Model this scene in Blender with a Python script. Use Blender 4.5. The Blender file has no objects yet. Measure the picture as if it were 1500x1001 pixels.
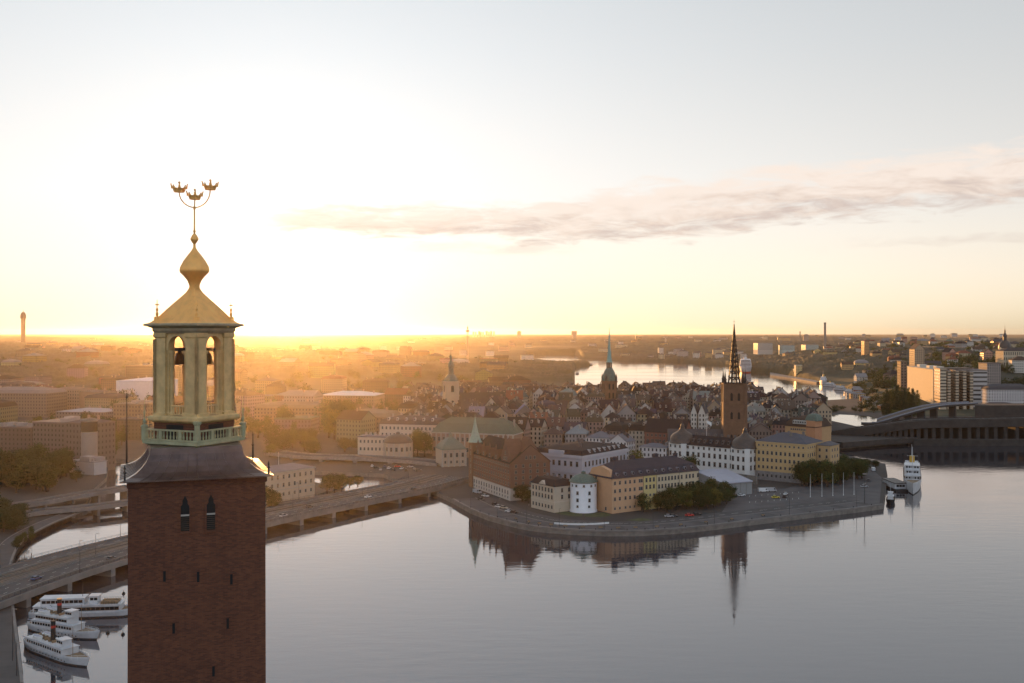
import bpy, math, random
import numpy as np
from mathutils import Vector, Matrix, noise
R = math.radians
random.seed(7)
sc = bpy.context.scene
COL = sc.collection

# ------------------------------------------------------------------ camera
EYE, F, CX, HY = 94.0, 1530.0, 750.0, 487.0      # eye height above the water, focal length in photo pixels, centre column, eye-level row
cam_d = bpy.data.cameras.new('camera')
cam_d.sensor_width = 36.0
cam_d.lens = 36.0 * F / 1500.0
cam_d.shift_y = -(500.5 - HY) / 1500.0
cam_d.clip_start = 1.0
cam_d.clip_end = 80000.0
cam = bpy.data.objects.new('camera', cam_d)
COL.objects.link(cam)
cam.location = (0, 0, EYE)
cam.rotation_euler = (R(90), 0, 0)
sc.camera = cam

# ------------------------------------------------------------------ sun, sky, exposure
SUN_AZ, SUN_EL = R(-12.6), R(1.5)                # azimuth from the view direction (+Y), clockwise positive
SUN_STRENGTH = 4.0
SKY_STRENGTH = 0.10
sun_d = bpy.data.lights.new('sun', 'SUN')
sun_d.energy = SUN_STRENGTH
sun_d.angle = R(0.5)
sun_d.color = (1.0, 0.46, 0.13)
sun = bpy.data.objects.new('sun', sun_d)
COL.objects.link(sun)
SDIR = Vector((math.sin(SUN_AZ) * math.cos(SUN_EL), math.cos(SUN_AZ) * math.cos(SUN_EL), math.sin(SUN_EL)))
sun.rotation_euler = SDIR.to_track_quat('Z', 'Y').to_euler()
sun.location = SDIR * 3000

sc.view_settings.view_transform = 'Standard'
sc.view_settings.look = 'None'
sc.view_settings.gamma = 1.0
sc.view_settings.exposure = 1.0
sc.cycles.use_denoising = True
sc.cycles.max_bounces = 6
sc.cycles.diffuse_bounces = 2
sc.cycles.glossy_bounces = 3
sc.cycles.transmission_bounces = 3
sc.cycles.transparent_max_bounces = 8
sc.cycles.volume_bounces = 0
sc.cycles.sample_clamp_indirect = 4.0
sc.cycles.caustics_reflective = False
sc.cycles.caustics_refractive = False

world = bpy.data.worlds.new('World')
sc.world = world
world.use_nodes = True


class NT:
    """small helper round a node tree"""
    def __init__(s, tree):
        s.t = tree
        s.n = tree.nodes
        s.n.clear()

    def node(s, kind, **kw):
        n = s.n.new(kind)
        for k, v in kw.items():
            if k == 'ins':
                for i, x in v.items():
                    s.put(n.inputs[i], x)
            else:
                setattr(n, k, v)
        return n

    def put(s, sock, x):
        if hasattr(x, 'is_output'):
            s.t.links.new(x, sock)
        elif hasattr(x, 'outputs'):
            s.t.links.new(x.outputs[0], sock)
        else:
            sock.default_value = x

    def math(s, op, a, b=0.0, c=None, clamp=False):
        n = s.node('ShaderNodeMath', operation=op, use_clamp=clamp)
        s.put(n.inputs[0], a)
        s.put(n.inputs[1], b)
        if c is not None:
            s.put(n.inputs[2], c)
        return n.outputs[0]

    def mix(s, fac, a, b, blend='MIX'):
        n = s.node('ShaderNodeMix', data_type='RGBA', blend_type=blend)
        s.put(n.inputs[0], fac)
        s.put(n.inputs[6], a if hasattr(a, 'is_output') or hasattr(a, 'outputs') else (*a, 1.0)[:4])
        s.put(n.inputs[7], b if hasattr(b, 'is_output') or hasattr(b, 'outputs') else (*b, 1.0)[:4])
        return n.outputs[2]

    def ramp(s, fac, stops, interp='LINEAR'):
        n = s.node('ShaderNodeValToRGB')
        n.color_ramp.interpolation = interp
        e = n.color_ramp.elements
        while len(e) < len(stops):
            e.new(0.5)
        for el, (p, c) in zip(e, stops):
            el.position = p
            el.color = (*c, 1.0)[:4] if not isinstance(c, (int, float)) else (c, c, c, 1.0)
        s.put(n.inputs[0], fac)
        return n.outputs[0]

    def smooth(s, x, lo, hi):
        n = s.node('ShaderNodeMapRange', interpolation_type='SMOOTHSTEP')
        s.put(n.inputs[0], x)
        s.put(n.inputs[1], lo)
        s.put(n.inputs[2], hi)
        return n.outputs[0]

    def noise(s, vec, scale, detail=3.0, rough=0.5, dist=0.0):
        n = s.node('ShaderNodeTexNoise')
        if vec is not None:
            s.put(n.inputs['Vector'], vec)
        n.inputs['Scale'].default_value = scale
        n.inputs['Detail'].default_value = detail
        n.inputs['Roughness'].default_value = rough
        n.inputs['Distortion'].default_value = dist
        return n.outputs[0]

    def vec(s, x, y, z=0.0):
        n = s.node('ShaderNodeCombineXYZ')
        s.put(n.inputs[0], x)
        s.put(n.inputs[1], y)
        s.put(n.inputs[2], z)
        return n.outputs[0]


def build_world():
    t = NT(world.node_tree)
    sky = t.node('ShaderNodeTexSky', sky_type='NISHITA')
    sky.sun_disc = False
    sky.sun_elevation = SUN_EL
    sky.sun_rotation = SUN_AZ
    sky.altitude = 50.0
    sky.air_density = 1.0
    sky.dust_density = 1.5
    sky.ozone_density = 1.0
    tc = t.node('ShaderNodeTexCoord')
    sep = t.node('ShaderNodeSeparateXYZ', ins={0: tc.outputs['Generated']})
    x, y, z = sep.outputs
    az = t.math('ARCTAN2', x, y)
    hor = t.math('SQRT', t.math('ADD', t.math('MULTIPLY', x, x), t.math('MULTIPLY', y, y)))
    el = t.math('ARCTAN2', z, hor)
    deg = t.math('MULTIPLY', el, 180.0 / math.pi)
    azd = t.math('MULTIPLY', az, 180.0 / math.pi)
    up = t.math('MAXIMUM', deg, 0.0)
    # thin high haze evens the sky out: brightness compressed, colour mostly white except low down
    lum = t.node('ShaderNodeRGBToBW', ins={0: sky.outputs[0]}).outputs[0]
    lum = t.math('MULTIPLY', t.math('POWER', t.math('MULTIPLY', lum, 0.2), 0.50), 5.95)
    low = t.math('EXPONENT', t.math('MULTIPLY', up, -1.0 / 4.0))
    away = t.math('ADD', t.math('MULTIPLY', x, math.sin(SUN_AZ)), t.math('MULTIPLY', y, math.cos(SUN_AZ)))
    low = t.math('MULTIPLY', low, t.math('SUBTRACT', 1.0, t.math('MULTIPLY', t.smooth(away, 0.86, 0.99), 0.8)))
    lum = t.math('MULTIPLY', lum, t.math('ADD', 1.0, t.math('MULTIPLY', low, 0.62)))
    tint = t.ramp(t.math('DIVIDE', up, 30.0), [(0.0, (1.14, 0.94, 0.63)), (0.10, (1.10, 0.98, 0.80)), (0.24, (1.03, 1.0, 0.95)),
                                               (0.5, (0.97, 1.0, 1.02)), (1.0, (0.90, 1.0, 1.10))])
    # the sky away from the sunrise is raised, added fill for the camera-side fronts
    dot = t.math('ADD', t.math('MULTIPLY', x, math.sin(SUN_AZ)), t.math('MULTIPLY', y, math.cos(SUN_AZ)))
    lum = t.math('MULTIPLY', lum, t.math('SUBTRACT', 1.55, t.math('MULTIPLY', t.smooth(dot, -0.5, 0.6), 0.55)))
    # the brightest part of the sky rolls off softly
    lum = t.math('DIVIDE', t.math('MULTIPLY', lum, 1.06), t.math('POWER', t.math('ADD', 1.0, t.math('POWER', t.math('DIVIDE', lum, 5.3), 4.0)), 0.25))
    col = t.mix(1.0, lum, tint, 'MULTIPLY')
    col = t.mix(t.math('SUBTRACT', 1.0, t.smooth(dot, -0.6, 0.5)), col, t.mix(1.0, col, (0.90, 0.99, 1.14), 'MULTIPLY'))
    # aureole round the sun
    cosg = t.math('MINIMUM', t.math('ADD', t.math('MULTIPLY', dot, math.cos(SUN_EL)), t.math('MULTIPLY', z, math.sin(SUN_EL))), 1.0)
    g2 = t.math('MULTIPLY', t.math('SUBTRACT', 1.0, cosg), 2.0 * 57.2958 ** 2)
    aur = t.math('ADD', t.math('MULTIPLY', t.math('EXPONENT', t.math('DIVIDE', g2, -5.0)), 14.0), t.math('MULTIPLY', t.math('EXPONENT', t.math('DIVIDE', g2, -55.0)), 2.2))
    col = t.mix(1.0, col, t.mix(1.0, aur, (1.0, 0.86, 0.62), 'MULTIPLY'), 'ADD')
    # clouds: one long drifting bank and a few wisps
    warp = t.noise(t.vec(t.math('MULTIPLY', azd, 0.10), t.math('MULTIPLY', deg, 0.30), 3.0), 1.0, 3.0)
    wav = t.math('MULTIPLY', t.math('SUBTRACT', warp, 0.5), 2.4)
    c1 = t.math('ADD', 6.0, t.math('ADD', t.math('MULTIPLY', t.math('MAXIMUM', azd, 0.0), 0.075), wav))
    hw = t.math('ADD', 0.95, t.math('MULTIPLY', t.smooth(azd, -14.0, 10.0), 0.6))
    d1 = t.math('DIVIDE', t.math('SUBTRACT', deg, c1), hw)
    band = t.math('SUBTRACT', 1.05, t.math('MULTIPLY', d1, d1))
    fine = t.noise(t.vec(t.math('MULTIPLY', azd, 0.34), t.math('MULTIPLY', deg, 1.7), 0.0), 1.0, 8.0, 0.62, 0.5)
    m = t.math('ADD', band, t.math('MULTIPLY', t.math('SUBTRACT', fine, 0.5), 3.2))
    m = t.math('MULTIPLY', t.smooth(m, 0.0, 1.1), t.smooth(azd, -16.0, -11.0))
    m = t.math('MULTIPLY', m, t.math('SUBTRACT', 1.0, t.smooth(azd, 34.0, 60.0)))
    d2 = t.math('DIVIDE', t.math('SUBTRACT', deg, t.math('ADD', 4.55, t.math('MULTIPLY', wav, 0.3))), 0.42)
    w2 = t.math('ADD', t.math('SUBTRACT', 1.0, t.math('MULTIPLY', d2, d2)), t.math('MULTIPLY', t.math('SUBTRACT', fine, 0.5), 3.0))
    m2 = t.math('MULTIPLY', t.smooth(w2, 0.1, 1.6), t.math('MULTIPLY', t.smooth(azd, -7.5, -3.0), t.math('SUBTRACT', 1.0, t.smooth(azd, 0.0, 6.0))))
    d3 = t.math('DIVIDE', t.math('SUBTRACT', deg, t.math('ADD', 4.4, t.math('MULTIPLY', azd, 0.01))), 0.5)
    w3 = t.math('ADD', t.math('SUBTRACT', 1.0, t.math('MULTIPLY', d3, d3)), t.math('MULTIPLY', t.math('SUBTRACT', fine, 0.5), 4.0))
    m3 = t.math('MULTIPLY', t.smooth(w3, 0.4, 1.8), t.smooth(azd, 14.0, 24.0))
    m = t.math('MAXIMUM', m, t.math('MAXIMUM', t.math('MULTIPLY', m2, 0.5), t.math('MULTIPLY', m3, 0.35)))
    shade = t.noise(t.vec(t.math('MULTIPLY', azd, 0.45), t.math('MULTIPLY', t.math('SUBTRACT', deg, wav), 2.2), 7.0), 1.0, 7.0, 0.6)
    under = t.smooth(t.math('ADD', t.math('MULTIPLY', d1, -0.35), shade), 0.35, 0.85)
    ccol = t.ramp(under, [(0.0, (4.9, 4.2, 3.7)), (0.5, (4.15, 3.4, 2.92)), (1.0, (3.15, 2.55, 2.3))])
    glow = t.math('EXPONENT', t.math('MULTIPLY', t.math('ABSOLUTE', t.math('SUBTRACT', azd, SUN_AZ * 57.2958)), -1.0 / 9.0))
    ccol = t.mix(t.math('MULTIPLY', glow, 0.7), ccol, (4.75, 4.1, 3.4))
    col = t.mix(t.math('MULTIPLY', m, 0.88), col, ccol)
    bg = t.node('ShaderNodeBackground', ins={0: col, 1: SKY_STRENGTH})
    t.node('ShaderNodeOutputWorld', ins={0: bg})


build_world()

# ------------------------------------------------------------------ helpers
def P(px, py, z=0.0):
    """point at height z seen at a photo pixel"""
    y = (EYE - z) * F / (py - HY)
    return Vector(((px - CX) / F * y, y, z))


def PX(px, y):
    return (px - CX) / F * y


def PZ(py, y):
    return EYE - (py - HY) * y / F


class MB:
    """collects shapes and links them as ONE mesh object"""
    def __init__(s):
        s.v, s.f, s.m, s.uv = [], [], [], []

    def face(s, pts, m=0, uv=None):
        n = len(s.v)
        s.v.extend([tuple(p) for p in pts])
        s.f.append(tuple(range(n, n + len(pts))))
        s.m.append(m)
        s.uv.append(uv if uv is not None else [(0.0, 0.0)] * len(pts))

    def shared(s, verts, faces, m=0):
        n = len(s.v)
        s.v.extend([tuple(p) for p in verts])
        for f in faces:
            s.f.append(tuple(n + i for i in f))
            s.m.append(m)
            s.uv.append([(0.0, 0.0)] * len(f))

    def box(s, c, size, rz=0.0, m=0, bottom=True, mt=None):
        """c = centre of the base"""
        x, y, z = size[0] / 2, size[1] / 2, size[2]
        k, q = math.cos(rz), math.sin(rz)
        p = [(c[0] + a * x * k - b * y * q, c[1] + a * x * q + b * y * k) for a, b in ((-1, -1), (1, -1), (1, 1), (-1, 1))]
        s.prism(p, c[2], c[2] + z, m, m if mt is None else mt, bottom)

    def prism(s, poly, z0, z1, m=0, mt=None, bottom=True, cells=None, inset=0.0):
        """upright prism over a counter-clockwise outline; cells = (window width, storey height) gives the sides window uv"""
        mt = m if mt is None else mt
        n = len(poly)
        top = poly
        for i in range(n):
            a, b = poly[i], poly[(i + 1) % n]
            uv = None
            if cells:
                L = math.hypot(b[0] - a[0], b[1] - a[1])
                nu = max(1, round(L / cells[0]))
                nv = max(1, round((z1 - z0) / cells[1]))
                uv = [(0, 0), (nu, 0), (nu, nv), (0, nv)]
            s.face([(a[0], a[1], z0), (b[0], b[1], z0), (b[0], b[1], z1), (a[0], a[1], z1)], m, uv)
        s.face([(p[0], p[1], z1) for p in top], mt)
        if bottom:
            s.face([(p[0], p[1], z0) for p in reversed(poly)], m)

    def lathe(s, prof, n=16, c=(0, 0), m=0, rot=0.0, caps=True, sq=None):
        """rings of (radius, z); n=4 with rot 45 degrees gives square section"""
        base = len(s.v)
        for r, z in prof:
            for i in range(n):
                a = rot + 2 * math.pi * i / n
                s.v.append((c[0] + r * math.cos(a), c[1] + r * math.sin(a), z))
        for j in range(len(prof) - 1):
            for i in range(n):
                k = (i + 1) % n
                s.f.append((base + j * n + i, base + j * n + k, base + (j + 1) * n + k, base + (j + 1) * n + i))
                s.m.append(m)
                s.uv.append([(0.0, 0.0)] * 4)
        if caps:
            for j, rev in ((0, True), (len(prof) - 1, False)):
                if prof[j][0] > 1e-4:
                    f = [base + j * n + i for i in range(n)]
                    s.f.append(tuple(reversed(f) if rev else f))
                    s.m.append(m)
                    s.uv.append([(0.0, 0.0)] * n)

    def tube(s, a, b, r0, r1=None, n=6, m=0):
        r1 = r0 if r1 is None else r1
        a, b = Vector(a), Vector(b)
        d = (b - a)
        if d.length < 1e-6:
            return
        d.normalize()
        u = d.cross(Vector((0, 0, 1)))
        if u.length < 0.05:
            u = d.cross(Vector((1, 0, 0)))
        u.normalize()
        w = d.cross(u)
        vs = []
        for p, r in ((a, r0), (b, r1)):
            for i in range(n):
                t = 2 * math.pi * i / n
                vs.append(p + u * (r * math.cos(t)) + w * (r * math.sin(t)))
        fs = [(i, i + n, (i + 1) % n + n, (i + 1) % n) for i in range(n)]
        fs.append(tuple(range(n)))
        fs.append(tuple(reversed(range(n, 2 * n))))
        s.shared(vs, fs, m)

    def chain(s, pts, r, n=6, m=0):
        for i in range(len(pts) - 1):
            ra = r[i] if isinstance(r, (list, tuple)) else r
            rb = r[i + 1] if isinstance(r, (list, tuple)) else r
            s.tube(pts[i], pts[i + 1], ra, rb, n, m)

    def mesh(s, name, mats, smooth=False):
        me = bpy.data.meshes.new(name)
        me.from_pydata(s.v, [], s.f)
        for mt in mats if isinstance(mats, (list, tuple)) else [mats]:
            me.materials.append(mt)
        me.polygons.foreach_set('material_index', s.m)
        uvl = me.uv_layers.new(name='UVMap')
        flat = [c for f in s.uv for u in f for c in u]
        uvl.data.foreach_set('uv', flat)
        if smooth:
            me.polygons.foreach_set('use_smooth', [True] * len(s.f))
            if smooth == 'auto':
                me.set_sharp_from_angle(angle=R(38))
        me.update()
        return me

    def build(s, name, mats, parent=None, smooth=False, loc=None, rz=0.0, color=None):
        return link(name, s.mesh(name, mats, smooth), parent, loc, rz, color)


KIDS = {}


def link(name, data, parent=None, loc=None, rz=0.0, color=None, scale=None):
    o = bpy.data.objects.new(name, data)
    COL.objects.link(o)
    if parent is not None:
        o.parent = parent
        KIDS.setdefault(parent.name, []).append(o)
    if loc is not None:
        o.location = loc
    if rz:
        o.rotation_euler = (0, 0, rz)
    if color is not None:
        o.color = (*color, 1.0)[:4]
    if scale is not None:
        o.scale = scale
    return o


def tag(o, label=None, cat=None, group=None, kind=None):
    for k, v in (('label', label), ('category', cat), ('group', group), ('kind', kind)):
        if v:
            o[k] = v
    return o


def thing(name, label, cat, loc=(0, 0, 0), rz=0.0, group=None):
    o = link(name, None, None, loc, rz)
    o.empty_display_size = 0.5
    return tag(o, label, cat, group)


def structure(name, mb, mats, smooth=False):
    return tag(mb.build(name, mats, None, smooth), kind='structure')


def copy_tree(o, parent=None):
    c = o.copy()
    COL.objects.link(c)
    if parent is not None:
        c.parent = parent
        KIDS.setdefault(parent.name, []).append(c)
    for ch in list(KIDS.get(o.name, [])):
        copy_tree(ch, c)
    return c


# ------------------------------------------------------------------ materials
MAT = {}


def mat(name, fn=None, base=(0.5, 0.5, 0.5), rough=0.7, metal=0.0, spec=0.5):
    m = bpy.data.materials.new(name)
    m.use_nodes = True
    t = NT(m.node_tree)
    b = t.node('ShaderNodeBsdfPrincipled')
    b.inputs['Base Color'].default_value = (*base, 1)
    b.inputs['Roughness'].default_value = rough
    b.inputs['Metallic'].default_value = metal
    b.inputs['Specular IOR Level'].default_value = spec
    out = t.node('ShaderNodeOutputMaterial', ins={0: b.outputs[0]})
    if fn:
        fn(t, b, out)
    MAT[name] = m
    return m


def obj_coord(t):
    return t.node('ShaderNodeTexCoord').outputs['Object']


def world_pos(t):
    return t.node('ShaderNodeNewGeometry').outputs['Position']


def mottled(base, scale=0.4, amp=0.25, rough=0.8, world=True, second=None):
    def fn(t, b, out):
        p = world_pos(t) if world else obj_coord(t)
        n = t.noise(p, scale, 5.0, 0.6)
        lo = tuple(c * (1 - amp) for c in base)
        hi = tuple(c * (1 + amp) for c in (second or base))
        t.put(b.inputs['Base Color'], t.ramp(n, [(0.3, lo), (0.7, hi)]))
    return fn


def tinted(amp=0.18, scale=0.5, seams=0.0):
    """takes the object's own colour, weathered"""
    def fn(t, b, out):
        oi = t.node('ShaderNodeObjectInfo')
        p = world_pos(t)
        n = t.noise(p, scale, 5.0, 0.6)
        f = t.math('ADD', 1.0 - amp, t.math('MULTIPLY', n, 2 * amp))
        if seams:
            sep = t.node('ShaderNodeSeparateXYZ', ins={0: obj_coord(t)})
            w = t.math('FRACT', t.math('DIVIDE', sep.outputs[0], seams))
            f = t.math('MULTIPLY', f, t.math('ADD', 0.86, t.math('MULTIPLY', t.smooth(w, 0.0, 0.2), 0.14)))
        t.put(b.inputs['Base Color'], t.mix(1.0, oi.outputs['Color'], t.vec(f, f, f), 'MULTIPLY'))
    return fn


def windowed(lo=(0.30, 0.24), hi=(0.70, 0.80), glass=(0.02, 0.022, 0.025), amp=0.14):
    """rendered wall in the object's colour whose uv cells each hold one window"""
    def fn(t, b, out):
        oi = t.node('ShaderNodeObjectInfo')
        n = t.noise(world_pos(t), 0.35, 5.0, 0.62)
        f = t.math('ADD', 1.0 - amp, t.math('MULTIPLY', n, 2 * amp))
        wall = t.mix(1.0, oi.outputs['Color'], t.vec(f, f, f), 'MULTIPLY')
        uv = t.node('ShaderNodeSeparateXYZ', ins={0: t.node('ShaderNodeTexCoord').outputs['UV']})
        fu = t.math('FRACT', uv.outputs[0])
        fv = t.math('FRACT', uv.outputs[1])
        w = None
        for s_, a_, c_ in ((fu, lo[0], hi[0]), (fv, lo[1], hi[1])):
            k = t.math('MULTIPLY', t.math('GREATER_THAN', s_, a_), t.math('LESS_THAN', s_, c_))
            w = k if w is None else t.math('MULTIPLY', w, k)
        t.put(b.inputs['Base Color'], t.mix(w, wall, glass))
        t.put(b.inputs['Roughness'], t.math('SUBTRACT', 0.85, t.math('MULTIPLY', w, 0.7)))
    return fn


def foliage_fn(dark, light):
    def fn(t, b, out):
        g = t.node('ShaderNodeNewGeometry')
        oi = t.node('ShaderNodeObjectInfo')
        r = t.math('ADD', t.math('MULTIPLY', g.outputs['Random Per Island'], 0.75), t.math('MULTIPLY', oi.outputs['Random'], 0.25))
        t.put(b.inputs['Base Color'], t.ramp(r, [(0.0, dark), (1.0, light)]))
        tr = t.node('ShaderNodeBsdfTranslucent')
        tr.inputs[0].default_value = (light[0] * 1.2, light[1] * 1.2, light[2] * 0.6, 1)
        ms = t.node('ShaderNodeMixShader', ins={0: 0.13, 1: b.outputs[0], 2: tr.outputs[0]})
        t.put(out.inputs[0], ms)
    return fn


def water_fn(t, b, out):
    p = world_pos(t)
    mp = t.node('ShaderNodeMapping')
    t.put(mp.inputs[0], p)
    mp.inputs['Scale'].default_value = (0.35, 1.0, 1.0)
    n1 = t.noise(mp.outputs[0], 0.22, 3.0, 0.5)
    n2 = t.noise(mp.outputs[0], 1.3, 2.0, 0.5)
    h = t.math('ADD', t.math('MULTIPLY', n1, 0.55), t.math('MULTIPLY', n2, 0.10))
    gust = t.smooth(t.noise(p, 0.006, 3.0, 0.5), 0.35, 0.7)
    bu = t.node('ShaderNodeBump')
    t.put(bu.inputs['Strength'], t.math('ADD', 0.045, t.math('MULTIPLY', gust, 0.09)))
    bu.inputs['Distance'].default_value = 1.0
    t.put(bu.inputs['Height'], h)
    t.put(b.inputs['Normal'], bu.outputs[0])
    b.inputs['IOR'].default_value = 1.45
    gl = t.node('ShaderNodeBsdfGlossy')
    gl.inputs['Color'].default_value = (0.86, 0.85, 0.90, 1)
    mp2 = t.node('ShaderNodeMapping')
    t.put(mp2.inputs[0], p)
    mp2.inputs['Scale'].default_value = (0.0035, 0.011, 1.0)
    mp2.inputs['Rotation'].default_value = (0, 0, R(14))
    calm = t.smooth(t.noise(mp2.outputs[0], 1.0, 5.0, 0.6, 0.6), 0.46, 0.62)
    rg = t.math('ADD', 0.025, t.math('MULTIPLY', calm, 0.075))
    t.put(gl.inputs['Roughness'], rg)
    t.put(b.inputs['Roughness'], rg)
    t.put(gl.inputs['Normal'], bu.outputs[0])
    t.put(out.inputs[0], t.node('ShaderNodeMixShader', ins={0: 0.13, 1: b.outputs[0], 2: gl.outputs[0]}))


def brick_fn(c1, c2, mortar, scale=1.0, uvmode=False):
    def fn(t, b, out):
        p = obj_coord(t)
        sep = t.node('ShaderNodeSeparateXYZ', ins={0: p})
        # walls run along x or y: use x+y along the course, z up
        v = t.vec(t.math('ADD', sep.outputs[0], sep.outputs[1]), sep.outputs[2])
        br = t.node('ShaderNodeTexBrick', ins={'Vector': v})
        br.inputs['Scale'].default_value = scale
        br.inputs['Color1'].default_value = (*c1, 1)
        br.inputs['Color2'].default_value = (*c2, 1)
        br.inputs['Mortar'].default_value = (*mortar, 1)
        br.inputs['Mortar Size'].default_value = 0.012
        br.inputs['Brick Width'].default_value = 0.36
        br.inputs['Row Height'].default_value = 0.11
        br.inputs['Bias'].default_value = 0.1
        n = t.noise(p, 0.45, 6.0, 0.65)
        n2 = t.noise(t.vec(t.math('MULTIPLY', sep.outputs[0], 1.5), t.math('MULTIPLY', sep.outputs[2], 3.5), sep.outputs[1]), 1.0, 4.0, 0.7)
        st = t.noise(t.vec(t.math('MULTIPLY', sep.outputs[0], 2.2), t.math('MULTIPLY', sep.outputs[1], 2.2), t.math('MULTIPLY', sep.outputs[2], 0.12)), 1.0, 4.0, 0.7)
        f = t.math('ADD', 0.30, t.math('ADD', t.math('MULTIPLY', n, 0.45), t.math('ADD', t.math('MULTIPLY', n2, 0.4), t.math('MULTIPLY', st, 0.5))))
        t.put(b.inputs['Base Color'], t.mix(1.0, br.outputs[0], t.vec(f, f, f), 'MULTIPLY'))
        bu = t.node('ShaderNodeBump')
        bu.inputs['Strength'].default_value = 0.4
        bu.inputs['Distance'].default_value = 0.02
        t.put(bu.inputs['Height'], br.outputs[1])
        bu.invert = True
        t.put(b.inputs['Normal'], bu.outputs[0])
    return fn


mat('water', water_fn, (0.030, 0.032, 0.040), 0.03)
mat('plaster', tinted(0.14, 0.35), rough=0.88)
mat('plaster_windows', windowed(), rough=0.88)
mat('plaster_tall_windows', windowed((0.32, 0.16), (0.68, 0.84)), rough=0.88)
mat('strip_windows', windowed((-0.1, 0.32), (1.1, 0.72), (0.03, 0.033, 0.038)), rough=0.7)
mat('dim_windows', windowed((0.33, 0.28), (0.67, 0.74), (0.075, 0.062, 0.052)), rough=0.9)
mat('roof_sheet', tinted(0.25, 0.25, 1.2), rough=0.75, spec=0.08)
mat('roof_tile', tinted(0.3, 0.6), rough=0.85)
mat('painted', tinted(0.05, 0.6), rough=0.35)
mat('tower_brick', brick_fn((0.185, 0.058, 0.024), (0.100, 0.031, 0.014), (0.10, 0.058, 0.04)), rough=0.9)
mat('old_brick', brick_fn((0.25, 0.11, 0.07), (0.19, 0.085, 0.055), (0.24, 0.18, 0.14)), rough=0.9)
mat('pale_stone', mottled((0.40, 0.36, 0.31), 0.5, 0.15), rough=0.85)
mat('granite', mottled((0.22, 0.20, 0.19), 0.6, 0.25), rough=0.85)
mat('quay_stone', mottled((0.20, 0.175, 0.15), 0.35, 0.3), rough=0.85)
mat('asphalt', mottled((0.062, 0.058, 0.057), 0.12, 0.28), rough=0.85)
mat('paving', mottled((0.085, 0.078, 0.078), 0.10, 0.3), rough=0.85)
mat('concrete', mottled((0.20, 0.18, 0.165), 0.15, 0.25), rough=0.85)
mat('ballast', mottled((0.11, 0.085, 0.065), 0.5, 0.3), rough=0.95)
mat('steel_rail', None, (0.35, 0.31, 0.28), 0.35, 1.0)
mat('line_paint', mottled((0.65, 0.65, 0.62), 0.8, 0.15), rough=0.7)
mat('grass', mottled((0.060, 0.075, 0.026), 0.3, 0.4), rough=0.95)
mat('city_ground', mottled((0.045, 0.040, 0.036), 0.02, 0.3), rough=0.9)
mat('copper_green', mottled((0.095, 0.130, 0.10), 1.2, 0.28), rough=0.6)
mat('balcony_copper', mottled((0.36, 0.35, 0.205), 1.2, 0.22), rough=0.6)
mat('belfry_copper', mottled((0.62, 0.43, 0.19), 1.2, 0.22), rough=0.6)
mat('copper_dark', mottled((0.125, 0.075, 0.060), 0.9, 0.3), rough=0.28, metal=0.35)
mat('copper_warm', mottled((0.33, 0.27, 0.17), 0.9, 0.25), rough=0.5, metal=0.25)
mat('gilt', mottled((0.98, 0.50, 0.14), 1.5, 0.12), rough=0.4, metal=0.4)  # gilding, with the orange of the backlit bloom put into the colour
mat('bronze', None, (0.09, 0.065, 0.04), 0.45, 0.7)
mat('iron', None, (0.018, 0.017, 0.018), 0.55, 0.3)
mat('dark_metal', None, (0.05, 0.05, 0.052), 0.5, 0.4)
mat('white_paint', mottled((0.74, 0.73, 0.71), 0.5, 0.06), rough=0.4)
mat('frame_paint', None, (0.27, 0.25, 0.23), 0.7)
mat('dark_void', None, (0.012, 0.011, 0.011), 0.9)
mat('glass', None, (0.014, 0.015, 0.017), 0.12, 0.0, 0.28)
mat('glint_gloss', None, (0.05, 0.045, 0.04), 0.22, 0.6, 0.8)  # part-metal gloss for the ring added to catch the sun
mat('canvas', mottled((0.36, 0.355, 0.41), 0.2, 0.08), rough=0.55)
mat('bark', mottled((0.07, 0.05, 0.035), 2.0, 0.3), rough=0.95)
mat('red_paint', None, (0.45, 0.03, 0.02), 0.4)
mat('rubber', None, (0.02, 0.02, 0.02), 0.8)
mat('ochre_paint', None, (0.55, 0.33, 0.05), 0.45)
mat('leaf_green', foliage_fn((0.022, 0.033, 0.010), (0.075, 0.098, 0.028)), rough=0.8, spec=0.2)
mat('leaf_yellow', foliage_fn((0.055, 0.060, 0.016), (0.16, 0.15, 0.035)), rough=0.8, spec=0.2)
mat('leaf_dark', foliage_fn((0.018, 0.028, 0.010), (0.050, 0.065, 0.022)), rough=0.8, spec=0.2)


def forest_fn(t, b, out):
    p = world_pos(t)
    n = t.noise(p, 0.012, 6.0, 0.7)
    n2 = t.noise(p, 0.0016, 4.0, 0.6)
    c = t.ramp(n, [(0.32, (0.014, 0.020, 0.008)), (0.55, (0.032, 0.039, 0.015)), (0.72, (0.060, 0.060, 0.026))])
    t.put(b.inputs['Base Color'], t.mix(t.smooth(n2, 0.45, 0.7), c, (0.042, 0.036, 0.024)))


mat('forest', forest_fn, rough=0.95)

# ------------------------------------------------------------------ setting: water, land, hills
def sstep(x, a, b):
    t = np.clip((np.asarray(x, float) - a) / (b - a), 0, 1)
    return t * t * (3 - 2 * t)


w = MB()
w.face([(-30000, -1500, 0), (30000, -1500, 0), (30000, 40000, 0), (-30000, 40000, 0)])
structure('water', w, MAT['water'])

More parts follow.
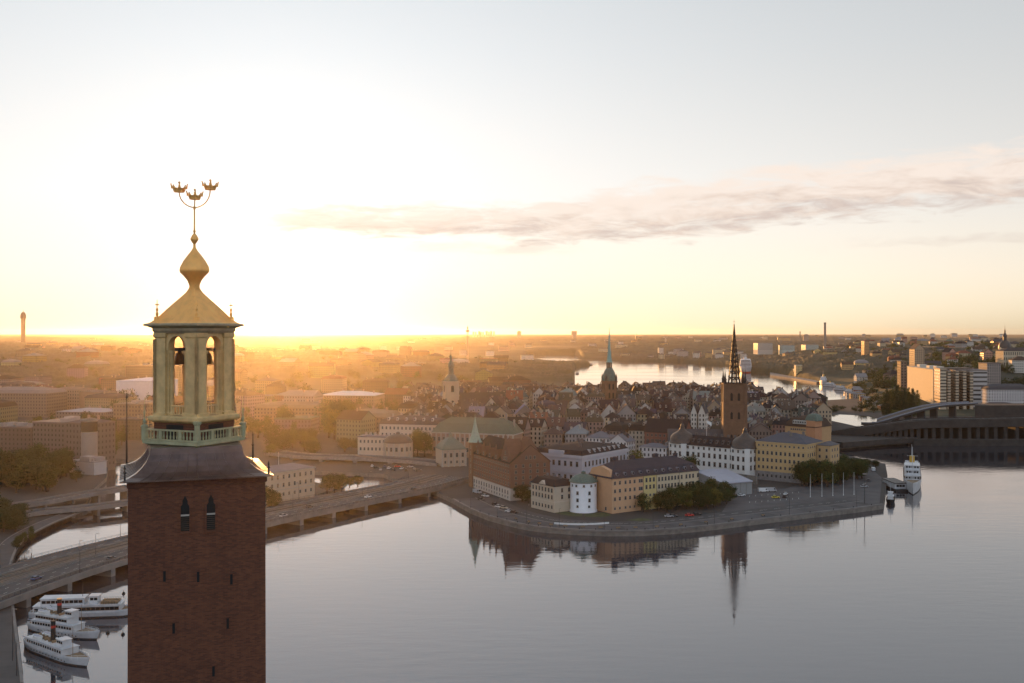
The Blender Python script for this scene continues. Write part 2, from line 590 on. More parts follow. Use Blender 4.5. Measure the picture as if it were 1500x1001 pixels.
QZ = 2.5                                           # quay level
RIDD = [(663, 738), (690, 753), (715, 763), (740, 770), (770, 777), (800, 781), (840, 784), (885, 786), (930, 786), (985, 783),
        (1045, 777), (1108, 769), (1190, 759), (1250, 752), (1294, 746)]
city = [(-900, 1030), (-60, 1030), (34, 1001), (28, 950), (18, 875), (14, 838), (24, 806), (40, 787), (75, 768), (105, 756), (128, 746), (138, 722),
        (156, 705), (158, 691), (147, 684), (150, 679), (200, 677), (300, 683), (400, 691), (440, 695), (520, 698), (562, 700), (585, 710),
        (612, 718), (640, 727)] + RIDD + [(1300, 702), (1297, 685), (1264, 678), (1216, 666), (1200, 645), (1200, 612), (1190, 592), (860, 588), (800, 583),
        (500, 580), (-200, 582), (-900, 600)]
m = MB()
m.prism([tuple(P(*q).xy) for q in city], -3.0, QZ, 0, 1)
structure('city_ground', m, [MAT['quay_stone'], MAT['city_ground']])
south = [(1196, 641), (1216, 660), (1232, 658), (1300, 652), (1342, 651), (1342, 624), (1428, 624), (1428, 647), (2300, 660), (2300, 575), (1300, 576), (1254, 587), (1186, 591)]
m = MB()
m.prism([tuple(P(*q).xy) for q in south], -3.0, QZ + 0.4, 0, 1)
structure('south_shore', m, [MAT['quay_stone'], MAT['city_ground']])
pocket = [(1204, 609), (1230, 607.5), (1262, 609), (1278, 611), (1291, 616), (1286, 620), (1268, 625), (1254, 624.5), (1239, 621), (1225, 618), (1206, 614)]
m = MB()
m.face([P(x, y, QZ + 0.46) for x, y in reversed(pocket)])
structure('canal_water', m, MAT['water'])
islet = [(384, 752), (420, 744), (452, 735), (466, 729), (482, 725), (500, 724), (505, 720), (492, 716), (476, 715), (463, 712), (440, 706), (384, 716)]
m = MB()
m.prism([tuple(P(*q).xy) for q in islet], -3.0, 2.2, 0, 1)
structure('islet_ground', m, [MAT['quay_stone'], MAT['city_ground']])


def offset_line(pts, d):
    out = []
    for i, p in enumerate(pts):
        a = pts[max(0, i - 1)]
        b = pts[min(len(pts) - 1, i + 1)]
        t = Vector((b[0] - a[0], b[1] - a[1]))
        t.normalize()
        out.append((p[0] - t.y * d, p[1] + t.x * d))
    return out


def smooth_line(pts, k=6):
    """Catmull-Rom through points of any dimension"""
    pts = [Vector(p) for p in pts]
    out = []
    for i in range(len(pts) - 1):
        p0, p1, p2, p3 = pts[max(i - 1, 0)], pts[i], pts[i + 1], pts[min(i + 2, len(pts) - 1)]
        for j in range(k):
            t = j / k
            out.append(0.5 * ((2 * p1) + (p2 - p0) * t + (2 * p0 - 5 * p1 + 4 * p2 - p3) * t * t + (3 * p1 - p0 - 3 * p2 + p3) * t ** 3))
    out.append(pts[-1])
    return out


def sweep(mb, line, prof, mats=None):
    """sweep a section of (offset to the left, height) along a 3D line"""
    n = len(line)
    rings = []
    for i in range(n):
        a, b = line[max(0, i - 1)], line[min(n - 1, i + 1)]
        t = Vector((b[0] - a[0], b[1] - a[1]))
        t.normalize()
        rings.append([(line[i][0] - t.y * o, line[i][1] + t.x * o, line[i][2] + h) for o, h in prof])
    for i in range(n - 1):
        for j in range(len(prof) - 1):
            mb.face([rings[i][j], rings[i + 1][j], rings[i + 1][j + 1], rings[i][j + 1]], mats[j] if mats else 0)


# Riddarholm quay: coping, promenade and the road round the island
front = smooth_line([P(*q) for q in RIDD], 4)
line = [Vector((p.x, p.y, QZ)) for p in front]
m = MB()
sweep(m, line, [(0.9, 0.004), (0.9, 0.35), (-0.12, 0.35), (-0.12, -0.4)])
structure('quay_kerb', m, MAT['concrete'])
m = MB()
sweep(m, line, [(0.9, 0.012), (13.0, 0.012)])
structure('quay_pavement', m, MAT['paving'])
m = MB()
sweep(m, line, [(13.0, 0.016), (13.0, 0.14), (13.4, 0.14), (13.4, 0.016)])
structure('road_kerb', m, MAT['granite'])
m = MB()
sweep(m, line, [(13.4, 0.02), (24.5, 0.02)])
structure('quay_road', m, MAT['asphalt'])
m = MB()
for i in range(2, len(line) - 2, 1):
    sweep(m, [line[i].lerp(line[i + 1], 0.1), line[i].lerp(line[i + 1], 0.6)], [(18.8, 0.026), (19.0, 0.026)])
structure('lane_marking', m, MAT['line_paint'])
# open square on the right half of the island
sq = [(1050, 762), (1130, 754), (1215, 746), (1288, 740), (1292, 700), (1270, 682), (1240, 690), (1150, 716), (1080, 716)]
m = MB()
m.face([P(x, y, QZ + 0.008) for x, y in sq])
structure('square_pavement', m, MAT['paving'])


# ------------------------------------------------------------------ hills
def hill_height(px, Y, X):
    base = 3.5 + 0 * px
    left = sstep(Y, 1480, 2300) * 24 * (1 - sstep(px, 430, 760)) + sstep(Y, 1700, 3000) * 9 * (1 - sstep(px, 700, 850))
    south = sstep(Y, 1180, 1650) * 40 * sstep(px, 1215, 1440) + sstep(Y, 1700, 2700) * 34 * sstep(px, 1080, 1250) * (1 - 0.5 * sstep(px, 1350, 1500))
    south = np.minimum(south, 50)
    mid = sstep(Y, 3300, 5200) * 34
    far = sstep(Y, 5200, 8000) * 14 + sstep(Y, 8000, 14000) * 27
    und = np.zeros_like(px)
    for i, (s, a) in enumerate(((2600, 9), (1100, 6), (480, 4))):
        und += a * np.sin(X / s * 6.28 + i * 2.1 + 1.7 * np.sin(Y / s * 4.1 + i)) * np.sin(Y / s * 5.3 + i * 1.3 + 1.1 * np.sin(X / s * 3.7))
    amp = sstep(Y, 1500, 4500) * (0.55 + 0.45 * sstep(Y, 8000, 14000))
    h = base + np.maximum(np.maximum(left, south), mid * 0.9) + far + und * amp
    bump = np.exp(-((px - 140) / 95) ** 2) * sstep(Y, 9000, 12500) * 42 + np.exp(-((px - 1010) / 60) ** 2) * sstep(Y, 9000, 12500) * 12
    return h + bump


WATER_D = [(772, 522), (800, 519.5), (842, 519.5), (852, 525), (925, 529), (1000, 531), (1065, 536), (1085, 545), (1130, 548), (1195, 560),
           (1240, 572), (1258, 586), (1180, 600), (1000, 600), (843, 600), (842, 539), (868, 535.5), (850, 532.5), (800, 529), (775, 527)]


def inside(px, py, poly):
    r = np.zeros(px.shape, bool)
    j = len(poly) - 1
    for i in range(len(poly)):
        xi, yi = poly[i]
        xj, yj = poly[j]
        c = ((yi > py) != (yj > py)) & (px < (xj - xi) * (py - yi) / (yj - yi + 1e-9) + xi)
        r ^= c
        j = i
    return r


def ground_z(px, Y):
    """terrain height without the tree canopy"""
    a, b = np.array([float(px)]), np.array([float(Y)])
    return float(hill_height(a, b, (a - CX) / F * b)[0])


def build_hills():
    rng = np.random.default_rng(3)
    us = np.concatenate([np.linspace(-1400, -150, 120), np.arange(-148, 1650, 1.7), np.linspace(1652, 2900, 120)])
    ys = [1090.0]
    while ys[-1] < 15500:
        ys.append(ys[-1] + max(7.0, ys[-1] ** 1.25 / 1100))
    ys = np.array(ys)
    U, Y = np.meshgrid(us, ys)
    X = (U - CX) / F * Y
    H = hill_height(U, Y, X)
    # canopy: clumped tree tops
    def vnoise(sc_):
        gx, gy = X / sc_, Y / sc_
        ix, iy = np.floor(gx).astype(int), np.floor(gy).astype(int)
        fx, fy = gx - ix, gy - iy
        fx, fy = fx * fx * (3 - 2 * fx), fy * fy * (3 - 2 * fy)
        def hsh(a, b):
            v = np.sin(a * 127.1 + b * 311.7) * 43758.5453
            return v - np.floor(v)
        return (hsh(ix, iy) * (1 - fx) + hsh(ix + 1, iy) * fx) * (1 - fy) + (hsh(ix, iy + 1) * (1 - fx) + hsh(ix + 1, iy + 1) * fx) * fy
    can = 9 * vnoise(60) + 6 * vnoise(17) + 4 * rng.random(U.shape)
    wood = sstep(vnoise(420) + 0.25 * vnoise(110), 0.42, 0.62)
    H2 = H + can * wood * sstep(Y, 1450, 1750)
    py = HY + EYE * F / Y
    wet = inside(U, py, WATER_D) | ((Y < 1500) & (U < 1262)) | ((Y < 1180) & (U < 1300)) | (Y < 1120)
    wet |= (Y < 1500) & (U < 780)
    land = 1.0 - wet.astype(float)
    soft = land.copy()
    for _ in range(7):                                   # shores rise gently instead of as cliffs
        pad = np.pad(soft, 1, mode='edge')
        soft = (pad[:-2, 1:-1] + pad[2:, 1:-1] + pad[1:-1, :-2] + pad[1:-1, 2:] + soft) / 5
    k = sstep(soft, 0.45, 1.0)
    H2 = np.where(wet, -6.0, np.minimum(H2, 1.2 + 60 * k) * k + 1.2 * (1 - k))
    ny, nx = U.shape
    co = np.stack([X, Y, H2], -1).reshape(-1, 3)
    idx = np.arange(ny * nx).reshape(ny, nx)
    q = np.stack([idx[:-1, :-1], idx[:-1, 1:], idx[1:, 1:], idx[1:, :-1]], -1).reshape(-1, 4)
    me = bpy.data.meshes.new('hills')
    me.vertices.add(len(co))
    me.vertices.foreach_set('co', co.ravel())
    me.loops.add(q.size)
    me.loops.foreach_set('vertex_index', q.ravel())
    me.polygons.add(len(q))
    me.polygons.foreach_set('loop_start', np.arange(0, q.size, 4))
    me.polygons.foreach_set('loop_total', np.full(len(q), 4))
    me.update()
    me.materials.append(MAT['forest'])
    tag(link('hills', me), kind='structure')


build_hills()


# ------------------------------------------------------------------ haze
def build_haze():
    m = MB()
    m.prism([(-24000, -1200), (24000, -1200), (24000, 17000), (-24000, 17000)], -8.0, 135.0)
    hm = bpy.data.materials.new('haze')
    hm.use_nodes = True
    t = NT(hm.node_tree)
    v = t.node('ShaderNodeVolumePrincipled')
    v.inputs['Density'].default_value = HAZE_DENSITY
    v.inputs['Color'].default_value = (0.95, 0.87, 0.78, 1)
    v.inputs['Anisotropy'].default_value = HAZE_G
    v.inputs['Density Attribute'].default_value = ''
    v.inputs['Temperature Attribute'].default_value = ''
    t.node('ShaderNodeOutputMaterial', ins={1: v})
    hm.cycles.homogeneous_volume = True
    tag(m.build('haze', hm), kind='stuff')


HAZE_DENSITY, HAZE_G = 1.6e-5, 0.845
build_haze()

# ------------------------------------------------------------------ building kit
def roof_shape(w, d, z, rh, kind, ov=0.45, axis=None, inset=1.4, low=0.55):
    m = MB()
    X, Y = w / 2 + ov, d / 2 + ov
    axis = axis or ('x' if w >= d else 'y')
    zl = z - 0.15
    if kind == 'flat':
        m.prism([(-X, -Y), (X, -Y), (X, Y), (-X, Y)], z, z + rh)
        return m
    if kind == 'gable':
        hw, hl = (Y, X) if axis == 'x' else (X, Y)
        t = 0.28
        def pt(u, v, zz):
            return (u, v, zz) if axis == 'x' else (-v, u, zz)
        r = [pt(-hl, 0, z + rh), pt(hl, 0, z + rh)]
        for s in (-1, 1):
            e = [pt(-hl, s * hw, zl), pt(hl, s * hw, zl)]
            eb = [pt(-hl, s * hw, zl - t), pt(hl, s * hw, zl - t)]
            rb = [pt(-hl, 0, z + rh - t), pt(hl, 0, z + rh - t)]
            if s < 0:
                m.face([e[0], e[1], r[1], r[0]])
                m.face([eb[1], eb[0], rb[0], rb[1]])
                m.face([eb[0], eb[1], e[1], e[0]])
            else:
                m.face([e[1], e[0], r[0], r[1]])
                m.face([eb[0], eb[1], rb[1], rb[0]])
                m.face([eb[1], eb[0], e[0], e[1]])
            for k in (0, 1):
                q = [e[k], r[k], rb[k], eb[k]]
                m.face(q if (k == 0) == (s > 0) else q[::-1])
        return m
    base = [(-X, -Y), (X, -Y), (X, Y), (-X, Y)]
    lo = z
    m.face([(p[0], p[1], zl) for p in reversed(base)])
    for i in range(4):
        a, b = base[i], base[(i + 1) % 4]
        m.face([(a[0], a[1], zl), (b[0], b[1], zl), (b[0], b[1], z), (a[0], a[1], z)])
    if kind == 'mansard':
        lo = z + rh * low
        up = [(-X + inset, -Y + inset), (X - inset, -Y + inset), (X - inset, Y - inset), (-X + inset, Y - inset)]
        for i in range(4):
            a, b, c, e = base[i], base[(i + 1) % 4], up[(i + 1) % 4], up[i]
            m.face([(a[0], a[1], z), (b[0], b[1], z), (c[0], c[1], lo), (e[0], e[1], lo)])
        base = up
        X -= inset
        Y -= inset
    zt = z + rh
    if X >= Y:
        r0, r1 = (-(X - Y) - 0.01, 0), ((X - Y) + 0.01, 0)
        A, B, C_, D = [(p[0], p[1], lo) for p in base]
        m.face([A, B, (*r1, zt), (*r0, zt)])
        m.face([C_, D, (*r0, zt), (*r1, zt)])
        m.face([B, C_, (*r1, zt)])
        m.face([D, A, (*r0, zt)])
    else:
        r0, r1 = (0, -(Y - X)), (0, (Y - X))
        A, B, C_, D = [(p[0], p[1], lo) for p in base]
        m.face([B, C_, (*r1, zt), (*r0, zt)])
        m.face([D, A, (*r0, zt), (*r1, zt)])
        m.face([A, B, (*r0, zt)])
        m.face([C_, D, (*r1, zt)])
    return m


def roof_z(x, y, w, d, z, rh, kind, axis=None, inset=1.4, low=0.55, ov=0.45):
    """height of the roof surface at a local point"""
    X, Y = w / 2 + ov, d / 2 + ov
    axis = axis or ('x' if w >= d else 'y')
    if kind == 'flat':
        return z + rh
    if kind == 'gable':
        return z + rh * (1 - (abs(y) / Y if axis == 'x' else abs(x) / X))
    e = min(X - abs(x), Y - abs(y))
    if kind == 'mansard':
        if e < inset:
            return z + rh * low * e / inset
        return z + rh * low + rh * (1 - low) * (e - inset) / (min(X, Y) - inset)
    return z + rh * e / min(X, Y)


_ch = MB()
_ch.box((0, 0, -1.2), (1.0, 0.7, 2.9))
_ch.box((0, 0, 1.7), (1.16, 0.86, 0.22))
_ch.box((-0.22, 0, 1.92), (0.3, 0.3, 0.35))
_ch.box((0.22, 0, 1.92), (0.3, 0.3, 0.35))
CHIMNEY = _ch.mesh('chimney', [MAT['plaster']])
_do = MB()
_do.prism([(-0.7, -1.5), (0.7, -1.5), (0.7, 0.9), (-0.7, 0.9)], -0.6, 1.35, 0)
_do.face([(-0.42, -1.52, 0.25), (0.42, -1.52, 0.25), (0.42, -1.52, 1.15), (-0.42, -1.52, 1.15)], 2)
for s_ in (-1, 1):
    q_ = [(0, -1.65, 2.0), (0, 0.9, 2.0), (s_ * 0.85, 0.9, 1.3), (s_ * 0.85, -1.65, 1.3)]
    _do.face(q_ if s_ > 0 else q_[::-1], 1)
_do.face([(-0.7, -1.5, 1.35), (0.7, -1.5, 1.35), (0, -1.5, 1.95)], 0)
DORMER = _do.mesh('dormer', [MAT['plaster'], MAT['roof_sheet'], MAT['glass']])


def make_window(w, h, arch=False, frame='frame_paint', depth=0.10):
    """frame and sill, glass pane set back; origin at the middle of the window, facing -y"""
    m = MB()
    f = 0.13
    X, Z = w / 2, h / 2
    m.box((0, -depth / 2, -Z - 0.16), (w + 0.5, depth + 0.12, 0.14), m=0)
    for s in (-1, 1):
        m.box((s * (X + f / 2 - 0.02), -depth / 2 + 0.02, -Z), (f, depth, h), m=0)
    m.box((0, -depth / 2 + 0.02, Z), (w + 2 * f, depth, f), m=0)
    if arch:
        m.box((0, -depth / 2 + 0.02, Z + f), (w + 2 * f + 0.25, depth + 0.1, 0.16), m=0)
    m.face([(-X, -0.03, -Z), (X, -0.03, -Z), (X, -0.03, Z), (-X, -0.03, Z)], 1)
    m.box((0, -0.045, -Z), (0.07, 0.03, h), m=0)
    m.box((0, -0.05, Z * 0.25), (w, 0.03, 0.07), m=0)
    return m.mesh('window', [MAT[frame], MAT['glass']])


WIN = {k: make_window(*v) for k, v in {
    'tall': (1.15, 2.0), 'mid': (1.1, 1.6), 'small': (0.9, 1.0), 'big': (1.5, 2.7, True), 'slit': (0.7, 1.6)}.items()}


class House:
    """local frame: x along the face seen from the camera, y away from it, origin at the middle of the footprint"""
    def __init__(s, name, label, cat, loc, rz, w, d, z0, h, wall, roof_col, kind='hip', rh=5.0, axis=None, group=None, cells=(2.6, 3.3),
                 wall_mat='plaster_windows', roof_mat='roof_sheet', ov=0.45, inset=1.4, low=0.55, wall_name='wall', skirt=3.0):
        s.w, s.d, s.h, s.rh, s.kind, s.axis, s.inset, s.low = w, d, h, rh, kind, axis or ('x' if w >= d else 'y'), inset, low
        s.root = thing(name, label, cat, (loc[0], loc[1], z0), rz, group)
        m = MB()
        X, Y = w / 2, d / 2
        m.prism([(-X, -Y), (X, -Y), (X, Y), (-X, Y)], 0, h, 0, bottom=False, cells=cells)
        if skirt:
            m.prism([(-X, -Y), (X, -Y), (X, Y), (-X, Y)], -skirt, 0, 0, bottom=False)
        if kind == 'gable':
            if s.axis == 'x':
                for q in ([(X, -Y, h), (X, Y, h), (X, 0, h + rh - 0.25)], [(-X, Y, h), (-X, -Y, h), (-X, 0, h + rh - 0.25)]):
                    m.face(q, 0)
            else:
                for q in ([(-X, -Y, h), (X, -Y, h), (0, -Y, h + rh - 0.25)], [(X, Y, h), (-X, Y, h), (0, Y, h + rh - 0.25)]):
                    m.face(q, 0)
        s.wall = m.build(wall_name, MAT[wall_mat], s.root, color=wall)
        s.roof = roof_shape(w, d, h + 0.02, rh, kind, ov, s.axis, inset, low).build('roof', MAT[roof_mat], s.root, color=roof_col)

    def rz_at(s, x, y):
        return roof_z(x, y, s.w, s.d, s.h, s.rh, s.kind, s.axis, s.inset, s.low)

    def chimney(s, x, y, col=(0.25, 0.2, 0.17), sc_=(1, 1, 1)):
        return link('chimney', CHIMNEY, s.roof, (x, y, s.rz_at(x, y)), 0, col, sc_)

    def dormer(s, x, side=-1, col=(0.3, 0.29, 0.28), f=0.45, sc_=1.0):
        y = side * s.d / 2 * f
        return link('dormer', DORMER, s.roof, (x, y, s.rz_at(x, y)), 0 if side < 0 else math.pi, col, (sc_, sc_, sc_))

    def windows(s, kind, face, xs, zs, off=0.0):
        """real windows: face 'front' (-y), 'right' (+x), 'left' (-x), 'back'"""
        for z in zs:
            for x in xs:
                if face == 'front':
                    loc, rz = (x, -s.d / 2 - off, z), 0
                elif face == 'right':
                    loc, rz = (s.w / 2 + off, x, z), R(90)
                elif face == 'left':
                    loc, rz = (-s.w / 2 - off, x, z), R(-90)
                else:
                    loc, rz = (x, s.d / 2 + off, z), R(180)
                link('window', WIN[kind], s.root, loc, rz)


def face_frame(a, b, d):
    """frame of a house whose camera-side face runs from a to b (left to right) and which is d deep"""
    a, b = Vector((a[0], a[1])), Vector((b[0], b[1]))
    t = (b - a)
    w = t.length
    t.normalize()
    n = Vector((-t.y, t.x))
    c = (a + b) / 2 + n * (d / 2)
    return (c.x, c.y), math.atan2(t.y, t.x), w


def spread(n, half, margin=1.4):
    return [(-half + margin) + (2 * half - 2 * margin) * (i + 0.5) / n for i in range(n)]

# ------------------------------------------------------------------ brick town hall tower in front
def build_town_hall_tower():
    TY = 90.0
    TX = PX(284.8, TY)
    a = R(20.0)
    root = thing('town_hall_tower', 'tall red brick tower with a green copper belfry and gilt spire carrying three crowns', 'tower', (TX, TY, 0), a)
    B, G, D, W, GT = MAT['tower_brick'], MAT['belfry_copper'], MAT['copper_dark'], MAT['copper_warm'], MAT['gilt']
    q = math.sqrt(2)
    m = MB()
    m.lathe([(5.52 * q, -2), (5.36 * q, 81.55), (5.45 * q, 81.6), (5.45 * q, 82.05)], 4, rot=R(45))
    shaft = m.build('shaft', B, root)
    # belfry windows: pointed dark opening, shutter band, brick hood
    for x in (-1.02, 1.0):
        m = MB()
        y = -5.375
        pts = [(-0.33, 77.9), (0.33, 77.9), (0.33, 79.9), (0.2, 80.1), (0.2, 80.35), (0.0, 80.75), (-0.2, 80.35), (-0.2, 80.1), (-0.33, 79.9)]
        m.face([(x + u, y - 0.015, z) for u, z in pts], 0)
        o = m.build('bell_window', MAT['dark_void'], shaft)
        m = MB()
        m.box((x, y - 0.06, 79.12), (0.66, 0.1, 0.13))
        m.build('stone_band', MAT['pale_stone'], o)
        m = MB()
        for s in (-1, 1):
            m.box((x + s * 0.40, y - 0.04, 77.8), (0.12, 0.1, 2.1))
        m.box((x, y - 0.05, 77.66), (0.95, 0.14, 0.16))
        for i in range(7):
            m.box((x, y - 0.03, 77.98 + i * 0.16), (0.62, 0.05, 0.05), m=1)
        m.build('surround', [B, MAT['bark']], o)
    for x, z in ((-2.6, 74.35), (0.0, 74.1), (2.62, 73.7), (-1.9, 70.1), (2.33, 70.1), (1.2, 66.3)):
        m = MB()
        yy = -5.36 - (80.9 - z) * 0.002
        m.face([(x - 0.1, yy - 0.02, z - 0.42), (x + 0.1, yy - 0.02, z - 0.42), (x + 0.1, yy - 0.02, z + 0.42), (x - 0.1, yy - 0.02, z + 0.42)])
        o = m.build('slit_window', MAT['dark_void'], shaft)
        m = MB()
        for s in (-1, 1):
            m.box((x + s * 0.17, yy - 0.01, z - 0.46), (0.1, 0.06, 0.96))
        m.box((x, yy - 0.01, z + 0.44), (0.44, 0.06, 0.1))
        m.build('surround', B, o)
    # flared copper skirt
    m = MB()
    m.lathe([(5.9 * q, 82.06), (6.0 * q, 82.08), (6.0 * q, 82.16), (5.3 * q, 82.34), (4.75 * q, 82.62), (4.3 * q, 83.0), (3.95 * q, 83.45), (3.72 * q, 83.95), (3.62 * q, 84.5)], 4, rot=R(45))
    for i in range(9):
        x = -4.4 + i * 1.1
        for k in range(4):
            rr = Matrix.Rotation(k * math.pi / 2, 3, 'Z')
            pr = [(6.0, 82.19), (5.3, 82.37), (4.75, 82.65), (4.3, 83.03), (3.95, 83.48), (3.72, 83.98)]
            m.chain([rr @ Vector((x * (s / 6.0), -s, z)) for s, z in pr], 0.025, 4)
    m.build('copper_skirt', D, root)
    # corner poles of the skirt
    for x, y, h in ((-5.5, 5.5, 6.0), (5.5, 5.5, 2.3), (-5.6, -5.6, 1.0), (5.6, -5.6, 0.9)):
        m = MB()
        z = 82.15
        m.tube((x, y, z), (x, y, z + h), 0.10, 0.04)
        m.lathe([(0.0, z + h * 0.55), (0.16, z + h * 0.55 + 0.15), (0.0, z + h * 0.55 + 0.3)], 8, (x, y))
        m.lathe([(0.0, z + h - 0.1), (0.1, z + h), (0.0, z + h + 0.35)], 8, (x, y))
        m.build('corner_pole', MAT['iron'], root)
    V = R(-90)
    # balcony
    m = MB()
    m.lathe([(3.55, 84.0), (3.6, 84.35), (4.0, 84.55), (4.25, 84.6), (4.25, 84.85), (4.1, 84.9)], 4, rot=V)
    G2 = MAT['balcony_copper']
    bal = m.build('balcony', G2, root)
    corners = [Vector((4.05 * math.cos(V + k * math.pi / 2), 4.05 * math.sin(V + k * math.pi / 2))) for k in range(4)]
    for k in range(4):
        p, n = corners[k], corners[(k + 1) % 4]
        dv = (n - p).normalized()
        rz = math.atan2(dv.y, dv.x)
        m = MB()
        mid = (p + n) / 2
        L = (n - p).length
        m.box((mid.x, mid.y, 85.72), (L - 0.3, 0.22, 0.13), rz)
        m.box((mid.x, mid.y, 84.9), (L - 0.3, 0.24, 0.12), rz)
        nb = 15
        for i in range(nb):
            f = (i + 1) / (nb + 1)
            c = p.lerp(n, f)
            if i in (4, 10):
                m.box((c.x, c.y, 85.0), (0.34, 0.16, 0.74), rz)
            else:
                m.lathe([(0.055, 85.0), (0.085, 85.25), (0.04, 85.45), (0.06, 85.73)], 6, (c.x, c.y))
        m.build('balustrade', G2, bal)
        m = MB()
        if k == 0:
            m.lathe([(0.3, 84.86), (0.3, 85.0), (0.22, 85.05), (0.22, 86.3), (0.32, 86.4), (0.36, 86.62)], 4, (p.x, p.y), rot=V)
        else:
            m.lathe([(0.26, 84.86), (0.26, 85.95), (0.33, 86.0), (0.33, 86.1), (0.10, 86.2), (0.16, 86.5), (0.06, 86.8), (0.10, 87.2), (0.03, 87.5), (0.02, 88.5)], 4 if k < 0 else 8, (p.x, p.y), rot=V)
        m.build('corner_post', G2, bal)
    # brick drum behind the balcony
    m = MB()
    m.lathe([(3.3, 84.9), (3.3, 86.4)], 4, rot=V)
    drum = m.build('drum', B, root)
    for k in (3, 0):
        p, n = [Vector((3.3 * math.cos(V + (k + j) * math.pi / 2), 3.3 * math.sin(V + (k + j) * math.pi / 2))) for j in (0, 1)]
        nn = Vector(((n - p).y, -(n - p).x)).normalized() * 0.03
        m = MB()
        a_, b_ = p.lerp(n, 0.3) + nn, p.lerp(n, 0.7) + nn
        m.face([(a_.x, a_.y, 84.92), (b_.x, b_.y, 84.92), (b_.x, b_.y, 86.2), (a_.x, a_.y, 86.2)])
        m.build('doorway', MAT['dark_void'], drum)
    m = MB()
    m.lathe([(3.3, 86.35), (3.75, 86.5), (3.85, 86.62), (3.85, 86.85), (3.6, 86.95)], 4, rot=V)
    m.build('belfry_floor', G, root)
    # belfry: four clustered corner piers and columns at the openings
    for k in range(4):
        u = Vector((math.cos(V + k * math.pi / 2), math.sin(V + k * math.pi / 2)))
        c = u * 2.42
        m = MB()
        m.lathe([(0.98, 86.9), (0.98, 87.15), (0.80, 87.22), (0.80, 93.5), (0.95, 93.62), (0.95, 93.95)], 4, (c.x, c.y), rot=V)
        for s in (-1, 1):
            dv = Matrix.Rotation(s * R(135), 2) @ u
            for dist, rad in ((0.72, 0.32), (1.06, 0.17)):
                e = u * 2.75 + dv * dist
                e = u * 2.60 + dv * dist
                top = 93.9 if dist < 1 else 92.45
                m.lathe([(rad + 0.1, 86.95), (rad + 0.1, 87.2), (rad, 87.28), (rad, top - 0.3), (rad + 0.1, top - 0.15), (rad + 0.1, top)], 4 if dist < 1 else 10,
                        (e.x, e.y), rot=V + R(0))
            f = u * 3.22
            m.lathe([(0.16, 87.2), (0.16, 93.4)], 8, (f.x, f.y))
        m.build('pier', G, root, smooth='auto')
    for k in range(4):
        p = Vector((3.2 * math.cos(V + k * math.pi / 2), 3.2 * math.sin(V + k * math.pi / 2)))
        n = Vector((3.2 * math.cos(V + (k + 1) * math.pi / 2), 3.2 * math.sin(V + (k + 1) * math.pi / 2)))
        t = (n - p).normalized()
        inn = Vector((-t.y, t.x))
        mid = (p + n) / 2
        L = (n - p).length
        hw, zs, zt = 0.95, 92.75, 94.1
        m = MB()
        prof = [(-L / 2, 92.45), (-hw, 92.45), (-hw, zs)] + [(-hw * math.cos(R(i * 15)), zs + hw * math.sin(R(i * 15))) for i in range(1, 12)] + [(hw, zs), (hw, 92.45), (L / 2, 92.45)]
        for off, flip in ((0.12, False), (0.72, True)):
            for i in range(len(prof) - 1):
                (x0, z0), (x1, z1) = prof[i], prof[i + 1]
                if abs(x1 - x0) < 1e-6:
                    continue
                qd = [(x0, z0), (x1, z1), (x1, zt), (x0, zt)]
                pts = [(mid.x + t.x * x + inn.x * off, mid.y + t.y * x + inn.y * off, z) for x, z in qd]
                m.face(pts[::-1] if flip else pts)
        for i in range(len(prof) - 1):
            (x0, z0), (x1, z1) = prof[i], prof[i + 1]
            m.face([(mid.x + t.x * x + inn.x * o, mid.y + t.y * x + inn.y * o, z) for x, z, o in ((x0, z0, 0.12), (x0, z0, 0.72), (x1, z1, 0.72), (x1, z1, 0.12))])
        arch = m.build('arch', G, root)
        m = MB()
        for z, hh in ((87.72, 0.1), (87.0, 0.1)):
            m.box((mid.x + inn.x * 0.35, mid.y + inn.y * 0.35, z), (2.0, 0.16, hh), math.atan2(t.y, t.x))
        for i in range(6):
            cc = mid + inn * 0.35 + t * (-0.8 + i * 0.32)
            m.box((cc.x, cc.y, 87.1), (0.12, 0.1, 0.62), math.atan2(t.y, t.x))
        m.build('upper_balustrade', G, root)
    m = MB()
    m.box((0, 0, 92.42), (4.4, 0.22, 0.24), R(45))
    m.box((0, 0, 92.42), (4.4, 0.22, 0.23), R(-45))
    m.build('bell_beam', MAT['bark'], root)
    # eaves and tent roof
    m = MB()
    m.lathe([(3.25, 93.9), (3.45, 94.15), (3.45, 94.35), (3.9, 94.5), (4.18, 94.56), (4.18, 94.68), (3.95, 94.76)], 4, rot=V)
    m.build('eaves', W, root)
    m = MB()
    m.lathe([(3.95, 94.7), (3.5, 94.9), (2.95, 95.32), (2.3, 95.95), (1.7, 96.5), (1.15, 97.0), (0.72, 97.4), (0.5, 97.72), (0.46, 97.85)], 4, rot=V)
    m.build('tent_roof', MAT['gilt'], root)
    m = MB()
    m.lathe([(0.46, 97.7), (0.47, 98.05), (0.62, 98.45), (0.95, 98.85), (1.27, 99.15), (1.32, 99.35), (1.27, 99.62), (0.98, 100.15), (0.62, 100.62), (0.3, 101.0), (0.13, 101.3),
             (0.11, 101.6), (0.2, 101.72), (0.36, 101.98), (0.36, 102.08), (0.22, 102.35), (0.07, 102.52), (0.13, 102.72), (0.04, 102.9)], 8, rot=R(22.5))
    spire = m.build('spire_bulb', GT, root, smooth='auto')
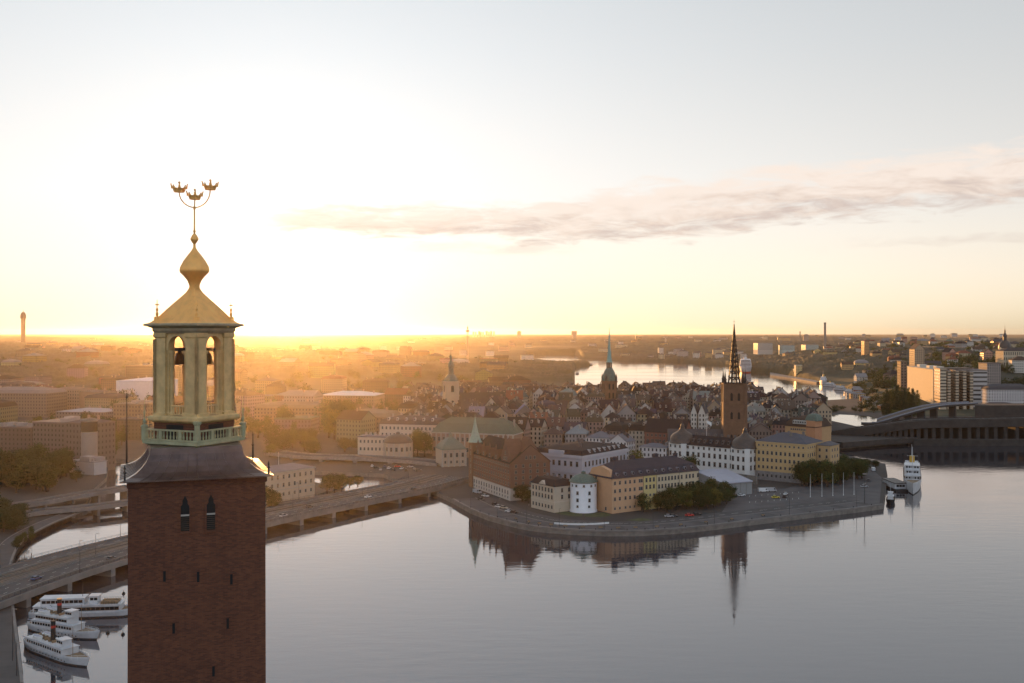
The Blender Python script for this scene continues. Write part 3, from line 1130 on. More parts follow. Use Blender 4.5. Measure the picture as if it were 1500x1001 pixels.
    for k in range(4):
        c = Vector((3.05 * math.cos(V + k * math.pi / 2), 3.05 * math.sin(V + k * math.pi / 2)))
        m = MB()
        m.lathe([(0.26, 94.85), (0.26, 95.3), (0.1, 95.36), (0.13, 95.6), (0.06, 95.75), (0.12, 95.95), (0.04, 96.1), (0.03, 96.75)], 8, (c.x, c.y))
        m.box((c.x, c.y, 96.3), (0.34, 0.08, 0.1), R(0))
        m.build('pinnacle', GT, root)
    # stem, arms and the three crowns
    m = MB()
    m.tube((0, 0, 102.8), (0, 0, 104.75), 0.07, 0.06, 8)
    m.lathe([(0.04, 104.5), (0.12, 104.7), (0.05, 104.9)], 8)
    rt = Matrix.Rotation(-a, 3, 'Z')
    heads = [(-1.25, 0.0, 106.02), (1.32, 0.1, 106.35), (0.02, -0.2, 105.42)]
    for x, y, z in heads:
        pts = [Vector((x * (1 - math.cos(R(90) * f)) if False else x * math.sin(R(90) * f), y * f, 104.75 + (z - 104.75) * (1 - math.cos(R(90) * f)))) for f in [i / 7 for i in range(8)]]
        m.chain(pts, 0.05, 6)
    stem = m.build('crown_stem', GT, spire)
    for x, y, z in heads:
        m = MB()
        n = 20
        r0, r1 = 0.42, 0.55
        m.lathe([(r0, z), (r0 + 0.03, z), (r0 + 0.04, z + 0.1), (r0 + 0.06, z + 0.1), (r1, z + 0.32)], n, (x, y), caps=False)
        m.lathe([(r1 - 0.05, z + 0.32), (r0 - 0.02, z)], n, (x, y), caps=False)
        for i in range(8):
            t = 2 * math.pi * i / 8
            big = i % 2 == 0
            c = Vector((x + (r1) * math.cos(t), y + r1 * math.sin(t), z + 0.3))
            tip = c + Vector((0.13 * math.cos(t), 0.13 * math.sin(t), 0.38 if big else 0.22))
            m.tube(c, tip, 0.12, 0.03, 4)
            m.lathe([(0, tip.z - 0.07), (0.075, tip.z), (0, tip.z + 0.07)], 6, (tip.x, tip.y))
        m.tube((x, y, z - 0.02), (x, y, z + 0.75), 0.03, 0.03, 5)
        m.lathe([(0, z + 0.7), (0.12, z + 0.82), (0, z + 0.95)], 8, (x, y))
        for s in range(2):
            dx, dy = (r0, 0) if s == 0 else (0, r0)
            m.tube((x - dx, y - dy, z + 0.02), (x + dx, y + dy, z + 0.02), 0.03, 0.03, 4)
        m.build('crown', GT, stem)
    # bells hang in the openings
    rm = Matrix.Rotation(a, 3, 'Z')
    for x, lab in ((-1.18, 'dark bronze bell hanging in the left opening of the copper belfry'), (1.18, 'dark bronze bell hanging in the right opening of the copper belfry')):
        y = 1.18
        w_ = rm @ Vector((x, y, 0)) + Vector((TX, TY, 0))
        b = thing('bell', lab, 'bell', (w_.x, w_.y, 91.2))
        m = MB()
        m.lathe([(0.60, 0), (0.58, 0.06), (0.44, 0.35), (0.36, 0.75), (0.27, 0.95), (0.06, 1.02)], 16)
        m.build('bell_body', MAT['bronze'], b, smooth='auto')
        m = MB()
        m.box((0, 0, 1.0), (0.3, 0.16, 0.24))
        m.build('headstock', MAT['bark'], b)
        m = MB()
        m.tube((0, 0, 0.5), (0, 0, -0.08), 0.03, 0.07)
        m.build('clapper', MAT['iron'], b)


build_town_hall_tower()

# ------------------------------------------------------------------ buildings of the near island
mat('copper_pale', mottled((0.26, 0.33, 0.25), 1.0, 0.2), rough=0.6)
ROOFS = {'black': (0.030, 0.027, 0.030), 'grey': (0.068, 0.065, 0.072), 'brown': (0.075, 0.050, 0.038), 'red': (0.19, 0.066, 0.042), 'green': (0.12, 0.19, 0.15), 'lead': (0.16, 0.155, 0.17)}


def cone_roof(root, name, prof, n, c, mats, rot=0.0, smooth='auto'):
    m = MB()
    m.lathe(prof, n, c, rot=rot)
    return m.build(name, mats, root, smooth)


def brick_printing_house():
    a, b = P(689, 712.5, QZ), P(747.5, 734, QZ)
    c, rz, w = face_frame(a, b, 24)
    z0, h = QZ, 20.5
    H = House('brick_printing_house', 'red brick gabled building with white ground floor and green needle turret beside the long bridge', 'building', c, rz, w, 24, z0, h,
              (0.175, 0.084, 0.055), (0.034, 0.028, 0.026), 'gable', 9.5, 'x', wall_mat='plaster', wall_name='brick_wall')
    X, Y = H.w / 2, H.d / 2
    m = MB()
    m.prism([(-X - 0.15, -Y - 0.15), (X + 0.15, -Y - 0.15), (X + 0.15, Y), (-X - 0.15, Y)], -1, 6.4)
    m.build('ground_floor', MAT['plaster'], H.root, color=(0.52, 0.46, 0.40))
    m = MB()
    m.prism([(-X - 0.3, -Y - 0.3), (X + 0.3, -Y - 0.3), (X + 0.3, Y), (-X - 0.3, Y)], 6.4, 6.75)
    m.build('string_course', MAT['pale_stone'], H.root)
    H.windows('tall', 'front', spread(15, X, 1.0), [4.2], 0.16)
    H.windows('small', 'front', spread(15, X, 1.0), [1.6], 0.16)
    H.windows('mid', 'front', spread(17, X, 1.0), [9.0, 12.2, 15.4], 0.0)
    H.windows('small', 'front', spread(24, X, 1.0), [18.6], 0.0)
    H.windows('mid', 'right', spread(5, Y, 1.2), [9.0, 12.2, 15.4, 18.6], 0.0)
    H.windows('tall', 'right', spread(5, Y, 1.2), [4.0], 0.16)
    # tall stepped dormer gables along the eaves
    for x, gw, gh in ((X - 6.5, 11.0, 12.5), (X - 20, 4.5, 5.5), (X - 29, 4.5, 5.5), (X - 38, 4.5, 5.5), (X - 47, 4.5, 5.5)):
        m = MB()
        y0, y1 = -Y - 0.12, -Y + gh * 0.72
        pts = [(x - gw / 2, h - 0.1), (x + gw / 2, h - 0.1), (x + gw / 2, h + gh * 0.22), (x, h + gh), (x - gw / 2, h + gh * 0.22)]
        m.face([(u, y0, z) for u, z in pts])
        for i in range(5):
            (u0, z0_), (u1, z1_) = pts[i], pts[(i + 1) % 5]
            m.face([(u1, y0, z1_), (u0, y0, z0_), (u0, y1, z0_), (u1, y1, z1_)], 1 if i in (2, 3) else 0)
        g = m.build('gable', [MAT['plaster'], MAT['roof_sheet']], H.root, color=(0.165, 0.085, 0.058))
        for zz in ([h + 2.0, h + 5.0] if gh > 8 else [h + 1.3]):
            for dx in ((-2, 0, 2) if gh > 8 and zz < h + 3 else (0,)):
                link('window', WIN['mid'], g, (x + dx, y0 - 0.0, zz))
    for x, gw, gh in ((X - 6.5, 11.0, 12.5), (X - 20, 4.5, 5.5), (X - 29, 4.5, 5.5), (X - 38, 4.5, 5.5), (X - 47, 4.5, 5.5)):
        for u, zz in ((x, h + gh), (x - gw / 2, h + gh * 0.22), (x + gw / 2, h + gh * 0.22)):
            m = MB()
            m.box((u, -Y + 0.1, zz - 1.5), (0.8, 0.8, 2.6))
            m.lathe([(0.6, zz + 1.1), (0.05, zz + 2.9)], 4, (u, -Y + 0.1), rot=R(45))
            m.build('gable_pinnacle', MAT['church_brick'], H.root)
    m = MB()
    pts = [(-7, h - 0.1), (7, h - 0.1), (7, h + 2.5), (0, h + 13.5), (-7, h + 2.5)]
    m.face([(X + 0.12, u, z) for u, z in pts])
    for i in (1, 2, 3, 4):
        (u0, z0_), (u1, z1_) = pts[i], pts[(i + 1) % 5]
        m.face([(X + 0.12, u1, z1_), (X + 0.12, u0, z0_), (X - 9, u0, z0_), (X - 9, u1, z1_)], 1 if i in (2, 3) else 0)
    m.build('end_gable', [MAT['plaster'], MAT['roof_sheet']], H.root, color=(0.165, 0.085, 0.058))
    H.windows('mid', 'right', [-2.5, 0, 2.5], [h + 2.5], 0.12)
    m = MB()
    m.prism([(-X - 0.25, -Y - 0.25), (X + 0.25, -Y - 0.25), (X + 0.25, Y), (-X - 0.25, Y)], h - 0.6, h - 0.05)
    m.prism([(-X - 0.18, -Y - 0.18), (X + 0.18, -Y - 0.18), (X + 0.18, Y), (-X - 0.18, Y)], 17.2, 17.5)
    m.build('cornice', MAT['church_brick'], H.root)
    for x in (-18, -6, 6, 17):
        H.chimney(x, 3, (0.22, 0.12, 0.08), (1.4, 1.4, 1.3))
    # corner turret with a copper needle roof
    m = MB()
    tx, ty = -X + 2.3, -Y + 2.1
    m.prism([(tx - 2.9, ty - 2.9), (tx + 2.9, ty - 2.9), (tx + 2.9, ty + 2.9), (tx - 2.9, ty + 2.9)], -1, 26.5)
    t = m.build('turret', MAT['plaster'], H.root, color=(0.17, 0.095, 0.06))
    for zz in (9, 12.5, 16, 20, 23.5):
        link('window', WIN['slit'], t, (tx, ty - 2.9, zz))
        link('window', WIN['slit'], t, (tx + 2.9, ty, zz), R(90))
    cone_roof(t, 'needle_roof', [(4.4, 26.4), (3.9, 26.9), (3.1, 28.6), (1.9, 32.5), (0.8, 37.5), (0.15, 41.5), (0.06, 43.2)], 8, (tx, ty), MAT['copper_pale'], R(22.5))


def lilac_palace():
    C, L, Rr = Vector((42.0, 600.0)), Vector((13.5, 621.5)), Vector((74.0, 643.0))
    c, rz, w = face_frame(L, C, 44)
    z0, h = 3.5, 19.8
    col = (0.50, 0.465, 0.49)
    H = House('court_palace', 'large pale lilac palace with dark mansard roof and white dormers behind the round white tower', 'palace', c, rz, w, 50, z0, h, col,
              ROOFS['black'], 'mansard', 4.2, wall_mat='plaster', inset=2.2, low=0.6)
    X, Y = H.w / 2, H.d / 2
    m = MB()
    m.prism([(-X - 0.5, -Y - 0.5), (X + 0.5, -Y - 0.5), (X + 0.5, Y + 0.5), (-X - 0.5, Y + 0.5)], h - 1.9, h - 0.02)
    m.prism([(-X - 0.2, -Y - 0.2), (X + 0.2, -Y - 0.2), (X + 0.2, Y + 0.2), (-X - 0.2, Y + 0.2)], 9.2, 9.8)
    m.build('cornice', MAT['plaster'], H.root, color=(0.5, 0.46, 0.48))
    m = MB()
    m.box((0, -Y - 0.1, h), (10.5, 1.2, 2.2))
    m.build('attic', MAT['plaster'], H.root, color=(0.5, 0.46, 0.48))
    for zz, k in ((14.6, 'big'), (6.8, 'big'), (2.6, 'mid')):
        H.windows(k, 'front', spread(8, X, 1.5), [zz], 0.0)
        H.windows(k, 'right', spread(12, Y, 1.5), [zz], 0.0)
    for y in spread(7, Y, 6):
        link('dormer', DORMER, H.roof, (X - 1.4, y, h + 1.3), R(90), (0.4, 0.38, 0.38, 1), (0.8, 0.8, 0.8))
    for x, y in ((-9, -8), (8, -12), (-8, 10), (9, 12), (0, 2)):
        H.chimney(x, y, (0.12, 0.10, 0.10), (1.6, 1.5, 1.1))


def cream_house():
    a, b = P(778, 743.5, QZ), P(811.8, 751.5, QZ)
    c, rz, w = face_frame(a, b, 13)
    H = House('cream_corner_house', 'cream three storey house with small pediment and dark roof left of the round white tower', 'house', c, rz, w, 13, QZ, 13.2,
              (0.50, 0.41, 0.31), ROOFS['black'], 'mansard', 3.6, wall_mat='plaster', inset=2.6, low=0.85)
    X, Y = H.w / 2, H.d / 2
    H.windows('tall', 'front', spread(7, X, 0.6), [11.0, 7.6], 0)
    H.windows('mid', 'front', spread(7, X, 0.6), [2.6], 0)
    H.windows('tall', 'right', [-1.5, 3.0], [11.0, 7.6], 0)
    m = MB()
    m.prism([(-X - 0.12, -Y - 0.12), (X + 0.12, -Y - 0.12), (X + 0.12, Y), (-X - 0.12, Y)], 5.1, 5.5)
    m.prism([(-X - 0.3, -Y - 0.3), (X + 0.3, -Y - 0.3), (X + 0.3, Y), (-X - 0.3, Y)], 12.75, 13.15)
    m.build('cornice', MAT['plaster'], H.root, color=(0.55, 0.46, 0.37))
    m = MB()
    m.face([(-3.4, -Y - 0.32, 13.16), (3.4, -Y - 0.32, 13.16), (0, -Y - 0.32, 15.4)])
    for s in (-1, 1):
        q = [(s * 3.4, -Y - 0.32, 13.16), (0, -Y - 0.32, 15.4), (0, 0, 15.4), (s * 3.4, 0, 13.16)]
        m.face(q if s < 0 else q[::-1])
    m.build('pediment', MAT['plaster'], H.root, color=(0.55, 0.46, 0.37))
    for x in (-5, 1, 6):
        H.chimney(x, 0.5, (0.16, 0.14, 0.14), (1.3, 1.3, 0.7))


def white_round_tower():
    Y = 535.0
    X = PX(854.6, Y)
    r = 6.75
    root = thing('round_tower', 'squat white round tower with green conical copper roof at the waterfront', 'tower', (X, Y, QZ), math.atan2(-X, Y))
    m = MB()
    m.lathe([(r + 0.45, -1.0), (r + 0.35, 0.8), (r, 1.4), (r, 15.2)], 48)
    w = m.build('wall', MAT['plaster'], root, 'auto', color=(0.76, 0.75, 0.76))
    cone_roof(root, 'roof', [(r, 14.95), (r + 0.55, 15.1), (r + 0.7, 15.35), (5.6, 17.3), (4.2, 18.2), (1.2, 19.2), (1.2, 20.0), (1.35, 20.1), (0.0, 20.6)], 40, (0, 0), MAT['copper_green'])
    for zz, kind, angs in ((13.6, 'small', (-56, -32, 2, 36, 62)), (10.0, 'mid', (-26, 27)), (6.4, 'mid', (-26, 27)), (3.2, 'small', (-26, 25))):
        for an in angs:
            t = R(-90 + an)
            link('window', WIN[kind], root, (r * math.cos(t), r * math.sin(t), zz), t + R(90))


def long_yellow_block():
    a = P(896.8, 752.8, QZ)
    b = Vector((100.0, 559.5))
    c, rz, w = face_frame(a, b, 19)
    h = 17.6
    H = House('long_office_block', 'long four storey block painted orange, yellow and cream under one dark roof with round dormers', 'building', c, rz, w, 19, QZ, h,
              (0.5, 0.4, 0.27), (0.055, 0.050, 0.060), 'mansard', 7.6, wall_mat='plaster', inset=2.4, low=0.5)
    X, Y = H.w / 2, H.d / 2
    # coloured house fronts are 4 cm skins on the common wall
    secs = [(-X, -X + 20.6, (0.58, 0.345, 0.20)), (-X + 20.6, -X + 29.6, (0.58, 0.46, 0.20)), (-X + 29.6, -X + 45.4, (0.56, 0.46, 0.31)), (-X + 45.4, X, (0.57, 0.46, 0.31))]
    labs = ['orange wall', 'yellow wall', 'cream wall', 'pale cream wall']
    for i, (x0, x1, col) in enumerate(secs):
        m = MB()
        m.prism([(x0 + (0 if i else -0.04), -Y - 0.05 - 0.004 * i), (x1, -Y - 0.05 - 0.004 * i), (x1, -Y + 0.3), (x0 + (0 if i else -0.04), -Y + 0.3)], -1.0, h - 0.25)
        o = m.build('facade', MAT['plaster'], H.root, color=col)
        o['label'] = labs[i]
        m = MB()
        m.tube((x1 - 0.1, -Y - 0.16, 0), (x1 - 0.1, -Y - 0.16, h - 0.3), 0.09)
        m.build('downpipe', MAT['dark_metal'], H.root)
    m = MB()
    m.prism([(-X - 0.06, -Y + 0.29), (-X + 0.2, -Y + 0.29), (-X + 0.2, Y), (-X - 0.06, Y)], -1.0, h - 0.25)
    m.face([(-X - 0.05, Y, h - 0.25), (-X - 0.05, -Y + 0.3, h - 0.25), (-X - 0.05, -Y + 2.4, h + 3.9), (-X - 0.05, 0, h + 5.6), (-X - 0.05, Y - 2.4, h + 3.9)])
    m.face([(-X - 0.05, Y - 2.4, h + 3.9), (-X - 0.05, 0, h + 5.6), (-X + 2.2, 0, h + 5.6), (-X + 2.2, Y - 2.4, h + 3.9)])
    m.face([(-X - 0.05, 0, h + 5.6), (-X - 0.05, -Y + 2.4, h + 3.9), (-X + 2.2, -Y + 2.4, h + 3.9), (-X + 2.2, 0, h + 5.6)])
    m.face([(-X - 0.05, -Y + 2.4, h + 3.9), (-X - 0.05, -Y + 0.3, h - 0.25), (-X + 2.2, -Y + 0.3, h - 0.25), (-X + 2.2, -Y + 2.4, h + 3.9)])
    gb = m.build('end_gable', MAT['plaster'], H.root, color=(0.57, 0.32, 0.18))
    gb['label'] = 'orange end gable'
    H.windows('mid', 'left', [3.5], [4.5, 8.6, 12.7, 17.0], 0.07)
    H.windows('mid', 'left', [-4.5], [1.9], 0.07)
    H.windows('small', 'left', [7.5], [8.0, 12.0, 15.5], 0.07)
    x = -X
    ocols = [x + 1.7, x + 4.9, x + 8.6, x + 11.6, x + 14.6, x + 18.0]
    H.windows('mid', 'front', ocols + [x + 20.0 - 0.6], [15.2, 11.2, 7.2], 0.06)
    H.windows('small', 'front', ocols[:5], [2.4], 0.06)
    ycols = [x + 22.6, x + 25.1, x + 27.6]
    H.windows('tall', 'front', ycols, [15.2, 11.6], 0.07)
    H.windows('small', 'front', ycols, [7.4, 3.8], 0.07)
    ccols = [x + 31.2 + i * 2.25 for i in range(7)]
    H.windows('tall', 'front', ccols, [15.0, 11.2], 0.07)
    H.windows('mid', 'front', ccols, [7.4, 3.2], 0.07)
    dcols = [x + 47.0, x + 50.4, x + 52.8, x + 55.2, x + 58.6]
    H.windows('tall', 'front', dcols, [15.0, 11.0], 0.07)
    H.windows('mid', 'front', dcols, [7.0, 3.0], 0.07)
    m = MB()
    m.box((x + 19.6, -Y - 0.12, 0), (1.5, 0.2, 3.0))
    m.build('door', MAT['bark'], H.root)
    # round dormers on the lower slope
    dm = MB()
    dm.lathe([(0.0, -1.3), (0.85, -1.3), (0.85, 1.0), (0.0, 1.0)], 14)
    rot = Matrix.Rotation(R(90), 3, 'X')
    dm.v = [tuple(rot @ Vector(v)) for v in dm.v]
    dm.face([(0.6 * math.cos(R(i * 30)), -1.03, 0.6 * math.sin(R(i * 30))) for i in range(12)], 1)
    dm.face([(0.6 * math.cos(R(-i * 30)), 1.33, 0.6 * math.sin(R(-i * 30))) for i in range(12)], 1)
    dmesh = dm.mesh('dormer', [MAT['roof_sheet'], MAT['glass']])
    for i in range(11):
        xx = -X + 3.4 + i * (2 * X - 8) / 10
        link('dormer', dmesh, H.roof, (xx, -Y + 0.75, h + 1.9), 0, (0.20, 0.19, 0.21))
    for xx, s in ((-20, 2.2), (-8, 2.0), (8, 2.4), (22, 1.9)):
        H.chimney(xx, 0.6, (0.045, 0.04, 0.05), (s * 1.25, s, 1.0))


def white_palace():
    # two domed corner towers joined by a white wing, terrace wall below
    z0 = 7.0
    Yr = 657.0
    Xr = PX(1091.5, Yr)
    Yl = 688.0
    Xl = PX(999.5, Yl)
    root = thing('white_palace', 'white palace with two dark onion domed towers and a pennant above the park', 'palace', (Xr, Yr, z0), 0.0)
    white = (0.68, 0.65, 0.61)
    h = 14.6
    rw = Vector((Xl - Xr, Yl - Yr))
    ang = math.atan2(-rw.y, -rw.x)
    for nm, ox, oy in (('right', 0, 0), ('left', rw.x, rw.y)):
        m = MB()
        n = 12
        hw = 7.2
        k, q = math.cos(ang - 0.12), math.sin(ang - 0.12)
        poly = []
        for sx, sy in ((-1, -1), (1, -1), (1, 1), (-1, 1)):
            x, y = sx * hw, sy * hw
            ch = 2.0
            for dx, dy in (((0, -sy * ch), (-sx * ch, 0)) if sx * sy < 0 else ((-sx * ch, 0), (0, -sy * ch))):
                poly.append((ox + (x + dx) * k - (y + dy) * q, oy + (x + dx) * q + (y + dy) * k))
        # order counter-clockwise
        cx_, cy_ = ox, oy
        poly.sort(key=lambda p: math.atan2(p[1] - cy_, p[0] - cx_))
        m.prism(poly, -5, h, bottom=False)
        t = m.build('corner_tower', MAT['plaster'], root, color=white)
        for i in range(8):
            a, b = Vector(poly[i]), Vector(poly[(i + 1) % 8])
            if (b - a).length < 5:
                continue
            tv = (b - a).normalized()
            nrm = Vector((tv.y, -tv.x))
            if nrm.y > 0.3:
                continue
            for f in ((0.12, 0.5, 0.88)):
                for zz, kk in ((12.6, 'mid'), (7.9, 'big'), (2.6, 'big')):
                    p = a.lerp(b, f)
                    link('window', WIN[kk], t, (p.x, p.y, zz), math.atan2(tv.y, tv.x))
        cone_roof(t, 'onion_dome', [(8.7, h - 0.1), (8.9, h + 0.15), (8.3, h + 0.9), (8.1, h + 2.4), (7.6, h + 4.0), (6.3, h + 5.5), (4.5, h + 6.6), (3.0, h + 7.4), (2.0, h + 8.5), (1.5, h + 9.6), (1.6, h + 10.0), (1.25, h + 10.2), (1.3, h + 11.2), (1.0, h + 11.8), (0.35, h + 12.4), (0.1, h + 13.6), (0.05, h + 14.6)], 20, (ox, oy), MAT['roof_dome'])
    a, b = Vector((rw.x, rw.y)), Vector((0, 0))
    tv = (b - a).normalized()
    nn = Vector((tv.y, -tv.x))
    fr0, fr1 = a + nn * 4.6 + tv * 5, b + nn * 4.6 - tv * 5
    L = (fr1 - fr0).length
    mid = (fr0 + fr1) / 2 - nn * 7
    m = MB()
    poly = [fr0, fr1, fr1 - nn * 14, fr0 - nn * 14]
    m.prism([tuple(p) for p in poly], -4, h - 0.4, bottom=False)
    wing = m.build('wing', MAT['plaster'], root, color=white)
    for i in range(9):
        p = fr0.lerp(fr1, (i + 0.6) / 9.2)
        for zz, kk in ((12.3, 'mid'), (7.9, 'big'), (2.6, 'big')):
            link('window', WIN[kk], wing, (p.x, p.y, zz), math.atan2(tv.y, tv.x))
    rf = roof_shape(L, 14, 0, 5.6, 'gable', 0.5, 'x').build('roof', MAT['roof_sheet'], wing, loc=(mid.x, mid.y, h - 0.4), rz=math.atan2(tv.y, tv.x), color=ROOFS['black'])
    for i in range(7):
        link('dormer', DORMER, rf, (-L / 2 + 5 + i * (L - 10) / 6, -4.2, 2.0), 0, (0.10, 0.09, 0.09, 1))
        link('chimney', CHIMNEY, rf, (-L / 2 + 4 + i * (L - 8) / 6, 0.8, 5.0), 0, (0.13, 0.11, 0.10, 1), (1.5, 1.4, 1))
    # dark terrace wall below the right tower
    m = MB()
    p0, p1 = P(1040, 702, QZ), P(1112, 712, QZ)
    m.box((p0.x * 0.5 + p1.x * 0.5, p0.y * 0.5 + p1.y * 0.5 + 6, QZ - 1), ((p1 - p0).length, 1.2, 6.0), math.atan2(p1.y - p0.y, p1.x - p0.x))
    tag(m.build('terrace_wall', MAT['quay_stone']), 'dark stone terrace wall below the white domed palace', 'wall')
    # pennant on a pole above the wing
    fp = Vector((Xr, Yr)) + fr0.lerp(fr1, 0.33) - nn * 7
    f = thing('flagpole', 'tall flagpole with white swallow tailed flag rising over the white palace roof', 'flagpole', (fp.x, fp.y, z0 + h + 5.0))
    m = MB()
    m.tube((0, 0, -0.5), (0, 0, 10.5), 0.12, 0.05)
    m.build('pole', MAT['white_paint'], f)
    m = MB()
    pts = []
    for i in range(9):
        u = i / 8
        pts.append((0.1 + 3.0 * u, 0.35 * math.sin(u * 5), 10.2 - 1.3 * u, 8.4 - 2.0 * u))
    for i in range(8):
        a_, b_ = pts[i], pts[i + 1]
        m.face([(a_[0], a_[1], a_[3]), (b_[0], b_[1], b_[3]), (b_[0], b_[1], b_[2]), (a_[0], a_[1], a_[2])])
        m.face([(a_[0], a_[1] + 0.03, a_[2]), (b_[0], b_[1] + 0.03, b_[2]), (b_[0], b_[1] + 0.03, b_[3]), (a_[0], a_[1] + 0.03, a_[3])])
    m.build('flag', MAT['white_paint'], f)


def yellow_house():
    a, b = Vector((152.0, 651.0)), Vector((177.6, 630.0))
    c, rz, w = face_frame(a, b, 24)
    h = 24.0
    H = House('ochre_office', 'ochre five storey building with grey stone base right of the white palace', 'building', c, rz, w, 24, QZ, h,
              (0.52, 0.345, 0.165), (0.10, 0.10, 0.115), 'hip', 5.2, wall_mat='plaster')
    X, Y = H.w / 2, H.d / 2
    m = MB()
    m.prism([(-X - 0.2, -Y - 0.2), (X + 0.2, -Y - 0.2), (X + 0.2, Y), (-X - 0.2, Y)], -1, 5.6)
    m.build('stone_base', MAT['granite'], H.root)
    m = MB()
    m.prism([(-X - 0.35, -Y - 0.35), (X + 0.35, -Y - 0.35), (X + 0.35, Y), (-X - 0.35, Y)], h - 0.7, h - 0.05)
    m.prism([(-X - 0.18, -Y - 0.18), (X + 0.18, -Y - 0.18), (X + 0.18, Y), (-X - 0.18, Y)], 19.3, 19.7)
    m.build('cornice', MAT['plaster'], H.root, color=(0.54, 0.38, 0.21))
    for zz, k in ((21.6, 'small'), (17.0, 'tall'), (12.6, 'tall'), (8.2, 'mid'), (3.0, 'mid')):
        H.windows(k, 'front', spread(11, X, 0.6), [zz], 0.2 if zz < 5 else 0)
        H.windows(k, 'right', spread(7, Y, 0.8), [zz], 0.2 if zz < 5 else 0)
    for x, y in ((-9, 2), (-2, 4), (8, 3), (3, -4), (-6, 7)):
        H.chimney(x, y, (0.2, 0.17, 0.15), (1.3, 1.3, 1))
    # lower wing on its right
    q = Matrix.Rotation(rz, 2) @ Vector((X + 4.6, 9.5)) + Vector(c)
    W = House('ochre_wing', 'narrow ochre wing with flat grey roof joined to the right of the ochre office building', 'building', (q.x, q.y), rz, 8.6, 14, QZ, 22.4,
              (0.50, 0.33, 0.17), (0.12, 0.115, 0.12), 'hip', 2.0, wall_mat='plaster')
    for zz in (19.5, 15.6, 11.8, 8.0):
        W.windows('mid', 'front', [-2.4, 2.0], [zz])
        W.windows('mid', 'right', [-4, 0, 4], [zz])


def orange_block():
    a, b = Vector((PX(1150, 716), 716.0)), Vector((203.0, 700.0))
    c, rz, w = face_frame(a, b, 22)
    H = House('orange_block', 'tall orange block with bare end wall and green copper corner roof behind the ochre office', 'building', c, rz, w, 22, QZ, 27.6,
              (0.50, 0.30, 0.15), ROOFS['brown'], 'mansard', 7.5, wall_mat='plaster', inset=3.0, low=0.7)
    X, Y = H.w / 2, H.d / 2
    m = MB()
    m.prism([(X - 6.5, -Y - 0.2), (X + 0.25, -Y - 0.2), (X + 0.25, -Y + 9), (X - 6.5, -Y + 9)], -1, 32.0)
    p = m.build('corner_pavilion', MAT['plaster'], H.root, color=(0.50, 0.235, 0.12))
    cone_roof(p, 'copper_roof', [(6.2, 31.8), (5.8, 33.4), (4.4, 35.6), (3.6, 36.2), (0.0, 36.8)], 4, (X - 3.1, -Y + 4.4), MAT['copper_green'], R(45))
    H.windows('small', 'front', spread(9, X - 3.4, 0.6), [25.6])
    H.windows('mid', 'front', spread(9, X - 3.4, 0.6), [21.6, 17.6, 13.0])
    for x in spread(6, X - 4, 2):
        H.dormer(x, -1, (0.45, 0.42, 0.38), 0.92)
    H.chimney(-6, 3, (0.25, 0.2, 0.17), (1.6, 1.4, 1.2))
    H.chimney(3, 3, (0.25, 0.2, 0.17), (1.6, 1.4, 1.2))


def pavilion():
    pts = [Vector((118.0, 582.0)), Vector((135.8, 591.0)), Vector((131.8, 640.0)), Vector((111.5, 633.0))]
    ctr = sum(pts, Vector((0, 0))) / 4
    root = thing('event_hall', 'long low hall with pale lilac sheet roof and grey green walls beside the park trees', 'hall', (ctr.x, ctr.y, QZ))
    loc = [p - ctr for p in pts]
    m = MB()
    m.prism([tuple(p) for p in loc], -0.5, 7.0, bottom=False)
    w = m.build('wall', MAT['plaster'], root, color=(0.27, 0.275, 0.27))
    m = MB()
    f = [p * 1.035 for p in loc]
    m.prism([tuple(p) for p in f], 7.0, 7.5)
    r0, r1 = (f[0] + f[1]) / 2 * 0.92, (f[2] + f[3]) / 2 * 0.92
    A, B, C, D = [(p.x, p.y, 7.5) for p in f]
    e0, e1 = (r0.x, r0.y, 8.5), (r1.x, r1.y, 8.5)
    m.face([A, B, e0])
    m.face([B, C, e1, e0])
    m.face([C, D, e1])
    m.face([D, A, e0, e1])
    m.build('roof', MAT['canvas'], root)
    for k in range(1, 5):
        p = loc[0].lerp(loc[1], k / 5)
        t = (loc[1] - loc[0])
        m = MB()
        m.box((p.x, p.y - 0.1, 0.2), (0.25, 0.2, 6.8), math.atan2(t.y, t.x))
        m.build('mullion', MAT['frame_paint'], w)


mat('roof_dome', mottled((0.055, 0.043, 0.036), 0.8, 0.25), rough=0.5)
mat('church_brick', mottled((0.165, 0.088, 0.052), 0.35, 0.2), rough=0.9)


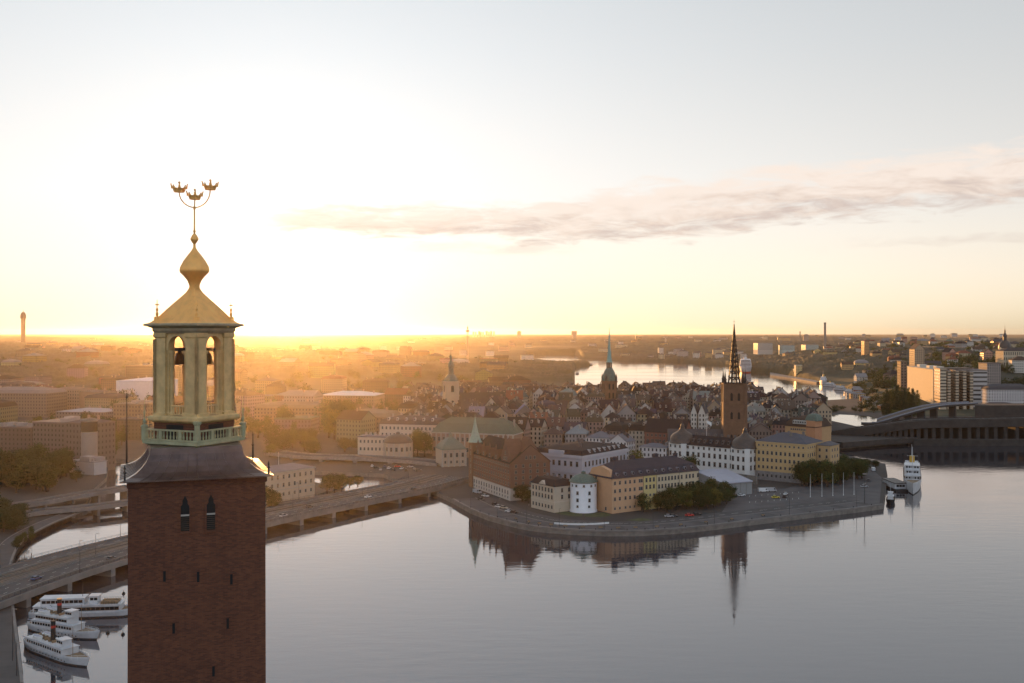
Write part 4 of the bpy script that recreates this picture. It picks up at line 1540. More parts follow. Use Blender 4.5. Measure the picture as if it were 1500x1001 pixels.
def iron_spire_church():
    Y = 705.0
    X = PX(1075.3, Y)
    root = thing('spired_church', 'brick church with square tower and open black iron spire, tallest on the near island', 'church', (X, Y, QZ), math.atan2(-X, Y) * 0.5)
    m = MB()
    hw = 7.4
    for z0, z1, k in ((-1, 31, 0.25), (31, 44, 0.05), (44, 57.2, -0.25)):
        r = hw + k
        m.prism([(-r, -r), (r, -r), (r, r), (-r, r)], z0, z1)
    for z in (30.6, 43.7, 56.6):
        r = hw + 0.45
        m.prism([(-r, -r), (r, -r), (r, r), (-r, r)], z, z + 0.6)
    for sx in (-1, 1):
        for sy in (-1, 1):
            m.prism([(sx * 7.0 - 0.9, sy * 7.0 - 0.9), (sx * 7.0 + 0.9, sy * 7.0 - 0.9), (sx * 7.0 + 0.9, sy * 7.0 + 0.9), (sx * 7.0 - 0.9, sy * 7.0 + 0.9)], -1, 56.5)
    tw = m.build('brick_tower', MAT['church_brick'], root)
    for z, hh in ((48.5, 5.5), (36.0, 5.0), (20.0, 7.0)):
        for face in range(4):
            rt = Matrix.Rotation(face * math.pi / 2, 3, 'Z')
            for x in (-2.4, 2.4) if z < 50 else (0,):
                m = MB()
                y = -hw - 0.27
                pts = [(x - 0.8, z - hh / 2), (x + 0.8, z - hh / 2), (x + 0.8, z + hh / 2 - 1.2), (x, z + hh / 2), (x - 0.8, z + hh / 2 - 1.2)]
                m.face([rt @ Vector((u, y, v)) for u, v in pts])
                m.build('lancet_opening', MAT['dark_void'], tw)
    # openwork octagonal iron spire: ribs, rings and tracery
    zb, zt = 57.0, 97.0
    def rad(z):
        f = (z - zb) / (zt - zb)
        return 3.9 * (1 - f) ** 1.05 + 0.12
    m = MB()
    zs = [zb, 61, 65, 68.8, 72.4, 75.8, 79, 82, 85, 88, 91, 94, zt]
    for k in range(8):
        t = R(22.5 + 45 * k)
        t2 = R(22.5 + 45 * (k + 1))
        for i in range(len(zs) - 1):
            a = Vector((rad(zs[i]) * math.cos(t), rad(zs[i]) * math.sin(t), zs[i]))
            b = Vector((rad(zs[i + 1]) * math.cos(t), rad(zs[i + 1]) * math.sin(t), zs[i + 1]))
            c = Vector((rad(zs[i]) * math.cos(t2), rad(zs[i]) * math.sin(t2), zs[i]))
            d = Vector((rad(zs[i + 1]) * math.cos(t2), rad(zs[i + 1]) * math.sin(t2), zs[i + 1]))
            th = 0.36 - 0.014 * i
            m.tube(a, b, th, th, 5)
            m.tube(a, c, th * 0.9, th * 0.9, 4)
            if i < 6:
                top = (b + d) / 2
                m.tube(a.lerp(b, 0.45), top, th * 0.55, th * 0.55, 4)
                m.tube(c.lerp(d, 0.45), top, th * 0.55, th * 0.55, 4)
            elif i < 10:
                m.tube(a, d, th * 0.6, th * 0.6, 4)
            if i < 9:
                m.tube(a, a + Vector((math.cos(t), math.sin(t), 1.2)) * 0.6, th * 0.8, 0.08, 4)
    m.tube((0, 0, zb), (0, 0, zt), 0.45, 0.1, 6)
    m.tube((0, 0, zt - 1), (0, 0, zt + 3.2), 0.14, 0.05, 6)
    m.box((0, 0, zt + 1.6), (1.3, 0.12, 0.16))
    m.build('iron_spire', MAT['iron'], root)
    for sx in (-1, 1):
        for sy in (-1, 1):
            m = MB()
            m.lathe([(0.95, 56.6), (0.95, 59.6), (1.15, 59.8), (0.7, 60.6), (0.35, 63.5), (0.08, 66.6)], 8, (sx * 6.6, sy * 6.6))
            m.build('pinnacle', MAT['iron'], root)
    # nave, aisle chapels
    m = MB()
    m.prism([(-44, -8), (-7.0, -8), (-7.0, 9), (-44, 9)], -1, 15, bottom=False)
    m.face([(-44, 9, 15), (-44, -8, 15), (-44, 0.5, 25.5)])
    nv = m.build('nave', MAT['church_brick'], root)
    roof_shape(37, 18, 0, 11, 'gable', 0.5, 'x').build('roof', MAT['roof_sheet'], nv, loc=(-25.5, 0.5, 15), color=(0.085, 0.08, 0.082))
    for x in (-38, -30, -22, -14):
        m = MB()
        m.prism([(x - 2.6, -12), (x + 2.6, -12), (x + 2.6, -7.9), (x - 2.6, -7.9)], -1, 10)
        ch = m.build('chapel', MAT['church_brick'], root)
        cone_roof(ch, 'roof', [(4.2, 9.9), (3.4, 11.6), (1.6, 13.4), (0.5, 14.2), (0.4, 15.6), (0.0, 17.0)], 4, (x, -10), MAT['roof_dome'], R(45))


def brick_hall():
    # long red brick house with dark roof left of the church
    a, b = Vector((PX(944, 760), 760.0)), Vector((PX(1003, 745), 745.0))
    c, rz, w = face_frame(a, b, 16)
    H = House('brick_hall', 'long red brick house under dark steep roof left of the iron spired church', 'building', c, rz, w, 16, 4, 18, (0.21, 0.085, 0.06), ROOFS['black'], 'gable', 9, 'x', wall_mat='plaster')
    H.windows('mid', 'front', spread(9, H.w / 2, 1), [15.5, 11.8])
    for x in (-10, 0, 10):
        H.chimney(x, 1, (0.2, 0.12, 0.09), (1.4, 1.4, 1.4))
    # chapel with a small dome and lantern
    Y = 712.0
    X = PX(986, Y)
    r = thing('domed_chapel', 'small domed grey chapel with lantern between the brick hall and the white palace', 'chapel', (X, Y, 4))
    m = MB()
    m.lathe([(7.2, -2), (7.2, 9), (7.6, 9.2), (7.6, 9.6)], 8, rot=R(22.5))
    b_ = m.build('wall', MAT['plaster'], r, color=(0.22, 0.19, 0.165))
    cone_roof(r, 'dome', [(7.7, 9.5), (7.3, 11.5), (5.9, 14.0), (3.6, 16.0), (1.9, 16.8), (1.7, 19.6), (2.0, 19.8), (1.3, 21.0), (0.3, 22.2), (0.1, 24.0)], 16, (0, 0), MAT['roof_dome'])
    for k in range(8):
        t = R(-90 + 45 * k)
        link('window', WIN['tall'], b_, (6.66 * math.cos(t), 6.66 * math.sin(t), 5.5), t + R(90))
    # low white house and white gabled sheds behind the park
    for nm, lab, (pa, pb), Y0, d, h, rk, rh, rc in (
            ('white_low_house', 'low white house with flat grey roof terrace left of the dark domed tower', (936, 976), 690, 14, 14.0, 'hip', 2.2, 'lead'),
            ('white_annex', 'white annex with grey roof and dark chimneys behind the lilac palace', (858, 893), 722, 16, 17, 'hip', 4.0, 'lead'),
            ('white_gabled_house', 'white gabled house with several black chimneys behind the lilac palace', (893, 918), 712, 13, 15.5, 'gable', 5.0, 'lead')):
        a, b = Vector((PX(pa, Y0 + 4), Y0 + 4)), Vector((PX(pb, Y0 - 3), Y0 - 3))
        c, rz, w = face_frame(a, b, d)
        Hh = House(nm, lab, 'house', c, rz, w, d, 4, h, (0.58, 0.54, 0.52), ROOFS[rc], rk, rh)
        for x in spread(4, w / 2, 2):
            Hh.chimney(x, 1, (0.06, 0.05, 0.05), (1.6, 1.6, 1.2))


def noble_quarter():
    """pale pavilions and palaces behind the bridge head"""
    # long assembly house with copper roof and pilasters
    a, b = Vector((PX(633, 772), 772.0)), Vector((PX(752, 752), 752.0))
    c, rz, w = face_frame(a, b, 22)
    H = House('assembly_palace', 'long brick palace with pale pilasters and high green copper roof behind the needle turret', 'palace', c, rz, w, 22, 3, 17.5, (0.30, 0.19, 0.13), (0.115, 0.135, 0.10), 'mansard', 10.5,
              wall_mat='plaster', inset=4.5, low=0.62)
    X, Y = H.w / 2, H.d / 2
    for x in spread(17, X, 0):
        m = MB()
        m.box((x + 1.6, -Y - 0.25, 0), (0.9, 0.5, 16.6))
        m.build('pilaster', MAT['pale_stone'], H.wall)
    H.windows('big', 'front', spread(17, X, 0), [12.5, 5.0])
    m = MB()
    m.prism([(-X - 0.5, -Y - 0.6), (X + 0.5, -Y - 0.6), (X + 0.5, Y), (-X - 0.5, Y)], 16.6, 17.45)
    m.build('cornice', MAT['pale_stone'], H.root)
    for x in (X - 9, X - 3):
        H.chimney(x, 0, (0.3, 0.26, 0.22), (1.3, 1.3, 2.2))
    for nm, lab, px, Yc, hw, hh, rmat, rz_ in (
            ('pilastered_pavilion', 'round fronted pale pavilion with brown domed roof left of the copper roofed pavilion', 583, 752, 10.2, 12.0, 'roof_dome', 0),
            ('copper_pavilion', 'square pale pavilion with green copper tented roof and white columns beside the brick printing house', 660, 720, 9.6, 11.0, 'copper_green', 0.35)):
        X_ = PX(px, Yc)
        r = thing(nm, lab, 'pavilion', (X_, Yc, 3), rz_)
        m = MB()
        sq = hw * 0.86
        if rmat == 'roof_dome':
            m.lathe([(hw, -1), (hw, hh)], 16, rot=R(11.25))
        else:
            m.prism([(-sq, -sq), (sq, -sq), (sq, sq), (-sq, sq)], -1, hh)
        wl = m.build('wall', MAT['plaster'], r, color=(0.42, 0.34, 0.26))
        if rmat == 'roof_dome':
            cone_roof(r, 'roof', [(hw + 0.6, hh - 0.1), (hw + 0.6, hh + 0.3), (hw - 0.6, hh + 2.2), (hw - 2.4, hh + 4.0), (hw - 5.0, hh + 5.2), (1.5, hh + 5.9), (1.4, hh + 7.0), (0, hh + 7.6)], 16, (0, 0), MAT['roof_dome'], R(11.25))
            for k in range(16):
                t = R(22.5 * k)
                m = MB()
                m.box((hw * 0.995 * math.cos(t + R(11.25)), hw * 0.995 * math.sin(t + R(11.25)), 0), (0.9, 0.9, hh), t + R(11.25))
                m.build('pilaster', MAT['pale_stone'], wl)
                tt = t
                ap = hw * math.cos(R(11.25))
                link('window', WIN['big'], wl, (ap * math.cos(tt), ap * math.sin(tt), 7.5), tt + R(90))
        else:
            cone_roof(r, 'roof', [(sq * 1.5, hh - 0.1), (sq * 1.5, hh + 0.3), (sq * 1.15, hh + 3.2), (sq * 0.75, hh + 5.6), (sq * 0.3, hh + 7.6), (1.5, hh + 8.0), (1.5, hh + 9.8), (0.2, hh + 11.2), (0.05, hh + 12.4)], 4, (0, 0), MAT['copper_green'], R(45))
            for k in range(5):
                x = -sq + sq * 2 * k / 4
                for yy in (-sq - 0.4, ):
                    m = MB()
                    m.lathe([(0.75, -0.5), (0.6, 0.2), (0.52, hh - 1.2), (0.8, hh - 0.6)], 10, (x, yy))
                    m.build('column', MAT['pale_stone'], wl)
            for x in (-6.2, -2.1, 2.1, 6.2):
                link('window', WIN['big'], wl, (x, -sq, 7.2), 0)
                link('window', WIN['big'], wl, (sq, x, 7.2), R(90))
                link('window', WIN['mid'], wl, (x, -sq, 2.6), 0)
    for nm, lab, (pa, Ya), (pb, Yb), d, h, col, rk, rh, rc in (
            ('white_palace_wing', 'white three storey palace with grey roof and many chimneys above the brown domed pavilion', (556, 800), (640, 788), 24, 21, (0.52, 0.44, 0.36), 'mansard', 6, 'grey'),
            ('low_palace_wing', 'low white palace wing with balustrade left of the brown domed pavilion', (524, 772), (572, 768), 14, 13.5, (0.54, 0.46, 0.36), 'flat', 0.8, 'lead')):
        a, b = Vector((PX(pa, Ya), Ya)), Vector((PX(pb, Yb), Yb))
        c, rz, w = face_frame(a, b, d)
        Hh = House(nm, lab, 'palace', c, rz, w, d, 3, h, col, ROOFS[rc], rk, rh, wall_mat='plaster')
        n = max(6, round(w / 3.3))
        for zz in ([h - 3, h - 8.0, h - 13.5] if h > 15 else [h - 3, h - 8.5]):
            Hh.windows('tall', 'front', spread(n, w / 2, 0.8), [zz])
        for x in spread(6, w / 2, 2):
            Hh.chimney(x, 2, (0.45, 0.40, 0.35), (1.3, 1.3, 1.0))
            if rk == 'mansard':
                Hh.dormer(x + 2, -1, (0.45, 0.42, 0.4), 0.92)
    # island house by the bridge
    a, b = Vector((PX(383, 612), 612.0)), Vector((PX(461, 604), 604.0))
    a, b = P(384, 740, 2.2), P(461, 727, 2.2)
    c, rz, w = face_frame(a, b, 17)
    H = House('islet_house', 'pale stone house with flat lilac roof on the islet right of the brick tower', 'house', c, rz, w, 17, 2.2, 16.5, (0.47, 0.37, 0.27), (0.20, 0.18, 0.19), 'hip', 2.4, wall_mat='plaster')
    X, Y = H.w / 2, H.d / 2
    H.windows('tall', 'front', spread(9, X, 0.8), [13.4, 9.0])
    H.windows('mid', 'front', spread(9, X, 0.8), [4.0])
    H.windows('tall', 'right', spread(5, Y, 0.8), [13.4, 9.0, 4.0])
    m = MB()
    m.prism([(-X - 0.35, -Y - 0.35), (X + 0.35, -Y - 0.35), (X + 0.35, Y), (-X - 0.35, Y)], 15.8, 16.4)
    m.prism([(-X - 0.15, -Y - 0.15), (X + 0.15, -Y - 0.15), (X + 0.15, Y), (-X - 0.15, Y)], 6.3, 6.7)
    m.build('cornice', MAT['pale_stone'], H.root)
    f = thing('flagpole', 'thin flagpole standing on the flat lilac roof of the islet house', 'flagpole', (c[0], c[1], 2.2 + 18.7))
    m = MB()
    m.tube((0, 0, -0.4), (0, 0, 7), 0.1, 0.05)
    m.build('pole', MAT['white_paint'], f)
    m = MB()
    m.lathe([(0, 6.9), (0.16, 7.05), (0, 7.2)], 8)
    m.build('finial', MAT['gilt'], f)


brick_printing_house()
lilac_palace()
cream_house()
white_round_tower()
long_yellow_block()
white_palace()
yellow_house()
orange_block()
pavilion()
iron_spire_church()
brick_hall()
noble_quarter()
mat('blue_glass', None, (0.20, 0.21, 0.25), 0.35)
mat('dark_stone', mottled((0.042, 0.036, 0.032), 0.2, 0.3), rough=0.9)  # on the viaduct piers it paints their silhouette shade into the colour

# ------------------------------------------------------------------ bridges and ramps
def bridge(name, label, line, prof, mats, mat_list, piers=(), pier_off=(2, 30), pier_w=2.4, under=4.0, rails=(), tracks=(), lanes=(), pier_mat='concrete'):
    """deck swept along a line; prof = section points (offset, height), mats index per strip"""
    o = line[0]
    root = thing(name, label, 'bridge', (o[0], o[1], 0))
    L = [Vector((p[0] - o[0], p[1] - o[1], p[2])) for p in line]
    m = MB()
    sweep(m, L, prof, mats)
    m.build('deck', mat_list, root)
    for off, hgt, step in rails:
        m = MB()
        sweep(m, L, [(off - 0.05, hgt - 0.08), (off - 0.05, hgt), (off + 0.05, hgt), (off + 0.05, hgt - 0.08), (off - 0.05, hgt - 0.08)])
        sweep(m, L, [(off - 0.03, hgt - 0.55), (off - 0.03, hgt - 0.48), (off + 0.03, hgt - 0.48), (off + 0.03, hgt - 0.55)])
        acc = 0.0
        for i in range(len(L) - 1):
            a, b = L[i], L[i + 1]
            t = (b - a)
            ln = t.length
            t.normalize()
            d = step - acc
            while d < ln:
                p = a + t * d
                m.box((p.x - t.y * off, p.y + t.x * off, p.z), (0.1, 0.1, hgt))
                d += step
            acc = (ln - (d - step)) if d >= ln else 0
        m.build('railing', MAT['dark_metal'], root)
    for off in tracks:
        for s in (-0.72, 0.72):
            m = MB()
            sweep(m, L, [(off + s - 0.05, 0.2), (off + s - 0.05, 0.38), (off + s + 0.05, 0.38), (off + s + 0.05, 0.2)])
            m.build('track_rail', MAT['steel_rail'], root)
    m = MB()
    for off, dash in lanes:
        for i in range(len(L) - 1):
            if dash:
                sweep(m, [L[i].lerp(L[i + 1], 0.1), L[i].lerp(L[i + 1], 0.45)], [(off - 0.09, 0.025), (off + 0.09, 0.025)])
            else:
                sweep(m, [L[i], L[i + 1]], [(off - 0.08, 0.025), (off + 0.08, 0.025)])
    if lanes:
        m.build('lane_marking', MAT['line_paint'], root)
    for f in piers:
        i = f * (len(L) - 1)
        k = min(int(i), len(L) - 2)
        p = L[k].lerp(L[k + 1], i - k)
        t = (L[k + 1] - L[k]).normalized()
        a, b = pier_off
        c = p + Vector((-t.y, t.x, 0)) * ((a + b) / 2)
        m = MB()
        ang = math.atan2(t.x, -t.y)
        m.box((c.x, c.y, -3), (abs(b - a), pier_w, p.z + 3 - 1.3), ang)
        m.build('pier', MAT[pier_mat], root)
    return root


def lv(pts, k=8):
    return smooth_line([Vector((PX(px, Y), Y, z)) for px, Y, z in pts], k)


MAIN_LINE = lv([(-160, 292, 4.6), (20, 350, 4.4), (188, 411, 4.3), (388, 487, 4.2), (520, 543, 4.0), (640, 603, 3.8), (697, 648, 3.6)], 10)
bridge('road_rail_bridge', 'long low concrete bridge with road lanes and rail tracks crossing to the near island', MAIN_LINE,
       [(0, -1.5), (-0.5, -1.4), (-0.5, 0.9), (-0.2, 0.9), (-0.2, 0.06), (3.2, 0.06), (3.2, -0.3), (4.4, -0.3), (4.4, 0.9), (4.8, 0.9), (4.8, 0.0), (17.0, 0.0), (17.0, 0.75), (17.5, 0.75), (17.5, 0.05),
        (27.5, 0.05), (27.5, 0.7), (28.0, 0.7), (28.0, 0.02), (36.2, 0.02), (36.2, 0.25), (37.6, 0.25), (37.6, -1.5), (0, -1.5)],
       [0, 0, 0, 0, 1, 0, 4, 0, 0, 0, 2, 0, 0, 0, 3, 0, 0, 0, 2, 0, 1, 0, 0], [MAT['concrete'], MAT['paving'], MAT['asphalt'], MAT['ballast'], MAT['dark_void']],  # black strip paints the shade in the gap between the decks
       piers=[i / 16 for i in range(2, 16)], pier_off=(-0.3, 36.0), rails=((3.0, 1.15, 3.0), (37.4, 1.4, 3.5)), tracks=(20.2, 24.6),
       lanes=((8.8, True), (12.9, True), (5.2, False), (16.6, False), (32.0, True)))
RAMP_A = lv([(-120, 500, 4.5), (0, 523, 5.5), (70, 541, 6.0), (130, 563, 6.4), (190, 584, 6.6), (300, 628, 6.6), (380, 668, 6.0)], 8)
bridge('upper_ramp', 'curved upper concrete road ramp behind the lower ramp left of the brick tower', RAMP_A,
       [(0, -1.3), (-0.3, -1.2), (-0.3, 0.9), (0, 0.9), (0, 0), (9.5, 0), (9.5, 0.9), (9.8, 0.9), (9.8, -1.3), (0, -1.3)], [0, 0, 0, 0, 1, 0, 0, 0, 0], [MAT['concrete'], MAT['asphalt']],
       piers=[i / 9 for i in range(1, 9)], pier_off=(1.5, 8), pier_w=1.4, lanes=((4.7, True),))
RAMP_B = lv([(-120, 470, 3.4), (10, 505, 4.0), (70, 521, 4.4), (128, 530, 4.6), (190, 546, 4.6), (300, 578, 4.4), (380, 606, 3.8)], 8)
bridge('lower_ramp', 'lower concrete road ramp over the inner basin left of the brick tower', RAMP_B,
       [(0, -1.3), (-0.3, -1.2), (-0.3, 0.9), (0, 0.9), (0, 0), (8.5, 0), (8.5, 0.9), (8.8, 0.9), (8.8, -1.3), (0, -1.3)], [0, 0, 0, 0, 1, 0, 0, 0, 0], [MAT['concrete'], MAT['asphalt']],
       piers=[i / 9 for i in range(1, 9)], pier_off=(1.5, 7), pier_w=1.4, lanes=((4.2, True),))
VASA = lv([(388, 770, 5.0), (440, 742, 5.6), (520, 730, 5.8), (600, 722, 4.6), (640, 712, 3.6)], 8)
bridge('stone_street_bridge', 'pale street bridge with parked traffic between the round pavilions and the islet house', VASA,
       [(0, -1.6), (-0.3, -1.5), (-0.3, 0.9), (0, 0.9), (0, 0.1), (2.5, 0.1), (2.5, 0), (13, 0), (13, 0.1), (15.5, 0.1), (15.5, 0.9), (15.8, 0.9), (15.8, -1.6), (0, -1.6)],
       [0, 0, 0, 2, 2, 0, 1, 0, 2, 0, 0, 0, 0], [MAT['granite'], MAT['asphalt'], MAT['paving']], piers=[0.2, 0.35, 0.5, 0.65, 0.8], pier_off=(0, 15), pier_w=3)
SOUTH_A = lv([(1196, 900, 4.5), (1250, 886, 10.5), (1300, 878, 15.5), (1350, 872, 19.2), (1420, 872, 20.0), (1500, 874, 20.5), (1640, 880, 21)], 8)
bridge('elevated_viaduct', 'dark elevated viaduct on square piers, spanning the right edge of the harbour', SOUTH_A,
       [(0, -5.6), (-0.5, -5.4), (-0.5, 1.0), (-0.2, 1.0), (-0.2, 0), (12, 0), (12, 0.7), (12.4, 0.7), (12.4, 0), (25, 0), (25, 1.0), (25.3, 1.0), (25.3, -5.6), (0, -5.6)],
       [0, 0, 0, 0, 1, 0, 0, 0, 1, 0, 0, 0, 0], [MAT['dark_stone'], MAT['asphalt']], piers=[0.1 + i * 0.030 for i in range(30)], pier_off=(1.5, 24), pier_w=3.0, pier_mat='dark_stone', rails=((25.1, 1.9, 5.0),),
       lanes=((4, True), (8, True), (16.5, True), (20.7, True)))
SOUTH_B = lv([(1262, 990, 8.0), (1284, 960, 11.0), (1320, 968, 17.0), (1352, 984, 21.5), (1384, 1004, 24.0), (1432, 1024, 24.5)], 8)
bridge('rising_metro_bridge', 'sloping bridge with two pale blue glass parapets rising behind the dark viaduct', SOUTH_B,
       [(0, -2.0), (-0.4, -1.8), (-0.4, -0.1), (-0.35, 0.9), (0, 0.9), (0, 0), (10, 0), (10, 1.2), (10.4, 1.2), (10.4, -2.0), (0, -2.0)], [0, 0, 2, 2, 2, 1, 2, 2, 0, 0], [MAT['dark_stone'], MAT['ballast'], MAT['blue_glass']],
       piers=[0.15 + i * 0.12 for i in range(7)], pier_off=(1.5, 9), pier_w=2, pier_mat='dark_stone')
# embankments under the viaduct and the low quays in front of it
m = MB()
em = [P(1205, 652, 2.6), P(1235, 655, 2.6), P(1300, 650, 2.6), P(1343, 648, 2.6), P(1343, 634, 2.6), P(1215, 640, 2.6)]
m.prism([(p.x, p.y) for p in em], 2.0, 6.2)
em = [Vector((PX(1338, 866), 866)), Vector((PX(1560, 862), 862)), Vector((PX(1560, 868), 868)), Vector((PX(1338, 871), 871))]
m.prism([(p.x, p.y) for p in em], -2.0, 5.4)
em = [Vector((PX(1430, 905), 905)), Vector((PX(1640, 905), 905)), Vector((PX(1640, 1000), 1000)), Vector((PX(1430, 1000), 1000))]
m.prism([(p.x, p.y) for p in em], 2.0, 13.0)
em = [Vector((PX(1428, 1008), 1008)), Vector((PX(1640, 1008), 1008)), Vector((PX(1640, 1034), 1034)), Vector((PX(1428, 1034), 1034))]
m.prism([(p.x, p.y) for p in em], 2.0, 23.5)
em = [Vector((PX(1432, 1035), 1035)), Vector((PX(1640, 1035), 1035)), Vector((PX(1640, 1090), 1090)), Vector((PX(1432, 1090), 1090))]
m.prism([(p.x, p.y) for p in em], 2.0, 17.0)
structure('embankment_ground', m, MAT['dark_stone'])
for ln, nm in ((smooth_line([P(34, 1001, QZ), P(28, 950, QZ), P(18, 875, QZ), P(14, 838, QZ), P(24, 806, QZ), P(40, 787, QZ), P(75, 768, QZ), P(105, 756, QZ), P(128, 746, QZ)], 6), 'promenade'),):
    m = MB()
    ln = [Vector((p.x, p.y, QZ)) for p in ln]
    sweep(m, ln, [(7.5, 0.03), (0.7, 0.03)])
    structure('promenade_pavement', m, MAT['asphalt'])
    m = MB()
    sweep(m, ln, [(7.9, 0.2), (7.5, 0.2), (7.5, 0.03)])
    sweep(m, ln, [(0.7, 0.03), (0.7, 0.3), (-0.1, 0.3), (-0.1, -0.4)])
    structure('promenade_kerb', m, MAT['concrete'])
    m = MB()
    sweep(m, ln, [(14.5, 0.035), (7.9, 0.035)])
    structure('promenade_road', m, MAT['dark_stone'])

# ------------------------------------------------------------------ landmarks of the old town and beyond
LAND = []                                            # (name used in labels, x, y) of landmarks others are described by


def landmark(nm, x, y):
    LAND.append((nm, x, y))


for nm_, px_, Y_ in (('green needle turret', 692, 620), ('copper roofed assembly palace', 690, 765), ('lilac palace', 850, 620), ('iron spired church', 1075, 705), ('red brick hall', 972, 752),
                     ('orange corner block', 1195, 705), ('brown domed pavilion', 583, 752)):
    landmark(nm_, PX(px_, Y_), Y_)


def needle_church():
    Y = 1065.0
    X = PX(892.5, Y)
    landmark('green needle spire', X, Y)
    r = thing('needle_spire_church', 'brick church tower with dark copper lantern and thin green needle spire in the old town', 'church', (X, Y, 6), 0.25)
    m = MB()
    m.prism([(-6.2, -6.2), (6.2, -6.2), (6.2, 6.2), (-6.2, 6.2)], -2, 38)
    m.prism([(-6.6, -6.6), (6.6, -6.6), (6.6, 6.6), (-6.6, 6.6)], 37.2, 38.6)
    t = m.build('tower', MAT['church_brick'], r)
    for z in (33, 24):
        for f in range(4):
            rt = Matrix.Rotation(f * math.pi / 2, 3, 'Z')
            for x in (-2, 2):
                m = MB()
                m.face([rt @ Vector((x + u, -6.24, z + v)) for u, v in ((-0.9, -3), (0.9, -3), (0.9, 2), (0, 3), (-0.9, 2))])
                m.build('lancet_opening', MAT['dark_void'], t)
    for sx in (-1, 1):
        for sy in (-1, 1):
            m = MB()
            m.lathe([(0.9, 38.4), (0.9, 41.5), (1.1, 41.8), (0.1, 46)], 6, (sx * 5.6, sy * 5.6))
            m.build('pinnacle', MAT['roof_dome'], r)
    cone_roof(r, 'lantern', [(6.9, 38.5), (7.1, 40.5), (6.7, 43.5), (6.2, 45.5), (5.0, 48.5), (3.4, 51.0), (2.7, 52.2)], 8, (0, 0), MAT['copper_dull'], R(22.5))
    m = MB()
    for k in range(8):
        t_ = R(22.5 + 45 * k)
        m.tube((2.5 * math.cos(t_), 2.5 * math.sin(t_), 52), (2.5 * math.cos(t_), 2.5 * math.sin(t_), 57.6), 0.42, 0.42, 5)
    m.lathe([(1.2, 52), (1.2, 57.6)], 8)
    m.lathe([(2.9, 51.9), (3.1, 52.4)], 8, rot=R(22.5))
    m.build('open_lantern', MAT['roof_dome'], r)
    cone_roof(r, 'needle', [(3.3, 57.4), (2.7, 58.6), (2.1, 62), (1.3, 72), (0.6, 83), (0.18, 90.5), (0.1, 93.5)], 8, (0, 0), MAT['copper_needle'], R(22.5))
    m = MB()
    m.prism([(6.0, -8), (38, -8), (38, 9), (6.0, 9)], -2, 14)
    m.face([(38, -8, 14), (38, 9, 14), (38, 0.5, 25)])
    nv = m.build('nave', MAT['church_brick'], r)
    roof_shape(33, 18, 0, 11, 'gable', 0.5, 'x').build('roof', MAT['roof_sheet'], nv, loc=(22, 0.5, 14), color=(0.06, 0.055, 0.05))


def cathedral():
    Y = 985.0
    X = PX(660.5, Y)
    landmark('pale cathedral tower', X, Y)
    r = thing('cathedral', 'pale rendered cathedral tower with dark stepped lantern in the golden haze', 'church', (X, Y, 8), 0.3)
    m = MB()
    m.prism([(-6.4, -6.4), (6.4, -6.4), (6.4, 6.4), (-6.4, 6.4)], -4, 40)
    for z, k in ((38.6, 0.6), (26, 0.35)):
        m.prism([(-6.4 - k, -6.4 - k), (6.4 + k, -6.4 - k), (6.4 + k, 6.4 + k), (-6.4 - k, 6.4 + k)], z, z + 1.3)
    t = m.build('tower', MAT['plaster'], r, color=(0.46, 0.33, 0.22))
    for z in (33, 19):
        for f in range(4):
            rt = Matrix.Rotation(f * math.pi / 2, 3, 'Z')
            m = MB()
            m.face([rt @ Vector((u, -6.44, z + v)) for u, v in ((-1.4, -3), (1.4, -3), (1.4, 2), (0.8, 3), (-0.8, 3), (-1.4, 2))])
            m.build('belfry_opening', MAT['dark_void'], t)
    cone_roof(r, 'dome', [(6.6, 39.8), (6.4, 41.5), (5.0, 44.5), (3.6, 46.0), (3.3, 46.5)], 8, (0, 0), MAT['copper_dull'], R(22.5))
    cone_roof(r, 'lantern', [(2.7, 46.4), (2.7, 53.5), (3.2, 54.0), (3.2, 54.6), (2.4, 57.5), (1.1, 59.0), (1.0, 62.0), (1.3, 62.4), (0.3, 64.5), (0.12, 72)], 8, (0, 0), MAT['copper_dull'], R(22.5))
    m = MB()
    m.prism([(6.3, -11), (52, -11), (52, 12), (6.3, 12)], -4, 17)
    m.face([(52, -11, 17), (52, 12, 17), (52, 0.5, 29)])
    nv = m.build('nave', MAT['plaster'], r, color=(0.42, 0.27, 0.17))
    roof_shape(47, 24, 0, 12, 'gable', 0.5, 'x').build('roof', MAT['roof_sheet'], nv, loc=(29, 0.5, 17), color=(0.06, 0.05, 0.045))


mat('copper_dull', mottled((0.085, 0.125, 0.10), 0.8, 0.3), rough=0.6)
mat('copper_needle', mottled((0.17, 0.33, 0.29), 1.2, 0.2), rough=0.6)
needle_church()
cathedral()

WALLS = {'ochre': (0.50, 0.32, 0.15), 'pink': (0.47, 0.27, 0.20), 'cream': (0.54, 0.43, 0.28), 'grey': (0.36, 0.33, 0.31), 'white': (0.58, 0.53, 0.46), 'rust red': (0.33, 0.135, 0.085), 'yellow': (0.54, 0.40, 0.17), 'brown': (0.27, 0.18, 0.13)}
WN = list(WALLS)
RN = {'black': ROOFS['black'], 'dark brown': ROOFS['brown'], 'grey': ROOFS['grey'], 'red tiled': ROOFS['red'], 'pale grey': (0.23, 0.22, 0.22), 'green copper': (0.115, 0.145, 0.11)}
ORD = ['nearest', 'second', 'third', 'fourth', 'fifth', 'sixth', 'seventh', 'eighth', 'ninth', 'tenth', 'eleventh', 'twelfth']
ROOFW = {'gable': 'gabled', 'hip': 'hipped', 'mansard': 'mansard', 'flat': 'flat'}
PENDING = []                                          # (object, look, noun, x, y)


